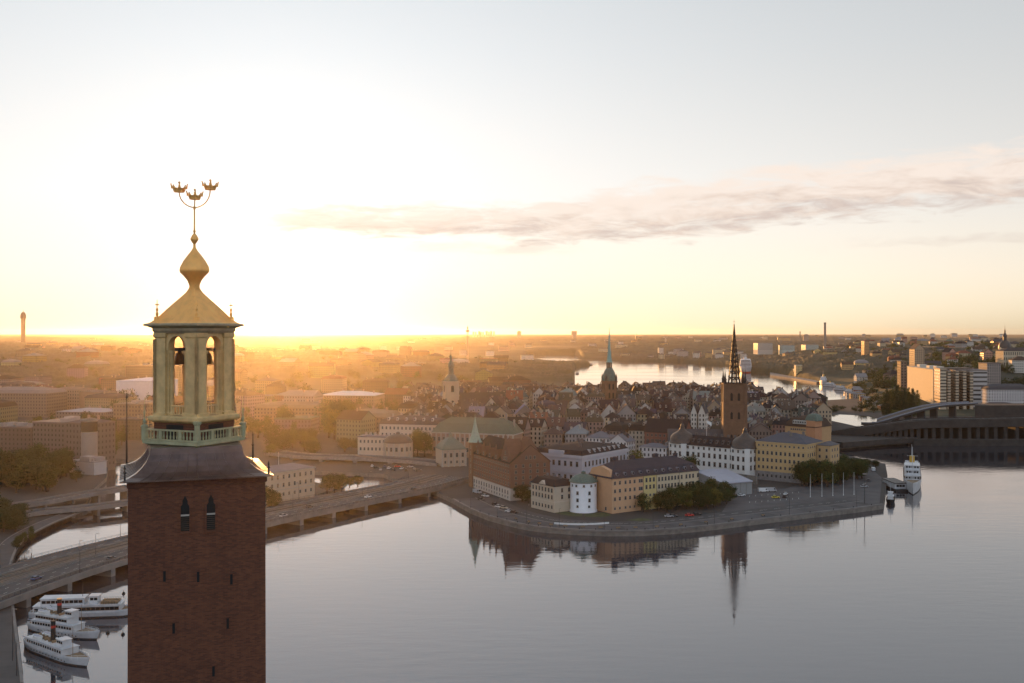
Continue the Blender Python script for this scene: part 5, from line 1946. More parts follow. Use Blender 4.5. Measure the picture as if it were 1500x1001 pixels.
def say_where(pending, lands, most=16):
    """label every generic house by its look, its nearest landmark and its rank among alike ones there"""
    keyed = {}
    for o, look, noun, x, y in pending:
        nm, lx, ly = min(lands, key=lambda l: (l[1] - x) ** 2 + (0.7 * (l[2] - y)) ** 2)
        # compare in view: left / right / before / behind
        u, lu = x / y, lx / ly
        dx = (u - lu) * y
        dy = y - ly
        side = ('right of' if dx > 0 else 'left of') if abs(dx) > abs(dy) * 0.8 else ('behind' if dy > 0 else 'in front of')
        d = math.hypot(dx, dy)
        keyed.setdefault((look, noun, nm, side), []).append((d, o))
    for (look, noun, nm, side), lst in keyed.items():
        lst.sort(key=lambda q: q[0])
        for i, (d, o) in enumerate(lst):
            rank = '' if len(lst) == 1 else (', ' + ORD[min(i, 11)] + ' such')
            o['label'] = f'{look} {noun} {side} the {nm}{rank}'


def overlaps(boxes, x, y, r):
    return any((x - a) ** 2 + (y - b) ** 2 < (r + c) ** 2 for a, b, c in boxes)


KEEP = []                                             # circles kept free of generic houses
for px_, Y_, r_ in ((892, 1065, 12), (905, 1068, 14), (660, 985, 14), (675, 992, 24), (1075, 705, 16), (1040, 705, 30), (690, 765, 30), (740, 755, 16), (640, 772, 16), (583, 752, 14), (660, 720, 15), (972, 752, 20),
                    (986, 712, 12), (1000, 690, 14), (1170, 712, 22), (1195, 708, 18), (875, 722, 16), (905, 712, 14), (955, 692, 16), (850, 625, 45), (598, 796, 26), (548, 772, 16)):
    KEEP.append((PX(px_, Y_), Y_, r_))


def desat(c, k, f):
    g = sum(c) / 3
    return tuple((x * (1 - k) + g * k) * f for x in c)


def old_town():
    rng = random.Random(11)
    placed = list(KEEP)
    n = 0
    # special ones the photograph singles out
    specials = [
        ('white_gable_house', 'tall white house whose blank pale gable faces us below the green needle spire', (880, 905), 905, 14, 19, 'white', 'red tiled', 'gable', 9, 'y'),
        ('stepped_gable_house', 'grey house with narrow ornate gable just right of the blank white gable', (907, 922), 900, 14, 24, 'grey', 'black', 'gable', 9, 'y'),
        ('cream_block', 'cream house with four window rows below the blank white gable', (886, 906), 858, 16, 20, 'cream', 'black', 'hip', 4, 'x'),
        ('white_block', 'white house with four window rows left of the cream one below the needle spire', (858, 876), 862, 16, 20, 'white', 'grey', 'hip', 4, 'x'),
        ('low_red_house', 'long low rust red house in front of the white and cream blocks', (828, 860), 840, 12, 13, 'rust red', 'pale grey', 'hip', 3, 'x'),
        ('twin_gable_house', 'pale grey house with slim stone gable left of the iron spired church', (1012, 1020), 815, 12, 27, 'white', 'grey', 'gable', 7, 'y'),
        ('slim_gable_house', 'second pale house with slim stone gable close left of the iron spired church', (1023, 1032), 812, 12, 27, 'white', 'grey', 'gable', 7, 'y'),
        ('white_stepped_house', 'white house with patterned gable and windows far behind the assembly palace', (743, 758), 1080, 14, 24, 'white', 'dark brown', 'gable', 9, 'y'),
        ('harbour_palace', 'pale palace with low hipped roof right of the iron spire by the bright water', (1096, 1125), 1190, 22, 17, 'cream', 'black', 'mansard', 5, 'x'),
        ('white_quay_house', 'long pale house with window rows near the canal water behind the orange block', (1122, 1172), 985, 18, 16, 'cream', 'black', 'hip', 4, 'x'),
        ('dome_exchange', 'grey domed house with lantern behind and left of the iron spire', (1042, 1062), 1130, 20, 20, 'grey', 'black', 'mansard', 10, 'x'),
        ('yellow_low_house', 'yellow house with black roof right behind the needle spire tower', (903, 922), 1100, 14, 15, 'yellow', 'black', 'hip', 4, 'x'),
        ('pink_house', 'pink rendered house right of the yellow one behind the needle spire', (923, 934), 1096, 14, 17, 'pink', 'dark brown', 'hip', 4, 'x'),
    ]
    for nm, lab, (pa, pb), Y, d, h, wc, rc, rk, rh, ax in specials:
        a, b = Vector((PX(pa, Y), Y)), Vector((PX(pb, Y), Y - 2))
        c, rz, w = face_frame(a, b, d)
        H = House(nm, lab, 'house', c, rz, w, d, 4, h, WALLS[wc], RN[rc], rk, rh, ax, wall_mat='plaster' if nm == 'white_gable_house' else 'plaster_windows', cells=(2.6, 3.4))
        for x in spread(max(2, int(w / 6)), w / 2, 1.5):
            H.chimney(x, d * 0.1, (0.2, 0.15, 0.12), (1.2, 1.2, 1.2))
        placed.append((c[0], c[1], max(w, d) * 0.62))
    # rows of blocks: streets run roughly along and across the view with a twist
    cand = []
    for iy in range(40):
        for ix in range(46):
            Y = 770 + iy * 18.5
            X = -190 + ix * 15.2
            tw = 0.22 + 0.05 * math.sin(iy * 0.5)
            Xr = X + (Y - 1050) * math.sin(tw) * 0.55 + rng.uniform(-2.5, 2.5)
            Yr = Y - X * 0.10 + rng.uniform(-3, 3)
            if ix % 5 == 4 and rng.random() < 0.8:
                continue
            if iy % 7 == 6 and rng.random() < 0.7:
                continue
            cand.append((Xr, Yr, tw))
    rng.shuffle(cand)
    cand.sort(key=lambda q: q[1])
    spots = []
    for Xr, Yr, tw in cand:
        px = CX + F * Xr / Yr
        if not (598 < px < 1206) or Yr > 1440 or Yr < 770:
            continue
        if px > 1180 and Yr < 830 or px > 1203 and Yr > 1000 or px > 1192 and Yr > 1200:
            continue
        if px > 1108 and Yr > 1150:
            continue
        if px < 640 and Yr < 850:
            continue
        w, d = rng.uniform(12.5, 18), rng.uniform(14, 20)
        if overlaps(placed, Xr, Yr, min(w, d) * 0.5):
            continue
        placed.append((Xr, Yr, min(w, d) * 0.47))
        spots.append((Xr, Yr, tw, w, d, px))
    rest, spots = spots[285:], spots[:285]
    if rest:
        # beyond the largest few hundred the roofs read as one mass
        m = MB()
        for Xr, Yr, tw, w, d, px in rest:
            k = rng.choice(('gable', 'gable', 'hip'))
            h = rng.uniform(13, 17)
            z0 = 4 + 7 * math.exp(-((Yr - 1060) / 190) ** 2)
            q = MB()
            X, Y = w / 2, d / 2
            q.prism([(-X, -Y), (X, -Y), (X, Y), (-X, Y)], -2, h, 0, cells=(2.6, 3.4))
            r_ = roof_shape(w, d, h, rng.uniform(4, 7), k, 0.4, rng.choice(('x', 'y')))
            ci, ri = rng.randrange(3), 3 + rng.randrange(2)
            mt = Matrix.Translation((Xr, Yr, z0)) @ Matrix.Rotation(-tw * 0.8 + rng.gauss(0, 0.12), 4, 'Z')
            for src, mi in ((q, ci), (r_, ri)):
                n0 = len(m.v)
                m.v += [tuple(mt @ Vector(v)) for v in src.v]
                m.f += [tuple(n0 + i for i in f) for f in src.f]
                m.m += [mi] * len(src.f)
                m.uv += src.uv
            c = mt @ Vector((rng.uniform(-3, 3), rng.uniform(-2, 2), h + 3))
            m.box((c.x, c.y, c.z), (1.2, 0.9, 4.0), 0, ri)
        for nm_, c_ in (('far_wall_cream', (0.42, 0.34, 0.25)), ('far_wall_brown', (0.28, 0.20, 0.15)), ('far_wall_grey', (0.36, 0.33, 0.31))):
            mat(nm_, mottled(c_, 0.3, 0.15), rough=0.9)
        for nm_, c_ in (('far_roof_black', ROOFS['black']), ('far_roof_brown', ROOFS['brown'])):
            mat(nm_, mottled(c_, 0.3, 0.3), rough=0.85)
        tag(m.build('distant_roofs', [MAT['far_wall_cream'], MAT['far_wall_brown'], MAT['far_wall_grey'], MAT['far_roof_black'], MAT['far_roof_brown']]), kind='stuff')
    for Xr, Yr, tw, w, d, px in spots:
        wc = rng.choices(WN, (6, 3, 9, 7, 8, 2, 4, 6))[0]
        rc = rng.choices(list(RN), (15, 10, 5, 0.8, 1.4, 0.9))[0]
        rk = rng.choices(['gable', 'hip', 'mansard'], (6, 3, 2))[0]
        z0 = 4 + 7 * math.exp(-((Yr - 1060) / 190) ** 2)
        h = rng.uniform(13, 18.5) + (2 if rk == 'mansard' else 0)
        rh = {'gable': rng.uniform(5, 8.5), 'hip': rng.uniform(4, 6.5), 'mansard': rng.uniform(5, 7.5)}[rk]
        rz = -tw * 0.8 + rng.gauss(0, 0.12) + rng.choice((0, math.pi / 2)) * 0
        H = House('town_house', 'old town house', 'town house', (Xr, Yr), rz, w, d, z0, h, desat(WALLS[wc], 0.35, rng.uniform(0.65, 1.0)), tuple(c * rng.uniform(0.7, 1.1) for c in RN[rc]), rk, rh,
                  rng.choice(('x', 'y')), 'houses packed in the old town', cells=(rng.uniform(2.3, 3.0), rng.uniform(3.1, 3.7)), inset=2.0, low=0.6, roof_mat='roof_tile' if rc in ('red tiled', 'dark brown') else 'roof_sheet')
        PENDING.append((H.root, f'{wc} {ROOFW[rk]} {rc.replace("red tiled", "red")} roofed', 'house', Xr, Yr))
        for _ in range(rng.randint(2, 4)):
            H.chimney(rng.uniform(-0.35, 0.35) * w, rng.uniform(-0.3, 0.3) * d, rng.choice(((0.16, 0.11, 0.09), (0.3, 0.25, 0.2), (0.10, 0.09, 0.09), (0.40, 0.36, 0.31))), (rng.uniform(0.9, 1.6), rng.uniform(0.9, 1.5), rng.uniform(0.8, 1.3)))
        if Yr < 1150 and rk != 'hip':
            for x in spread(2, w / 2, 2):
                if rng.random() < 0.6:
                    if rk == 'mansard' or H.axis == 'x':
                        H.dormer(x, -1, (0.35, 0.3, 0.26), 0.75 if rk == 'mansard' else 0.5)
    return placed


PLACED = old_town()


# ------------------------------------------------------------------ city left of the old town, hillside on the right
def left_city():
    rng = random.Random(5)
    placed = list(KEEP)
    named = [
        ('stone_office', 'low grey stone office block with flat roof terrace beside a round turret', (48, 100), 735, 30, 27, (0.20, 0.165, 0.14), (0.17, 0.15, 0.15), 'flat', 0.8, 'dim_windows'),
        ('turreted_office', 'grey office building at the left waterfront whose corner turret catches the sun', (96, 131), 700, 22, 30, (0.20, 0.165, 0.145), (0.12, 0.10, 0.10), 'hip', 3, 'dim_windows'),
        ('terraced_office', 'long dim office block at the left edge behind the waterfront trees', (-40, 46), 775, 34, 20, (0.17, 0.13, 0.11), (0.13, 0.11, 0.11), 'flat', 0.8, 'dim_windows'),
        ('white_pump_house', 'plain low white building at the foot of the grey round turret', (102, 138), 672, 10, 7.5, (0.50, 0.46, 0.44), (0.3, 0.28, 0.27), 'flat', 0.5, 'plaster'),
        ('white_arena', 'large plain white wrapped hall left of the copper belfry', (170, 224), 1290, 60, 31, (0.62, 0.58, 0.58), (0.62, 0.58, 0.60), 'hip', 3, 'plaster'),
        ('pale_twin_block', 'pale six storey block with white bays left of the white wrapped hall', (70, 116), 1180, 30, 26, (0.42, 0.33, 0.27), (0.15, 0.11, 0.10), 'hip', 3, 'dim_windows'),
        ('brown_plain_block', 'plain brown block between the pale bayed block and the trees', (117, 145), 1170, 28, 24, (0.36, 0.26, 0.20), (0.16, 0.12, 0.11), 'hip', 2, 'plaster'),
        ('long_museum', 'long hazy stone palace with rows of windows at the far left', (-30, 68), 1130, 40, 25, (0.30, 0.22, 0.17), (0.22, 0.18, 0.17), 'mansard', 6, 'dim_windows'),
        ('low_glass_roof', 'wide low block with pale lilac glass roofs left of the tower', (82, 152), 1010, 40, 14, (0.30, 0.24, 0.21), (0.38, 0.34, 0.35), 'hip', 2.5, 'dim_windows'),
        ('dark_opera', 'massive dark block with flat roof behind the white wrapped hall', (184, 262), 1540, 60, 40, (0.25, 0.17, 0.11), (0.2, 0.14, 0.1), 'flat', 1, 'dim_windows'),
        ('brown_square_block', 'large brown block directly left of the copper balcony', (166, 206), 950, 36, 25, (0.30, 0.21, 0.15), (0.2, 0.15, 0.12), 'flat', 0.8, 'dim_windows'),
        ('long_white_roof_hall', 'long hall with bright white roof in the golden haze right of the belfry', (466, 548), 1190, 44, 19, (0.36, 0.26, 0.18), (0.62, 0.58, 0.56), 'hip', 4, 'dim_windows'),
        ('riverside_ministry', 'long stone ministry block right of the belfry behind the riverside trees', (372, 470), 980, 34, 20, (0.34, 0.23, 0.15), (0.2, 0.14, 0.1), 'mansard', 5, 'dim_windows'),
        ('parliament_block', 'broad pale block with dormered roof right of the tall riverside trees', (500, 566), 900, 36, 18, (0.36, 0.26, 0.18), (0.2, 0.16, 0.12), 'mansard', 6, 'dim_windows'),
    ]
    for nm, lab, (pa, pb), Y, d, h, wc, rc, rk, rh, wm in named:
        a, b = Vector((PX(pa, Y + 6), Y + 6)), Vector((PX(pb, Y - 4), Y - 4))
        c, rz, w = face_frame(a, b, d)
        z0 = max(3, ground_z((pa + pb) / 2, Y) if Y > 1500 else 3)
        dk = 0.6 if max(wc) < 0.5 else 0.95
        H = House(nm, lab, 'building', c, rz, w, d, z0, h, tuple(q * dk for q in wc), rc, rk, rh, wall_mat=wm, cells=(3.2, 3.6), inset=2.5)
        if rk == 'flat':
            for _ in range(3):
                m = MB()
                m.box((rng.uniform(-0.3, 0.3) * w, rng.uniform(-0.25, 0.25) * d, h + rh), (rng.uniform(4, 9), rng.uniform(4, 8), rng.uniform(1.5, 3)))
                m.build('roof_plant_room', MAT['plaster'], H.roof, color=(0.3, 0.26, 0.24))
        else:
            for x in spread(max(2, int(w / 12)), w / 2, 2):
                H.chimney(x, d * 0.12, (0.3, 0.22, 0.18), (1.5, 1.5, 1.2))
        if nm == 'turreted_office':
            X_, Y_ = w / 2 - 3.5, -d / 2 + 3
            m = MB()
            m.lathe([(5.2, -2), (5.2, h + 1.5), (5.6, h + 1.8), (5.6, h + 2.4)], 24, (X_, Y_))
            m.build('turret', MAT['plaster'], H.root, 'auto', color=(0.3, 0.24, 0.2))
            m = MB()
            m.lathe([(5.28, h - 5.5), (5.28, h + 1.2)], 24, (X_, Y_), caps=False)
            m.build('glint_ring', MAT['glint_gloss'], H.root, 'auto')  # glossy ring added to give the turret its sun glint
            cone_roof(H.root, 'turret_roof', [(5.8, h + 2.3), (2.5, h + 3.4), (0.1, h + 4.0)], 20, (X_, Y_), MAT['roof_dome'])
        landmark({'stone_office': 'low stone office block', 'white_arena': 'white wrapped hall', 'long_white_roof_hall': 'long white roofed hall', 'riverside_ministry': 'riverside ministry', 'long_museum': 'long hazy palace',
                  'dark_opera': 'massive dark block', 'parliament_block': 'broad dormered block'}.get(nm, nm.replace('_', ' ')), c[0], c[1])
        k = max(2, int(w / d + 0.5))
        for i in range(k):
            q = Matrix.Rotation(rz, 2) @ Vector((-w / 2 + w * (i + 0.5) / k, 0)) + Vector(c)
            placed.append((q.x, q.y, max(d, w / k) * 0.6))
    n = 0
    tries = 0
    while n < 95 and tries < 4000:
        tries += 1
        Y = 860 + 2100 * rng.random() ** 1.6
        px = rng.uniform(-60, 770)
        if px > 590 and Y < 1480 or px > 760 and Y > 1500:
            continue
        if Y < 960 and not (200 < px < 560):
            continue
        X = PX(px, Y)
        w, d = rng.uniform(24, 46), rng.uniform(18, 34)
        if overlaps(placed, X, Y, max(w, d) * 0.5):
            continue
        placed.append((X, Y, max(w, d) * 0.5))
        n += 1
        wc = rng.choices(WN, (8, 5, 8, 5, 5, 4, 6, 6))[0]
        rc = rng.choices(list(RN), (5, 6, 6, 3, 6, 2))[0]
        rk = rng.choices(['gable', 'hip', 'mansard', 'flat'], (3, 4, 4, 2))[0]
        h = rng.uniform(14, 24)
        z0 = max(3.0, ground_z(px, Y)) if Y > 1450 else 3.0
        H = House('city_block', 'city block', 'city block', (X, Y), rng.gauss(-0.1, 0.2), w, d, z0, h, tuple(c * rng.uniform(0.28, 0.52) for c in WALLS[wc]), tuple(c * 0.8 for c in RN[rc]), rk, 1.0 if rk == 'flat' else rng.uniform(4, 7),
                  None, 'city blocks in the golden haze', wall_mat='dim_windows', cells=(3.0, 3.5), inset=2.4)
        PENDING.append((H.root, f'{wc} {ROOFW[rk]} {rc.replace("red tiled", "red")} roofed', 'block', X, Y))
        for _ in range(2):
            H.chimney(rng.uniform(-0.4, 0.4) * w, rng.uniform(-0.2, 0.2) * d, (0.25, 0.2, 0.16), (1.5, 1.5, 1.2))


left_city()


def right_hill():
    rng = random.Random(21)
    placed = []
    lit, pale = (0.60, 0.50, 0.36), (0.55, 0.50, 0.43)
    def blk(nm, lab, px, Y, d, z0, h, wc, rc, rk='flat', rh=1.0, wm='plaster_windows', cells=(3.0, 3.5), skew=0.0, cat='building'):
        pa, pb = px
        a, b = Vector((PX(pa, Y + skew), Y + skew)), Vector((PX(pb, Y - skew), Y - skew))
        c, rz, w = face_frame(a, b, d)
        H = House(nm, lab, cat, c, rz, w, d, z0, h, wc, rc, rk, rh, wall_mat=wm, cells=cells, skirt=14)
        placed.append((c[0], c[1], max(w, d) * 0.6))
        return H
    # office slabs at the water side of the hill; their left ends face the low sun
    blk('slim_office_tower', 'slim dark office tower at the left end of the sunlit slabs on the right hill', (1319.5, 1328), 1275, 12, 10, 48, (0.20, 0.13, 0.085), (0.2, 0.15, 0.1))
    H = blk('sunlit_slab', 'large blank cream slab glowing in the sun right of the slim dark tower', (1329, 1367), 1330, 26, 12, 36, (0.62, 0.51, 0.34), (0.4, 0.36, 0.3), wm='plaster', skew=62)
    for x in (-40, 6, 38):
        m = MB()
        m.box((x, 0, 37), (14, 9, 3.0))
        m.build('roof_plant_room', MAT['plaster'], H.roof, color=(0.55, 0.5, 0.42))
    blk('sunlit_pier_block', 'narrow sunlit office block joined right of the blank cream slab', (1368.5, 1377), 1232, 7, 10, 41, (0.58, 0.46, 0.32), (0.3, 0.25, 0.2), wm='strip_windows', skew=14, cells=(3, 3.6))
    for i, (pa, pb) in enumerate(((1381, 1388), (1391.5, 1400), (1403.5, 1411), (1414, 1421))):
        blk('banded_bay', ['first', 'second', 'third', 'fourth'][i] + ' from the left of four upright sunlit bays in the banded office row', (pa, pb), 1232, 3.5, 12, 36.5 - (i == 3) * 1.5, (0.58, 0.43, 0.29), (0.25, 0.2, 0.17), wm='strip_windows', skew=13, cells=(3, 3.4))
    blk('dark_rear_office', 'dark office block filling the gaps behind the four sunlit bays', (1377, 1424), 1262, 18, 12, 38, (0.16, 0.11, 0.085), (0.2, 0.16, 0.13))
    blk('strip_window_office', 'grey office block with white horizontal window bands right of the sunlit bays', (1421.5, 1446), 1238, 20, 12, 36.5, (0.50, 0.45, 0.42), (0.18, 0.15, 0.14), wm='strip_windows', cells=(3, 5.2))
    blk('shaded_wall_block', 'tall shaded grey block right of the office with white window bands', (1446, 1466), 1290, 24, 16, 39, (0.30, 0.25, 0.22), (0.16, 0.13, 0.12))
    blk('white_quay_flats', 'white five storey flats with dark stair strips at the right waterfront', (1448, 1512), 1130, 18, 5, 27, (0.56, 0.52, 0.50), (0.08, 0.075, 0.08), 'mansard', 6, cells=(2.8, 3.6))
    blk('yellow_quay_house', 'low yellowish house in front of the white five storey flats', (1444, 1490), 1085, 14, 4, 13, (0.42, 0.35, 0.24), (0.08, 0.07, 0.07), 'hip', 4)
    blk('hilltop_school', 'long pale building with a row of tall windows below the hilltop church', (1470, 1540), 1570, 26, 42, 24, (0.46, 0.38, 0.27), (0.06, 0.05, 0.05), 'hip', 5, cells=(3.2, 7.5))
    blk('orange_hill_tower', 'small orange tower house among trees on the right skyline', (1266, 1273), 2350, 20, 40, 34, (0.50, 0.27, 0.13), (0.2, 0.1, 0.07), 'hip', 4)
    blk('white_hill_flats', 'white block of flats on the far skyline left of the tall chimney', (1110, 1132), 3300, 60, 38, 21, (0.46, 0.42, 0.37), (0.3, 0.28, 0.27))
    blk('grey_hill_flats', 'grey block of flats on the far skyline between two chimneys', (1146, 1164), 3250, 50, 38, 15, (0.38, 0.46, 0.42), (0.25, 0.23, 0.22))
    blk('wide_hill_flats', 'wide pale block on the far skyline just left of the tall chimney', (1180, 1199), 3300, 50, 38, 16, (0.40, 0.47, 0.42), (0.25, 0.23, 0.22))
    blk('brown_hill_house', 'brown gabled house on the hill directly above the sunlit slabs', (1340, 1354), 1600, 22, 44, 24, (0.42, 0.30, 0.19), (0.12, 0.08, 0.06), 'gable', 8)
    blk('ferry_terminal', 'long yellow terminal with white upper floor on the sunlit pier', (1167, 1201), 2150, 26, 3, 13, (0.62, 0.47, 0.22), (0.6, 0.57, 0.5), 'flat', 2)
    blk('terminal_head', 'square sunlit tower block at the left end of the yellow pier terminal', (1166, 1175), 2135, 14, 3, 23, (0.62, 0.46, 0.22), (0.5, 0.45, 0.35))
    landmark('sunlit cream slab', PX(1348, 1275), 1275)
    landmark('hilltop school', PX(1490, 1570), 1570)
    landmark('orange hill tower', PX(1270, 2350), 2350)
    landmark('pier terminal', PX(1185, 1900), 1900)
    landmark('strip windowed office', PX(1434, 1238), 1238)
    # hilltop church with dome and lantern
    Y = 1700.0
    X = PX(1472, Y)
    z0 = 46
    r = thing('domed_hill_church', 'domed church with tall lantern on the right hilltop', 'church', (X, Y, z0))
    m = MB()
    m.prism([(-15, -7), (15, -7), (15, 7), (-15, 7)], -6, 13)
    m.prism([(-7, -15), (7, -15), (7, 15), (-7, 15)], -6, 13.1)
    m.build('cross_wings', MAT['plaster'], r, color=(0.55, 0.45, 0.28))
    for sx in (-1, 1):
        m = MB()
        m.box((sx * 11, -9, -4), (4.5, 4.5, 22))
        m.lathe([(3.3, 18), (2.4, 20), (0.3, 24)], 4, (sx * 11, -9), rot=R(45))
        m.build('corner_turret', MAT['plaster'], r, color=(0.55, 0.45, 0.3))
    m = MB()
    m.lathe([(9.5, 13), (9.5, 21), (10.2, 21.3), (10.2, 22)], 16)
    m.build('drum', MAT['plaster'], r, 'auto', color=(0.5, 0.42, 0.27))
    cone_roof(r, 'dome', [(10, 21.8), (9.9, 25), (8.9, 29), (6.8, 32.5), (3.6, 34.8), (3.0, 35.2)], 20, (0, 0), MAT['roof_dome'])
    cone_roof(r, 'lantern', [(2.8, 35), (2.8, 41), (3.6, 41.4), (3.2, 43), (1.8, 46), (1.3, 47), (1.2, 50), (0.3, 54), (0.1, 60)], 12, (0, 0), MAT['roof_dome'])
    # little quay houses and kiosks round the lock
    kr = random.Random(8)
    names = ['cream', 'white', 'ochre', 'grey', 'yellow', 'rust red']
    for i in range(20):
        f = i / 19
        px = 1212 + 92 * f + kr.uniform(-3, 3)
        Y = 1620 - 420 * f + kr.uniform(-25, 25)
        if Y > 1480:
            px = max(px, 1252 + (1620 - Y) * 0.05)
        wc = names[i % 6]
        H = House('quay_kiosk', 'kiosk', 'kiosk', (PX(px, Y), Y), kr.uniform(-0.6, 0.6), kr.uniform(7, 15), kr.uniform(6, 9), 3.5, kr.uniform(4, 8), WALLS[wc], RN['pale grey'], kr.choice(('hip', 'gable')), 1.6, None,
                  'small quay houses by the lock', skirt=3)
        PENDING.append((H.root, f'small {wc} low roofed', 'quay house', PX(px, Y), Y))
        m = MB()
        m.box((0, -H.d / 2 - 0.1, 0), (1.2, 0.15, 2.2))
        m.build('door', MAT['bark'], H.root)
    # generic hillside houses
    n = tries = 0
    while n < 92 and tries < 5000:
        tries += 1
        Y = 1200 + 2400 * rng.random() ** 1.3
        px = rng.uniform(1150, 1560)
        if Y < 1500 and px < 1425 or Y < 1900 and px < 1255 or Y < 1620 and px < 1300 or Y < 2500 and px < 1205:
            continue
        X = PX(px, Y)
        w, d = rng.uniform(12, 30), rng.uniform(12, 22)
        if overlaps(placed, X, Y, max(w, d) * 0.55):
            continue
        placed.append((X, Y, max(w, d) * 0.55))
        n += 1
        wc = rng.choices(WN, (7, 4, 8, 3, 7, 3, 7, 3))[0]
        rc = rng.choices(list(RN), (6, 6, 4, 4, 2, 1))[0]
        rk = rng.choices(['gable', 'hip', 'mansard', 'flat'], (4, 4, 2, 1))[0]
        h = rng.uniform(9, 19)
        H = House('hillside_house', 'hillside house', 'hillside house', (X, Y), rng.uniform(-0.5, 0.5), w, d, ground_z(px, Y), h, WALLS[wc], RN[rc], rk, 1.0 if rk == 'flat' else rng.uniform(4, 7), None,
                  'houses on the wooded right hill', skirt=8)
        PENDING.append((H.root, f'hillside {wc} {ROOFW[rk]} {rc.replace("red tiled", "red")} roofed', 'house', X, Y))
        H.chimney(rng.uniform(-0.3, 0.3) * w, 0, (0.25, 0.2, 0.16), (1.4, 1.4, 1.2))
    # far suburbs across the bright water and on the skyline
    k = 0
    far = []
    for i in range(130):
        if i < 34:
            px, Y = rng.uniform(905, 1090), rng.uniform(3150, 3700)
            w, h = rng.uniform(16, 34), rng.uniform(10, 30)
        elif i < 80:
            px, Y = rng.uniform(860, 1480), rng.uniform(3800, 8200)
            w, h = rng.uniform(20, 52), rng.uniform(9, 19)
        else:
            px, Y = rng.uniform(20, 840), rng.uniform(2600, 6500)
            w, h = rng.uniform(20, 46), rng.uniform(9, 16)
        wet = inside(np.array([px]), np.array([HY + EYE * F / (Y - 60)]), WATER_D)[0]
        X = PX(px, Y)
        if wet or overlaps(far, X, Y, w):
            continue
        far.append((X, Y, w))
        wc = rng.choice(('white', 'cream', 'grey', 'ochre', 'pink', 'white'))
        H = House('suburb_block', 'suburb block', 'suburb block', (X, Y), rng.uniform(-0.4, 0.4), w, rng.uniform(12, 20), ground_z(px, Y) + 3, h, tuple(c * 1.05 for c in WALLS[wc]), RN['grey'], 'hip', 3, None,
                  'far suburb blocks towards the horizon', cells=(4, 4), skirt=14)
        PENDING.append((H.root, f'far small {wc}', 'block', X, Y))
    landmark('bright harbour water', PX(1000, 3000), 3000)
    landmark('tall chimney', PX(1208, 3000), 3000)
    landmark('free fall mast', PX(685, 2450), 2450)


right_hill()


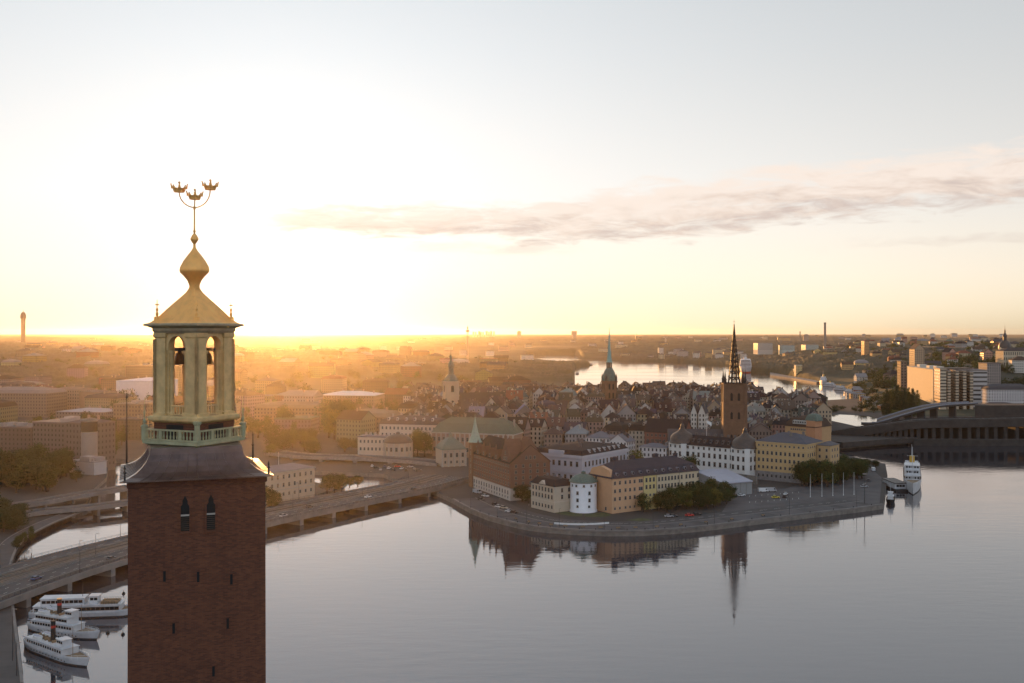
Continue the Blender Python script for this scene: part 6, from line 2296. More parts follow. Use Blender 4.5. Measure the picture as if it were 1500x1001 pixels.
def skyline():
    def T(nm, lab, cat, px, Y, z0=None):
        return thing(nm, lab, cat, (PX(px, Y), Y, ground_z(px, Y) if z0 is None else z0))
    # broadcasting tower on the left
    r = T('broadcast_tower', 'square slab sided broadcasting tower with wider head on the far left skyline', 'tower', 34, 4250, 30)
    landmark('broadcasting tower', PX(34, 4250), 4250)
    m = MB()
    m.box((0, 0, -10), (12.5, 12.5, 128))
    m.build('shaft', MAT['plaster'], r, color=(0.16, 0.12, 0.10))
    m = MB()
    m.lathe([(9, 118), (11.5, 121), (11.5, 134), (9.8, 135), (9.8, 141), (6, 142), (6, 146)], 4, rot=R(45))
    m.build('head', MAT['plaster'], r, color=(0.16, 0.12, 0.10))
    m = MB()
    m.tube((0, 0, 146), (0, 0, 155), 1.2, 0.5)
    m.build('antenna', MAT['iron'], r)
    # free fall ride mast
    r = T('free_fall_tower', 'slender lattice free fall ride mast with round head in the golden haze', 'ride', 685, 2450, 6)
    m = MB()
    for s in ((-1.4, -1.4), (1.4, -1.4), (1.4, 1.4), (-1.4, 1.4)):
        m.tube((s[0], s[1], 0), (s[0], s[1], 96), 0.55, 0.45, 5)
    for i in range(24):
        z = i * 4
        m.tube((-1.4, -1.4, z), (1.4, -1.4, z + 4), 0.3, 0.3, 4)
        m.tube((1.4, -1.4, z), (1.4, 1.4, z + 4), 0.3, 0.3, 4)
    m.build('mast', MAT['plaster'], r, color=(0.5, 0.35, 0.25))
    m = MB()
    m.lathe([(2, 88), (4.2, 90), (4.2, 92), (2, 94)], 10)
    m.lathe([(1.0, 96), (2.2, 98), (1.0, 100), (0.2, 104)], 8)
    m.build('head', MAT['plaster'], r, color=(0.45, 0.3, 0.22))
    r = T('ride_drum', 'pale round ride drum at the foot of the free fall mast', 'ride', 672, 2420, 6)
    m = MB()
    m.lathe([(26, 0), (26, 19), (22, 24), (0, 27)], 20)
    m.build('body', MAT['plaster'], r, 'auto', color=(0.42, 0.33, 0.25))
    # chimneys
    for nm, lab, px, Y, h, rad, col in (('tall_chimney', 'tall grey concrete chimney on the right skyline', 1208.5, 3000, 88, 3.0, (0.25, 0.21, 0.18)), ('thin_chimney', 'short thin chimney on the skyline above the white flats', 1172, 5200, 62, 2.6, (0.3, 0.25, 0.2)),
                                        ('pale_chimney', 'small pale chimney on the skyline right of the needle spire', 975, 4700, 42, 3.2, (0.5, 0.4, 0.3))):
        r = T(nm, lab, 'chimney', px, Y)
        z = max(8, r.location.z)
        m = MB()
        m.lathe([(rad * 1.15, -8), (rad, h - 3)], 16)
        m.build('shaft', MAT['plaster'], r, 'auto', color=col)
        m = MB()
        m.lathe([(rad * 1.15, h - 3), (rad * 1.15, h), (rad * 0.8, h), (rad * 0.8, h - 2)], 16, caps=False)
        m.build('rim', MAT['plaster'], r, color=tuple(c * 0.7 for c in col))
    # tower blocks on the horizon
    for nm, lab, px, Y, w, h in (('mushroom_water_tower', 'wide headed tower on the skyline left of the needle spire', 841, 7000, 36, 62), ('twin_tower_block', 'square tower block on the skyline right of the free fall mast', 760.5, 7400, 28, 58),
                                 ('boxy_skyline_block', 'dark box on the skyline beside the thin chimney', 1180.5, 5200, 26, 44)):
        r = T(nm, lab, 'tower block', px, Y)
        m = MB()
        m.box((0, 0, -15), (w * (0.55 if 'mushroom' in nm else 1), w * 0.6, h + 15))
        m.build('shaft', MAT['plaster'], r, color=(0.3, 0.24, 0.2))
        m = MB()
        m.box((0, 0, h - (30 if 'mushroom' in nm else 0)), (w * (1 if 'mushroom' in nm else 0.5), w * 0.62, 30 if 'mushroom' in nm else 4))
        m.build('top', MAT['plaster'], r, color=(0.3, 0.24, 0.2))
    r = T('skyline_church', 'small pointed church tower on the skyline right of the needle spire', 'church', 932, 5200)
    m = MB()
    m.box((0, 0, -8), (9, 9, 34))
    m.build('tower', MAT['plaster'], r, color=(0.3, 0.18, 0.12))
    cone_roof(r, 'spire', [(6.5, 26), (3, 33), (0.2, 52)], 4, (0, 0), MAT['roof_dome'], R(45))
    # far row of high flats
    rng = random.Random(4)
    for i in range(9):
        px, Y = 694 + i * 3.6 + rng.uniform(-1, 1), 9000
        H = House('ridge_flats', 'block in the row of flats on the skyline right of the free fall mast', 'flats', (PX(px, Y), Y), 0, rng.uniform(12, 20), 12, 66, rng.uniform(26, 40), (0.4, 0.33, 0.27), (0.3, 0.27, 0.25), 'flat', 1, group='row of flats on the skyline', skirt=20)
    # island pier and low harbour strips in the bright water
    for nm, pts, z in (('harbour_pier', [(792, 532.5), (868, 535.8), (868, 533.4), (852, 531.6), (792, 527.8)], 2.2), ('sunlit_pier', [(1128, 552), (1160, 556), (1196, 562.5), (1208, 560), (1204, 551), (1128, 546)], 3.0),
                       ('far_jetty', [(843, 548.5), (848, 548.6), (848, 547.2), (843, 547.0)], 2.0)):
        m = MB()
        m.prism([tuple(P(*q).xy) for q in pts], -2, z)
        structure(nm + '_ground', m, MAT['concrete'])


skyline()

# ------------------------------------------------------------------ boats and ships
def hull(L, B, zd, bow_up=0.8, stern_up=0.25, full=0.72, stern=0.75, bul=0.5, band=0.5):
    """x forward from -L/2 to L/2; materials 0 hull, 1 deck, 2 boot topping"""
    m = MB()
    N = 18
    st = []
    for i in range(N + 1):
        s = i / N
        if s > full:
            f = 1 - ((s - full) / (1 - full)) ** 1.9
        elif s < 0.22:
            f = stern + (1 - stern) * math.sin(R(90) * s / 0.22)
        else:
            f = 1.0
        b = max(B / 2 * f, 0.03)
        z = zd + bow_up * max(0, s - 0.5) ** 2 * 4 + stern_up * max(0, 0.4 - s) ** 2 * 6
        rake = 0.05 * L * max(0, (s - 0.8) / 0.2)
        x = -L / 2 + L * s
        st.append([(x - rake * 1.0, b * 0.72, -0.4), (x - rake * 0.8, b * 0.84, 0.02), (x - rake * 0.7, b * 0.88, band), (x, b, z), (x, b, z + bul), (x, max(b - 0.12, 0.01), z + bul), (x, max(b - 0.12, 0.01), z)])
    for s in (-1, 1):
        for i in range(N):
            for j in range(6):
                q = [st[i][j], st[i + 1][j], st[i + 1][j + 1], st[i][j + 1]]
                q = [(p[0], -p[1] if s < 0 else p[1], p[2]) for p in q]
                m.face(q if s < 0 else q[::-1], 2 if j < 2 else 0)
    for i in range(N):
        a, b = st[i][6], st[i + 1][6]
        m.face([(a[0], -a[1], a[2]), (b[0], -b[1], b[2]), (b[0], b[1], b[2]), (a[0], a[1], a[2])], 1)
    a = st[0]
    for j in range(5):
        m.face([(a[j][0], a[j][1], a[j][2]), (a[j][0], -a[j][1], a[j][2]), (a[j + 1][0], -a[j + 1][1], a[j + 1][2]), (a[j + 1][0], a[j + 1][1], a[j + 1][2])], 2 if j < 2 else 0)
    return m


def cabin(m, x0, x1, w, z0, z1, rake=0.0, mt=0, over=0.25):
    y = w / 2
    p = [(x0, -y), (x1, -y), (x1, y), (x0, y)]
    m.prism(p, z0, z1, mt)
    o = over
    m.prism([(x0 - o, -y - o), (x1 + o, -y - o), (x1 + o, y + o), (x0 - o, y + o)], z1, z1 + 0.14, mt)


def window_row(root, x0, x1, n, y, z, w, h, name='window'):
    me = MB()
    me.box((0, -0.02, -h / 2), (w, 0.05, h))
    me.box((0, 0, -h / 2 - 0.06), (w + 0.12, 0.03, h + 0.12), m=1)
    data = me.mesh(name, [MAT['glass'], MAT['frame_paint']])
    for i in range(n):
        x = x0 + (x1 - x0) * (i + 0.5) / n
        link(name, data, root, (x, -y, z))
        link(name, data, root, (x, y, z), R(180))


def life_boat(root, x, y, z, L=5.0):
    h = hull(L, 1.7, 0.6, 0.2, 0.2, 0.55, 0.3, 0.12, 0.1)
    o = h.build('lifeboat', [MAT['white_paint'], MAT['canvas'], MAT['white_paint']], root, loc=(x, y, z + 0.4))
    m = MB()
    for k in (-L * 0.32, L * 0.32):
        m.chain([(k, 0.9, -0.4), (k, 1.0, 0.9), (k, 0.2, 1.6)], 0.06, 5)
    m.build('davit', MAT['dark_metal'], o)


def place(name, label, cat, a, b, z=0.0, group=None):
    """boat frame from stern point a to bow point b"""
    c = (a + b) / 2
    d = b - a
    return thing(name, label, cat, (c.x, c.y, z), math.atan2(d.y, d.x), group), d.length


mat('boat_white', mottled((0.56, 0.56, 0.57), 0.35, 0.16), rough=0.45)
WP, DM, GL = MAT['boat_white'], MAT['dark_metal'], MAT['glass']
mat('teak', mottled((0.24, 0.16, 0.09), 0.8, 0.2), rough=0.8)


def steamer(label, a, b, B, style):
    root, L = place('passenger_steamer', label, 'steamer', a, b, 0.0, 'white steamers moored by the left quay')
    hull(L, B, 2.0, 1.0, 0.5, 0.62, 0.5).build('hull', [WP, MAT['teak'], MAT['dark_metal']], root)
    m = MB()
    cabin(m, -L * 0.40, L * 0.20, B * 0.80, 2.0, 4.3)
    m.build('saloon', WP, root)
    window_row(root, -L * 0.39, L * 0.19, 15, B * 0.40 + 0.03, 3.35, 0.8, 0.8)
    window_row(root, -L * 0.30, L * 0.30, 12, B * 0.5 - 0.02, 1.35, 0.34, 0.34, 'porthole')
    m = MB()
    if style == 2:
        cabin(m, -L * 0.36, L * 0.12, B * 0.70, 4.44, 6.6)
        m.build('upper_saloon', WP, root)
        window_row(root, -L * 0.35, L * 0.11, 12, B * 0.35 + 0.03, 5.6, 0.95, 0.8)
        zt = 6.74
    else:
        zt = 4.44
    m = MB()
    zw = zt
    cabin(m, L * 0.05, L * 0.15, B * 0.42, zw, zw + 2.1)
    m.build('wheelhouse', WP, root)
    window_row(root, L * 0.055, L * 0.145, 3, B * 0.21 + 0.03, zw + 1.3, 0.7, 0.7)
    m = MB()
    fz = zt
    FH = 5.6 if style == 2 else 6.8
    m.lathe([(0.72, fz), (0.66, fz + FH)], 14, (-L * 0.08, 0), 0)
    m.lathe([(0.69, fz + FH - 2.3), (0.69, fz + FH - 1.5)], 14, (-L * 0.08, 0), 1)
    m.lathe([(0.75, fz + FH - 0.2), (0.75, fz + FH + 0.1), (0.5, fz + FH + 0.1)], 14, (-L * 0.08, 0), 2)
    m.build('funnel', [MAT['iron'], MAT['red_paint'], MAT['gilt'] if style == 2 else MAT['iron']], root, 'auto')  # gilt cap paints the sunlight on the funnel top
    for s in (-1, 1):
        life_boat(root, -L * 0.24, s * B * 0.26, zt)
    # awning rails, masts
    m = MB()
    for s in (-1, 1):
        y = s * B * 0.40
        m.chain([(-L * 0.42, y, zt + 0.9), (L * 0.0, y, zt + 0.9)], 0.04, 4)
        for i in range(12):
            x = -L * 0.42 + i * L * 0.42 / 11
            m.tube((x, y, 4.4 if style != 2 else zt - 0.2), (x, y, zt + 0.9), 0.035, n=4)
        m.chain([(L * 0.22, y * 1.0, 3.2), (L * 0.40, y * 0.62, 3.6), (L * 0.49, 0, 4.0)], 0.04, 4)
        for f in (0.25, 0.32, 0.4):
            m.tube((L * f, y * (1 if f < 0.3 else 0.75 if f < 0.36 else 0.62), 2.2), (L * f, y * (1 if f < 0.3 else 0.75 if f < 0.36 else 0.62), 3.4), 0.035, n=4)
    m.build('deck_railing', MAT['white_paint'], root)
    m = MB()
    m.tube((L * 0.24, 0, 2), (L * 0.24, 0, 11.5), 0.11, 0.05)
    m.tube((L * 0.24, 0, 11), (L * 0.49, 0, 3.2), 0.02, n=3)
    m.tube((L * 0.24, 0, 11), (-L * 0.05, 0, zt + 4), 0.02, n=3)
    m.build('mast', MAT['teak'], root)
    m = MB()
    for k in range(6):
        x = -L * 0.34 + k * L * 0.06
        m.box((x, 0, zt), (0.5, 2.2, 0.75))
    m.build('deck_bench', MAT['teak'], root)
    m = MB()
    for s in (-1, 1):
        m.prism([(-L * 0.45, s * B * 0.42 - 0.05), (L * 0.2, s * B * 0.42 - 0.05), (L * 0.2, s * B * 0.42 + 0.05), (-L * 0.45, s * B * 0.42 + 0.05)], 4.2, 4.5)
    m.build('awning_edge', MAT['canvas'], root)
    root.scale = (1, 1, 0.88)
    return root


def excursion_boat(label, a, b, B):
    root, L = place('excursion_boat', label, 'boat', a, b)
    hull(L, B, 1.8, 0.7, 0.2, 0.75, 0.8).build('hull', [WP, MAT['teak'], MAT['dark_metal']], root)
    m = MB()
    cabin(m, -L * 0.46, L * 0.30, B * 0.84, 1.8, 4.2)
    m.build('saloon', WP, root)
    window_row(root, -L * 0.45, L * 0.29, 18, B * 0.42 + 0.03, 3.05, 1.4, 1.1)
    m = MB()
    cabin(m, -L * 0.40, -L * 0.02, B * 0.72, 4.34, 6.5)
    m.build('upper_saloon', WP, root)
    window_row(root, -L * 0.39, -L * 0.03, 9, B * 0.36 + 0.03, 5.5, 1.2, 0.9)
    m = MB()
    cabin(m, L * 0.02, L * 0.10, B * 0.5, 4.34, 6.9)
    m.build('wheelhouse', WP, root)
    window_row(root, L * 0.025, L * 0.095, 2, B * 0.25 + 0.03, 6.0, 1.0, 0.8)
    m = MB()
    for i in range(9):
        for s in (-1, 1):
            m.box((L * 0.13 + i * L * 0.017, s * B * 0.2, 4.34), (0.4, 1.9, 0.8))
    m.build('deck_benches', MAT['teak'], root)
    for s in (-1, 1):
        m = MB()
        m.chain([(L * 0.1, s * B * 0.4, 5.4), (L * 0.30, s * B * 0.4, 5.4)], 0.04, 4)
        for i in range(9):
            x = L * 0.1 + i * L * 0.025
            m.tube((x, s * B * 0.4, 4.3), (x, s * B * 0.4, 5.4), 0.035, n=4)
        m.build('deck_railing', DM, root)
    m = MB()
    m.tube((-L * 0.05, 0, 6.5), (-L * 0.05, 0, 12), 0.1, 0.05)
    m.tube((-L * 0.07, 0, 10.4), (-L * 0.03, 0, 10.4), 0.04)
    m.build('mast', DM, root)
    return root


steamer('nearest white steamer with black funnel and lifeboats, bow towards the brick tower', P(42, 946), P(131, 979), 6.4, 1)
steamer('middle white steamer with upper saloon and black red banded funnel moored between two boats', P(46, 921), P(146, 938), 6.2, 2)
excursion_boat('long white two decked excursion boat moored farthest from the camera by the bridge', P(46, 905), P(212, 900), 7.0)


def white_yacht():
    root, L = place('white_yacht', 'large old white yacht with tall mast, bow on at the island quay', 'yacht', P(1335, 692), P(1337.5, 727))
    B = 10.5
    hull(L, B, 4.6, 2.0, 0.6, 0.6, 0.5, 0.9, 0.5).build('hull', [WP, MAT['teak'], MAT['iron']], root)
    window_row(root, -L * 0.35, L * 0.35, 22, B * 0.49, 3.2, 0.5, 0.5, 'porthole')
    for nm, x0, x1, w, z0, z1, n in (('main_deck_house', -0.38, 0.20, 0.78, 4.6, 7.4, 20), ('upper_deck_house', -0.30, 0.15, 0.68, 7.5, 10.1, 14), ('bridge_house', -0.02, 0.12, 0.74, 10.2, 12.6, 5)):
        m = MB()
        cabin(m, L * x0, L * x1, B * w, z0, z1, over=0.5)
        h = m.build(nm, WP, root)
        window_row(h, L * (x0 + 0.01), L * (x1 - 0.01), n, B * w / 2 + 0.03, (z0 + z1) / 2 + 0.2, 1.2, 1.0)
        me = MB()
        me.box((0, 0, -0.55), (0.06, 1.1, 1.1))
        data = me.mesh('window', [GL])
        for k in range(5):
            link('window', data, h, (L * x1 + 0.02, -B * w * 0.4 + B * w * 0.2 * k, (z0 + z1) / 2 + 0.25))
    m = MB()
    m.lathe([(1.7, 10.2), (1.5, 16)], 16, (-L * 0.1, 0))
    m.build('funnel', MAT['ochre_paint'], root, 'auto')
    m = MB()
    m.tube((L * 0.2, 0, 4.6), (L * 0.2, 0, 25), 0.22, 0.1)
    m.tube((L * 0.2, -3, 19.5), (L * 0.2, 3, 19.5), 0.09)
    m.tube((L * 0.2, 0, 24.5), (L * 0.5, 0, 7.5), 0.04, n=3)
    m.tube((L * 0.2, 0, 24.5), (-L * 0.2, 0, 20), 0.04, n=3)
    m.tube((-L * 0.22, 0, 7.4), (-L * 0.22, 0, 22), 0.2, 0.1)
    m.build('mast', WP, root)
    for s in (-1, 1):
        life_boat(root, -L * 0.2, s * 3.0, 10.1, 6.0)


def small_boats():
    root, L = place('harbour_tug', 'small dark hulled boat with white wheelhouse moored at the corner of the island quay', 'boat', P(1306, 728), P(1303, 745))
    L = 17
    hull(14, 4.6, 1.5, 0.7, 0.2).build('hull', [MAT['iron'], MAT['teak'], MAT['iron']], root)
    m = MB()
    cabin(m, -4, 2.5, 3.0, 1.5, 3.7)
    cabin(m, -1, 1.8, 2.4, 3.85, 5.8)
    w = m.build('wheelhouse', WP, root)
    window_row(w, -0.8, 1.6, 2, 1.23, 5.0, 0.8, 0.8)
    window_row(w, -3.6, 2.2, 4, 1.53, 2.8, 0.8, 0.7)
    m = MB()
    m.tube((-1.5, 0, 3.7), (-1.5, 0, 10.5), 0.12, 0.05)
    m.build('mast', WP, root)
    m = MB()
    m.lathe([(0.45, 3.8), (0.4, 6.2)], 10, (-2.6, 0))
    m.build('funnel', MAT['iron'], root)
    root, L = place('pontoon_restaurant', 'low white floating pavilion with dark roof between the quay and the yacht', 'pontoon', P(1301, 716), P(1322, 716))
    m = MB()
    m.box((0, 0, -0.4), (L, 26, 1.6))
    m.build('pontoon', MAT['dark_metal'], root)
    m = MB()
    m.box((0, 1.5, 1.2), (L * 0.8, 20, 3.2))
    w = m.build('saloon', WP, root)
    window_row(w, -L * 0.3, L * 0.3, 3, 8.6, 2.9, 1.4, 1.2)
    m = MB()
    m.box((0, 1.5, 4.4), (L * 0.9, 22, 0.35))
    m.build('roof', MAT['dark_metal'], root)
    # dinghies and buoys
    buoy = None
    for px, py in ((158, 928), (180, 930), (181, 870)):
        p = P(px, py)
        r = thing('mooring_buoy', 'mooring buoy floating in the steamer basin beside the brick tower', 'buoy', (p.x, p.y, 0), 0, 'buoys in the steamer basin')
        m = MB()
        m.lathe([(0.0, -0.4), (0.55, -0.1), (0.6, 0.25), (0.3, 0.6), (0.08, 0.8), (0.08, 1.4), (0, 1.45)], 12)
        m.build('float', MAT['iron'], r)


def ships():
    # white ferry at the far quay
    r = thing('cruise_ferry', 'tall white cruise ferry moored bow on beyond the iron spire', 'ship', (PX(1092, 2480), 2480, 0), R(-102))
    L, B = 150, 27
    hull(L, B, 11, 3, 0, 0.78, 0.95, 1.2, 3.0).build('hull', [WP, MAT['teak'], MAT['red_paint']], r)
    for i, (x0, x1, w) in enumerate(((-0.46, 0.34, 0.96), (-0.46, 0.33, 0.96), (-0.46, 0.32, 0.94), (-0.44, 0.30, 0.92), (-0.40, 0.28, 0.88), (-0.3, 0.26, 0.8))):
        z = 11 + i * 3.2
        m = MB()
        cabin(m, L * x0, L * x1, B * w, z, z + 2.9, over=0.6)
        d = m.build('deck_house', WP, r)
        m = MB()
        m.box((L * x1 + 0.05, 0, z + 1.0), (0.2, B * w * 0.9, 1.1))
        m.box((L * (x0 + x1) / 2, -B * w / 2 - 0.02, z + 1.0), (L * (x1 - x0) * 0.94, 0.2, 1.0))
        m.build('window_band', GL, d)
    m = MB()
    m.box((-L * 0.18, 0, 29), (12, 8, 5))
    m.build('funnel', WP, r)
    m = MB()
    m.tube((L * 0.2, 0, 29), (L * 0.2, 0, 44), 0.7, 0.3)
    m.tube((L * 0.2, -4, 39), (L * 0.2, 4, 39), 0.3)
    m.build('radar_mast', WP, r)
    # sunlit white boat at the pier head
    r = thing('white_harbour_ship', 'white ship glowing in the sun at the tip of the yellow pier', 'ship', (PX(1206, 1890), 1890, 0), R(-110))
    L, B = 62, 12
    hull(L, B, 5, 2.5, 0.4, 0.66, 0.7, 0.9, 0.8).build('hull', [WP, MAT['teak'], MAT['dark_metal']], r)
    for i, (x0, x1, w) in enumerate(((-0.4, 0.25, 0.84), (-0.36, 0.2, 0.76), (-0.2, 0.14, 0.62))):
        m = MB()
        cabin(m, L * x0, L * x1, B * w, 5 + i * 2.8, 7.6 + i * 2.8, over=0.4)
        d = m.build('deck_house', WP, r)
        m = MB()
        m.box((L * (x0 + x1) / 2, -B * w / 2 - 0.02, 6 + i * 2.8), (L * (x1 - x0) * 0.92, 0.15, 0.9))
        m.build('window_band', GL, d)
    m = MB()
    m.lathe([(1.6, 13), (1.4, 18)], 12, (-L * 0.1, 0))
    m.build('funnel', MAT['ochre_paint'], r, 'auto')
    m = MB()
    m.tube((L * 0.1, 0, 13), (L * 0.1, 0, 24), 0.3, 0.12)
    m.build('mast', WP, r)
    # little ferries along the curved quay on the right
    for i, (px, Y, lab) in enumerate(((1217, 1800, 'small white ferry just right of the sunlit ship'), (1232, 1690, 'small white ferry with yellow funnel by the curved harbour quay'), (1246, 1590, 'small white ferry nearest the lock on the curved quay'))):
        r = thing('harbour_ferry', lab, 'ferry', (PX(px, Y), Y, 0), R(-60 - i * 8), 'small ferries at the curved quay')
        L, B = 30, 7.5
        hull(L, B, 2.2, 0.8, 0.2).build('hull', [WP, MAT['teak'], MAT['dark_metal']], r)
        m = MB()
        cabin(m, -L * 0.4, L * 0.28, B * 0.84, 2.2, 4.8)
        cabin(m, -L * 0.3, L * 0.18, B * 0.7, 4.94, 7.2)
        d = m.build('deck_house', WP, r)
        window_row(d, -L * 0.38, L * 0.26, 8, B * 0.42 + 0.03, 3.6, 1.6, 1.0)
        m = MB()
        m.lathe([(0.8, 7.2), (0.7, 10)], 10, (-L * 0.05, 0))
        m.build('funnel', MAT['ochre_paint'], r)


white_yacht()
small_boats()
ships()

# ------------------------------------------------------------------ trees
def crown_mesh(rng, n, leaf, lobes, mtl, tall=1.0):
    """crown of unit size (about 1 wide, `tall` high) from small leaf faces gathered in clumps"""
    vs, fs = [], []
    centres = []
    for _ in range(lobes):
        a, zz = rng.uniform(0, 6.283), rng.uniform(0, 1)
        if tall > 1.6:
            r = 0.46 * math.sin(math.pi * min(1, zz * 0.85 + 0.10)) ** 0.8
            centres.append((r * 0.5 * math.cos(a), r * 0.5 * math.sin(a), zz * tall, r * rng.uniform(0.7, 1.15)))
        else:
            prof = math.sqrt(max(0.05, 1 - ((zz - 0.42) / 0.62) ** 2))
            r = rng.uniform(0.1, 0.36) * prof
            centres.append((r * math.cos(a), r * math.sin(a), 0.08 + zz * 0.76 * tall, rng.uniform(0.13, 0.24)))
    for i in range(n):
        cx, cy, cz, cr = rng.choice(centres)
        while True:
            d = Vector((rng.gauss(0, 1), rng.gauss(0, 1), rng.gauss(0, 1)))
            if d.length > 0.01:
                break
        d.normalize()
        p = Vector((cx, cy, cz)) + d * (cr * rng.uniform(0.55, 1.12))
        nrm = (d + Vector((rng.gauss(0, 0.5), rng.gauss(0, 0.5), rng.gauss(0, 0.5) + 0.25))).normalized()
        u = nrm.orthogonal().normalized()
        u = Matrix.Rotation(rng.uniform(0, 6.283), 3, nrm) @ u
        w = nrm.cross(u)
        s = leaf * rng.uniform(0.6, 1.4)
        k = len(vs)
        vs += [p - u * s, p + w * s * 0.62, p + u * s, p - w * s * 0.62]
        fs.append((k, k + 1, k + 2, k + 3))
    me = bpy.data.meshes.new('crown')
    me.from_pydata([tuple(v) for v in vs], [], fs)
    me.materials.append(MAT[mtl])
    me.update()
    return me


def trunk_mesh(rng, tall):
    m = MB()
    top = 0.42 * tall
    pts = [Vector((0, 0, -0.35)), Vector((rng.uniform(-0.02, 0.02), 0, 0.05)), Vector((rng.uniform(-0.03, 0.03), rng.uniform(-0.03, 0.03), top))]
    m.chain(pts, [0.045, 0.034, 0.018], 7)
    for k in range(7):
        a = k * 2.4
        z = 0.02 + 0.35 * tall * k / 7
        b = pts[1].lerp(pts[2], max(0, (z - 0.05) / (top - 0.05)))
        e = Vector((0.3 * math.cos(a), 0.3 * math.sin(a), z + 0.22 + 0.2 * (tall > 1.6)))
        if tall > 1.6:
            e.x *= 0.3
            e.y *= 0.3
        m.chain([b, (b + e) / 2 + Vector((0, 0, -0.02)), e], [0.016, 0.011, 0.004], 5)
    return m.mesh('trunk', [MAT['bark']], True)


_r = random.Random(17)
CROWNS = {
    'near': [crown_mesh(_r, 2200, 0.031, 30, t) for t in ('leaf_green', 'leaf_green', 'leaf_dark', 'leaf_yellow')],
    'far': [crown_mesh(_r, 420, 0.055, 20, t) for t in ('leaf_green', 'leaf_dark', 'leaf_green', 'leaf_yellow')],
    'poplar': [crown_mesh(_r, 2000, 0.062, 34, t, 3.2) for t in ('leaf_green', 'leaf_dark')],
}
TRUNKS = {'near': [trunk_mesh(_r, 1.0) for _ in range(3)], 'far': [trunk_mesh(_r, 1.0) for _ in range(2)], 'poplar': [trunk_mesh(_r, 3.2)]}
TREES = []


MASS = []


def tree(x, y, z, h, w, kind='near', var=None, look=None, group='trees', rng=random.Random(23), label=None):
    """trunk reaches a little under the crown; total height h, crown width w"""
    cr = rng.choice(CROWNS[kind]) if var is None else CROWNS[kind][var]
    if kind == 'far' and y > (1000 if group.startswith('trees in the hazy') else 1500):
        MASS.append((x, y, z, h, w, var if var is not None else rng.randrange(4)))
        return None
    if kind == 'near':
        h, w = h * 1.10, w * 1.2
    t = thing('poplar_tree' if kind == 'poplar' else 'tree', label or 'tree', 'tree', (x, y, z), rng.uniform(0, 6.28), group)
    low = h * (0.06 if kind == 'poplar' else 0.2)
    tall = 3.2 if kind == 'poplar' else 1.0
    cz = (h - low) / tall
    tr = link('trunk', rng.choice(TRUNKS[kind]), t, (0, 0, low), 0, None, (w * 0.9, w * 0.9, cz))
    if kind != 'poplar':
        tr.scale = (w * 0.9, w * 0.9, max(cz * 0.9, low * 2.9))
    link('crown', cr, t, (0, 0, low), 0, None, (w, w, cz))
    names = {'leaf_green': 'green', 'leaf_dark': 'dark green', 'leaf_yellow': 'yellowish green'}
    size = 'tall' if h > 16 else ('small' if h < 8 else '')
    if label is None:
        lk = (size + ' ' + names[cr.materials[0].name] + (' columnar' if kind == 'poplar' else ' round crowned')).strip()
        TREES.append((t, lk, 'tree', x, y))
    return t


TL = [('round white tower', 854, 535), ('orange and yellow block', 960, 545), ('lilac sheet roofed hall', 1075, 600), ('cream corner house', 800, 535), ('square of flagpoles', 1220, 590), ('white domed palace', 1060, 665),
      ('islet house', 425, 600), ('turreted waterfront office', 115, 830), ('brown domed pavilion', 583, 750), ('ochre office', 1150, 640), ('white wrapped hall', 195, 1290), ('riverside ministry', 420, 980),
      ('slim dark office tower', 1324, 1270), ('elevated viaduct', 1400, 880), ('hilltop church', 1472, 1700), ('pier terminal', 1185, 1900), ('needle spire', 892, 1065), ('long curved ramps', 60, 520), ('lilac palace', 850, 620)]
TLAND = [(n_, PX(px_, Y_), Y_) for n_, px_, Y_ in TL]


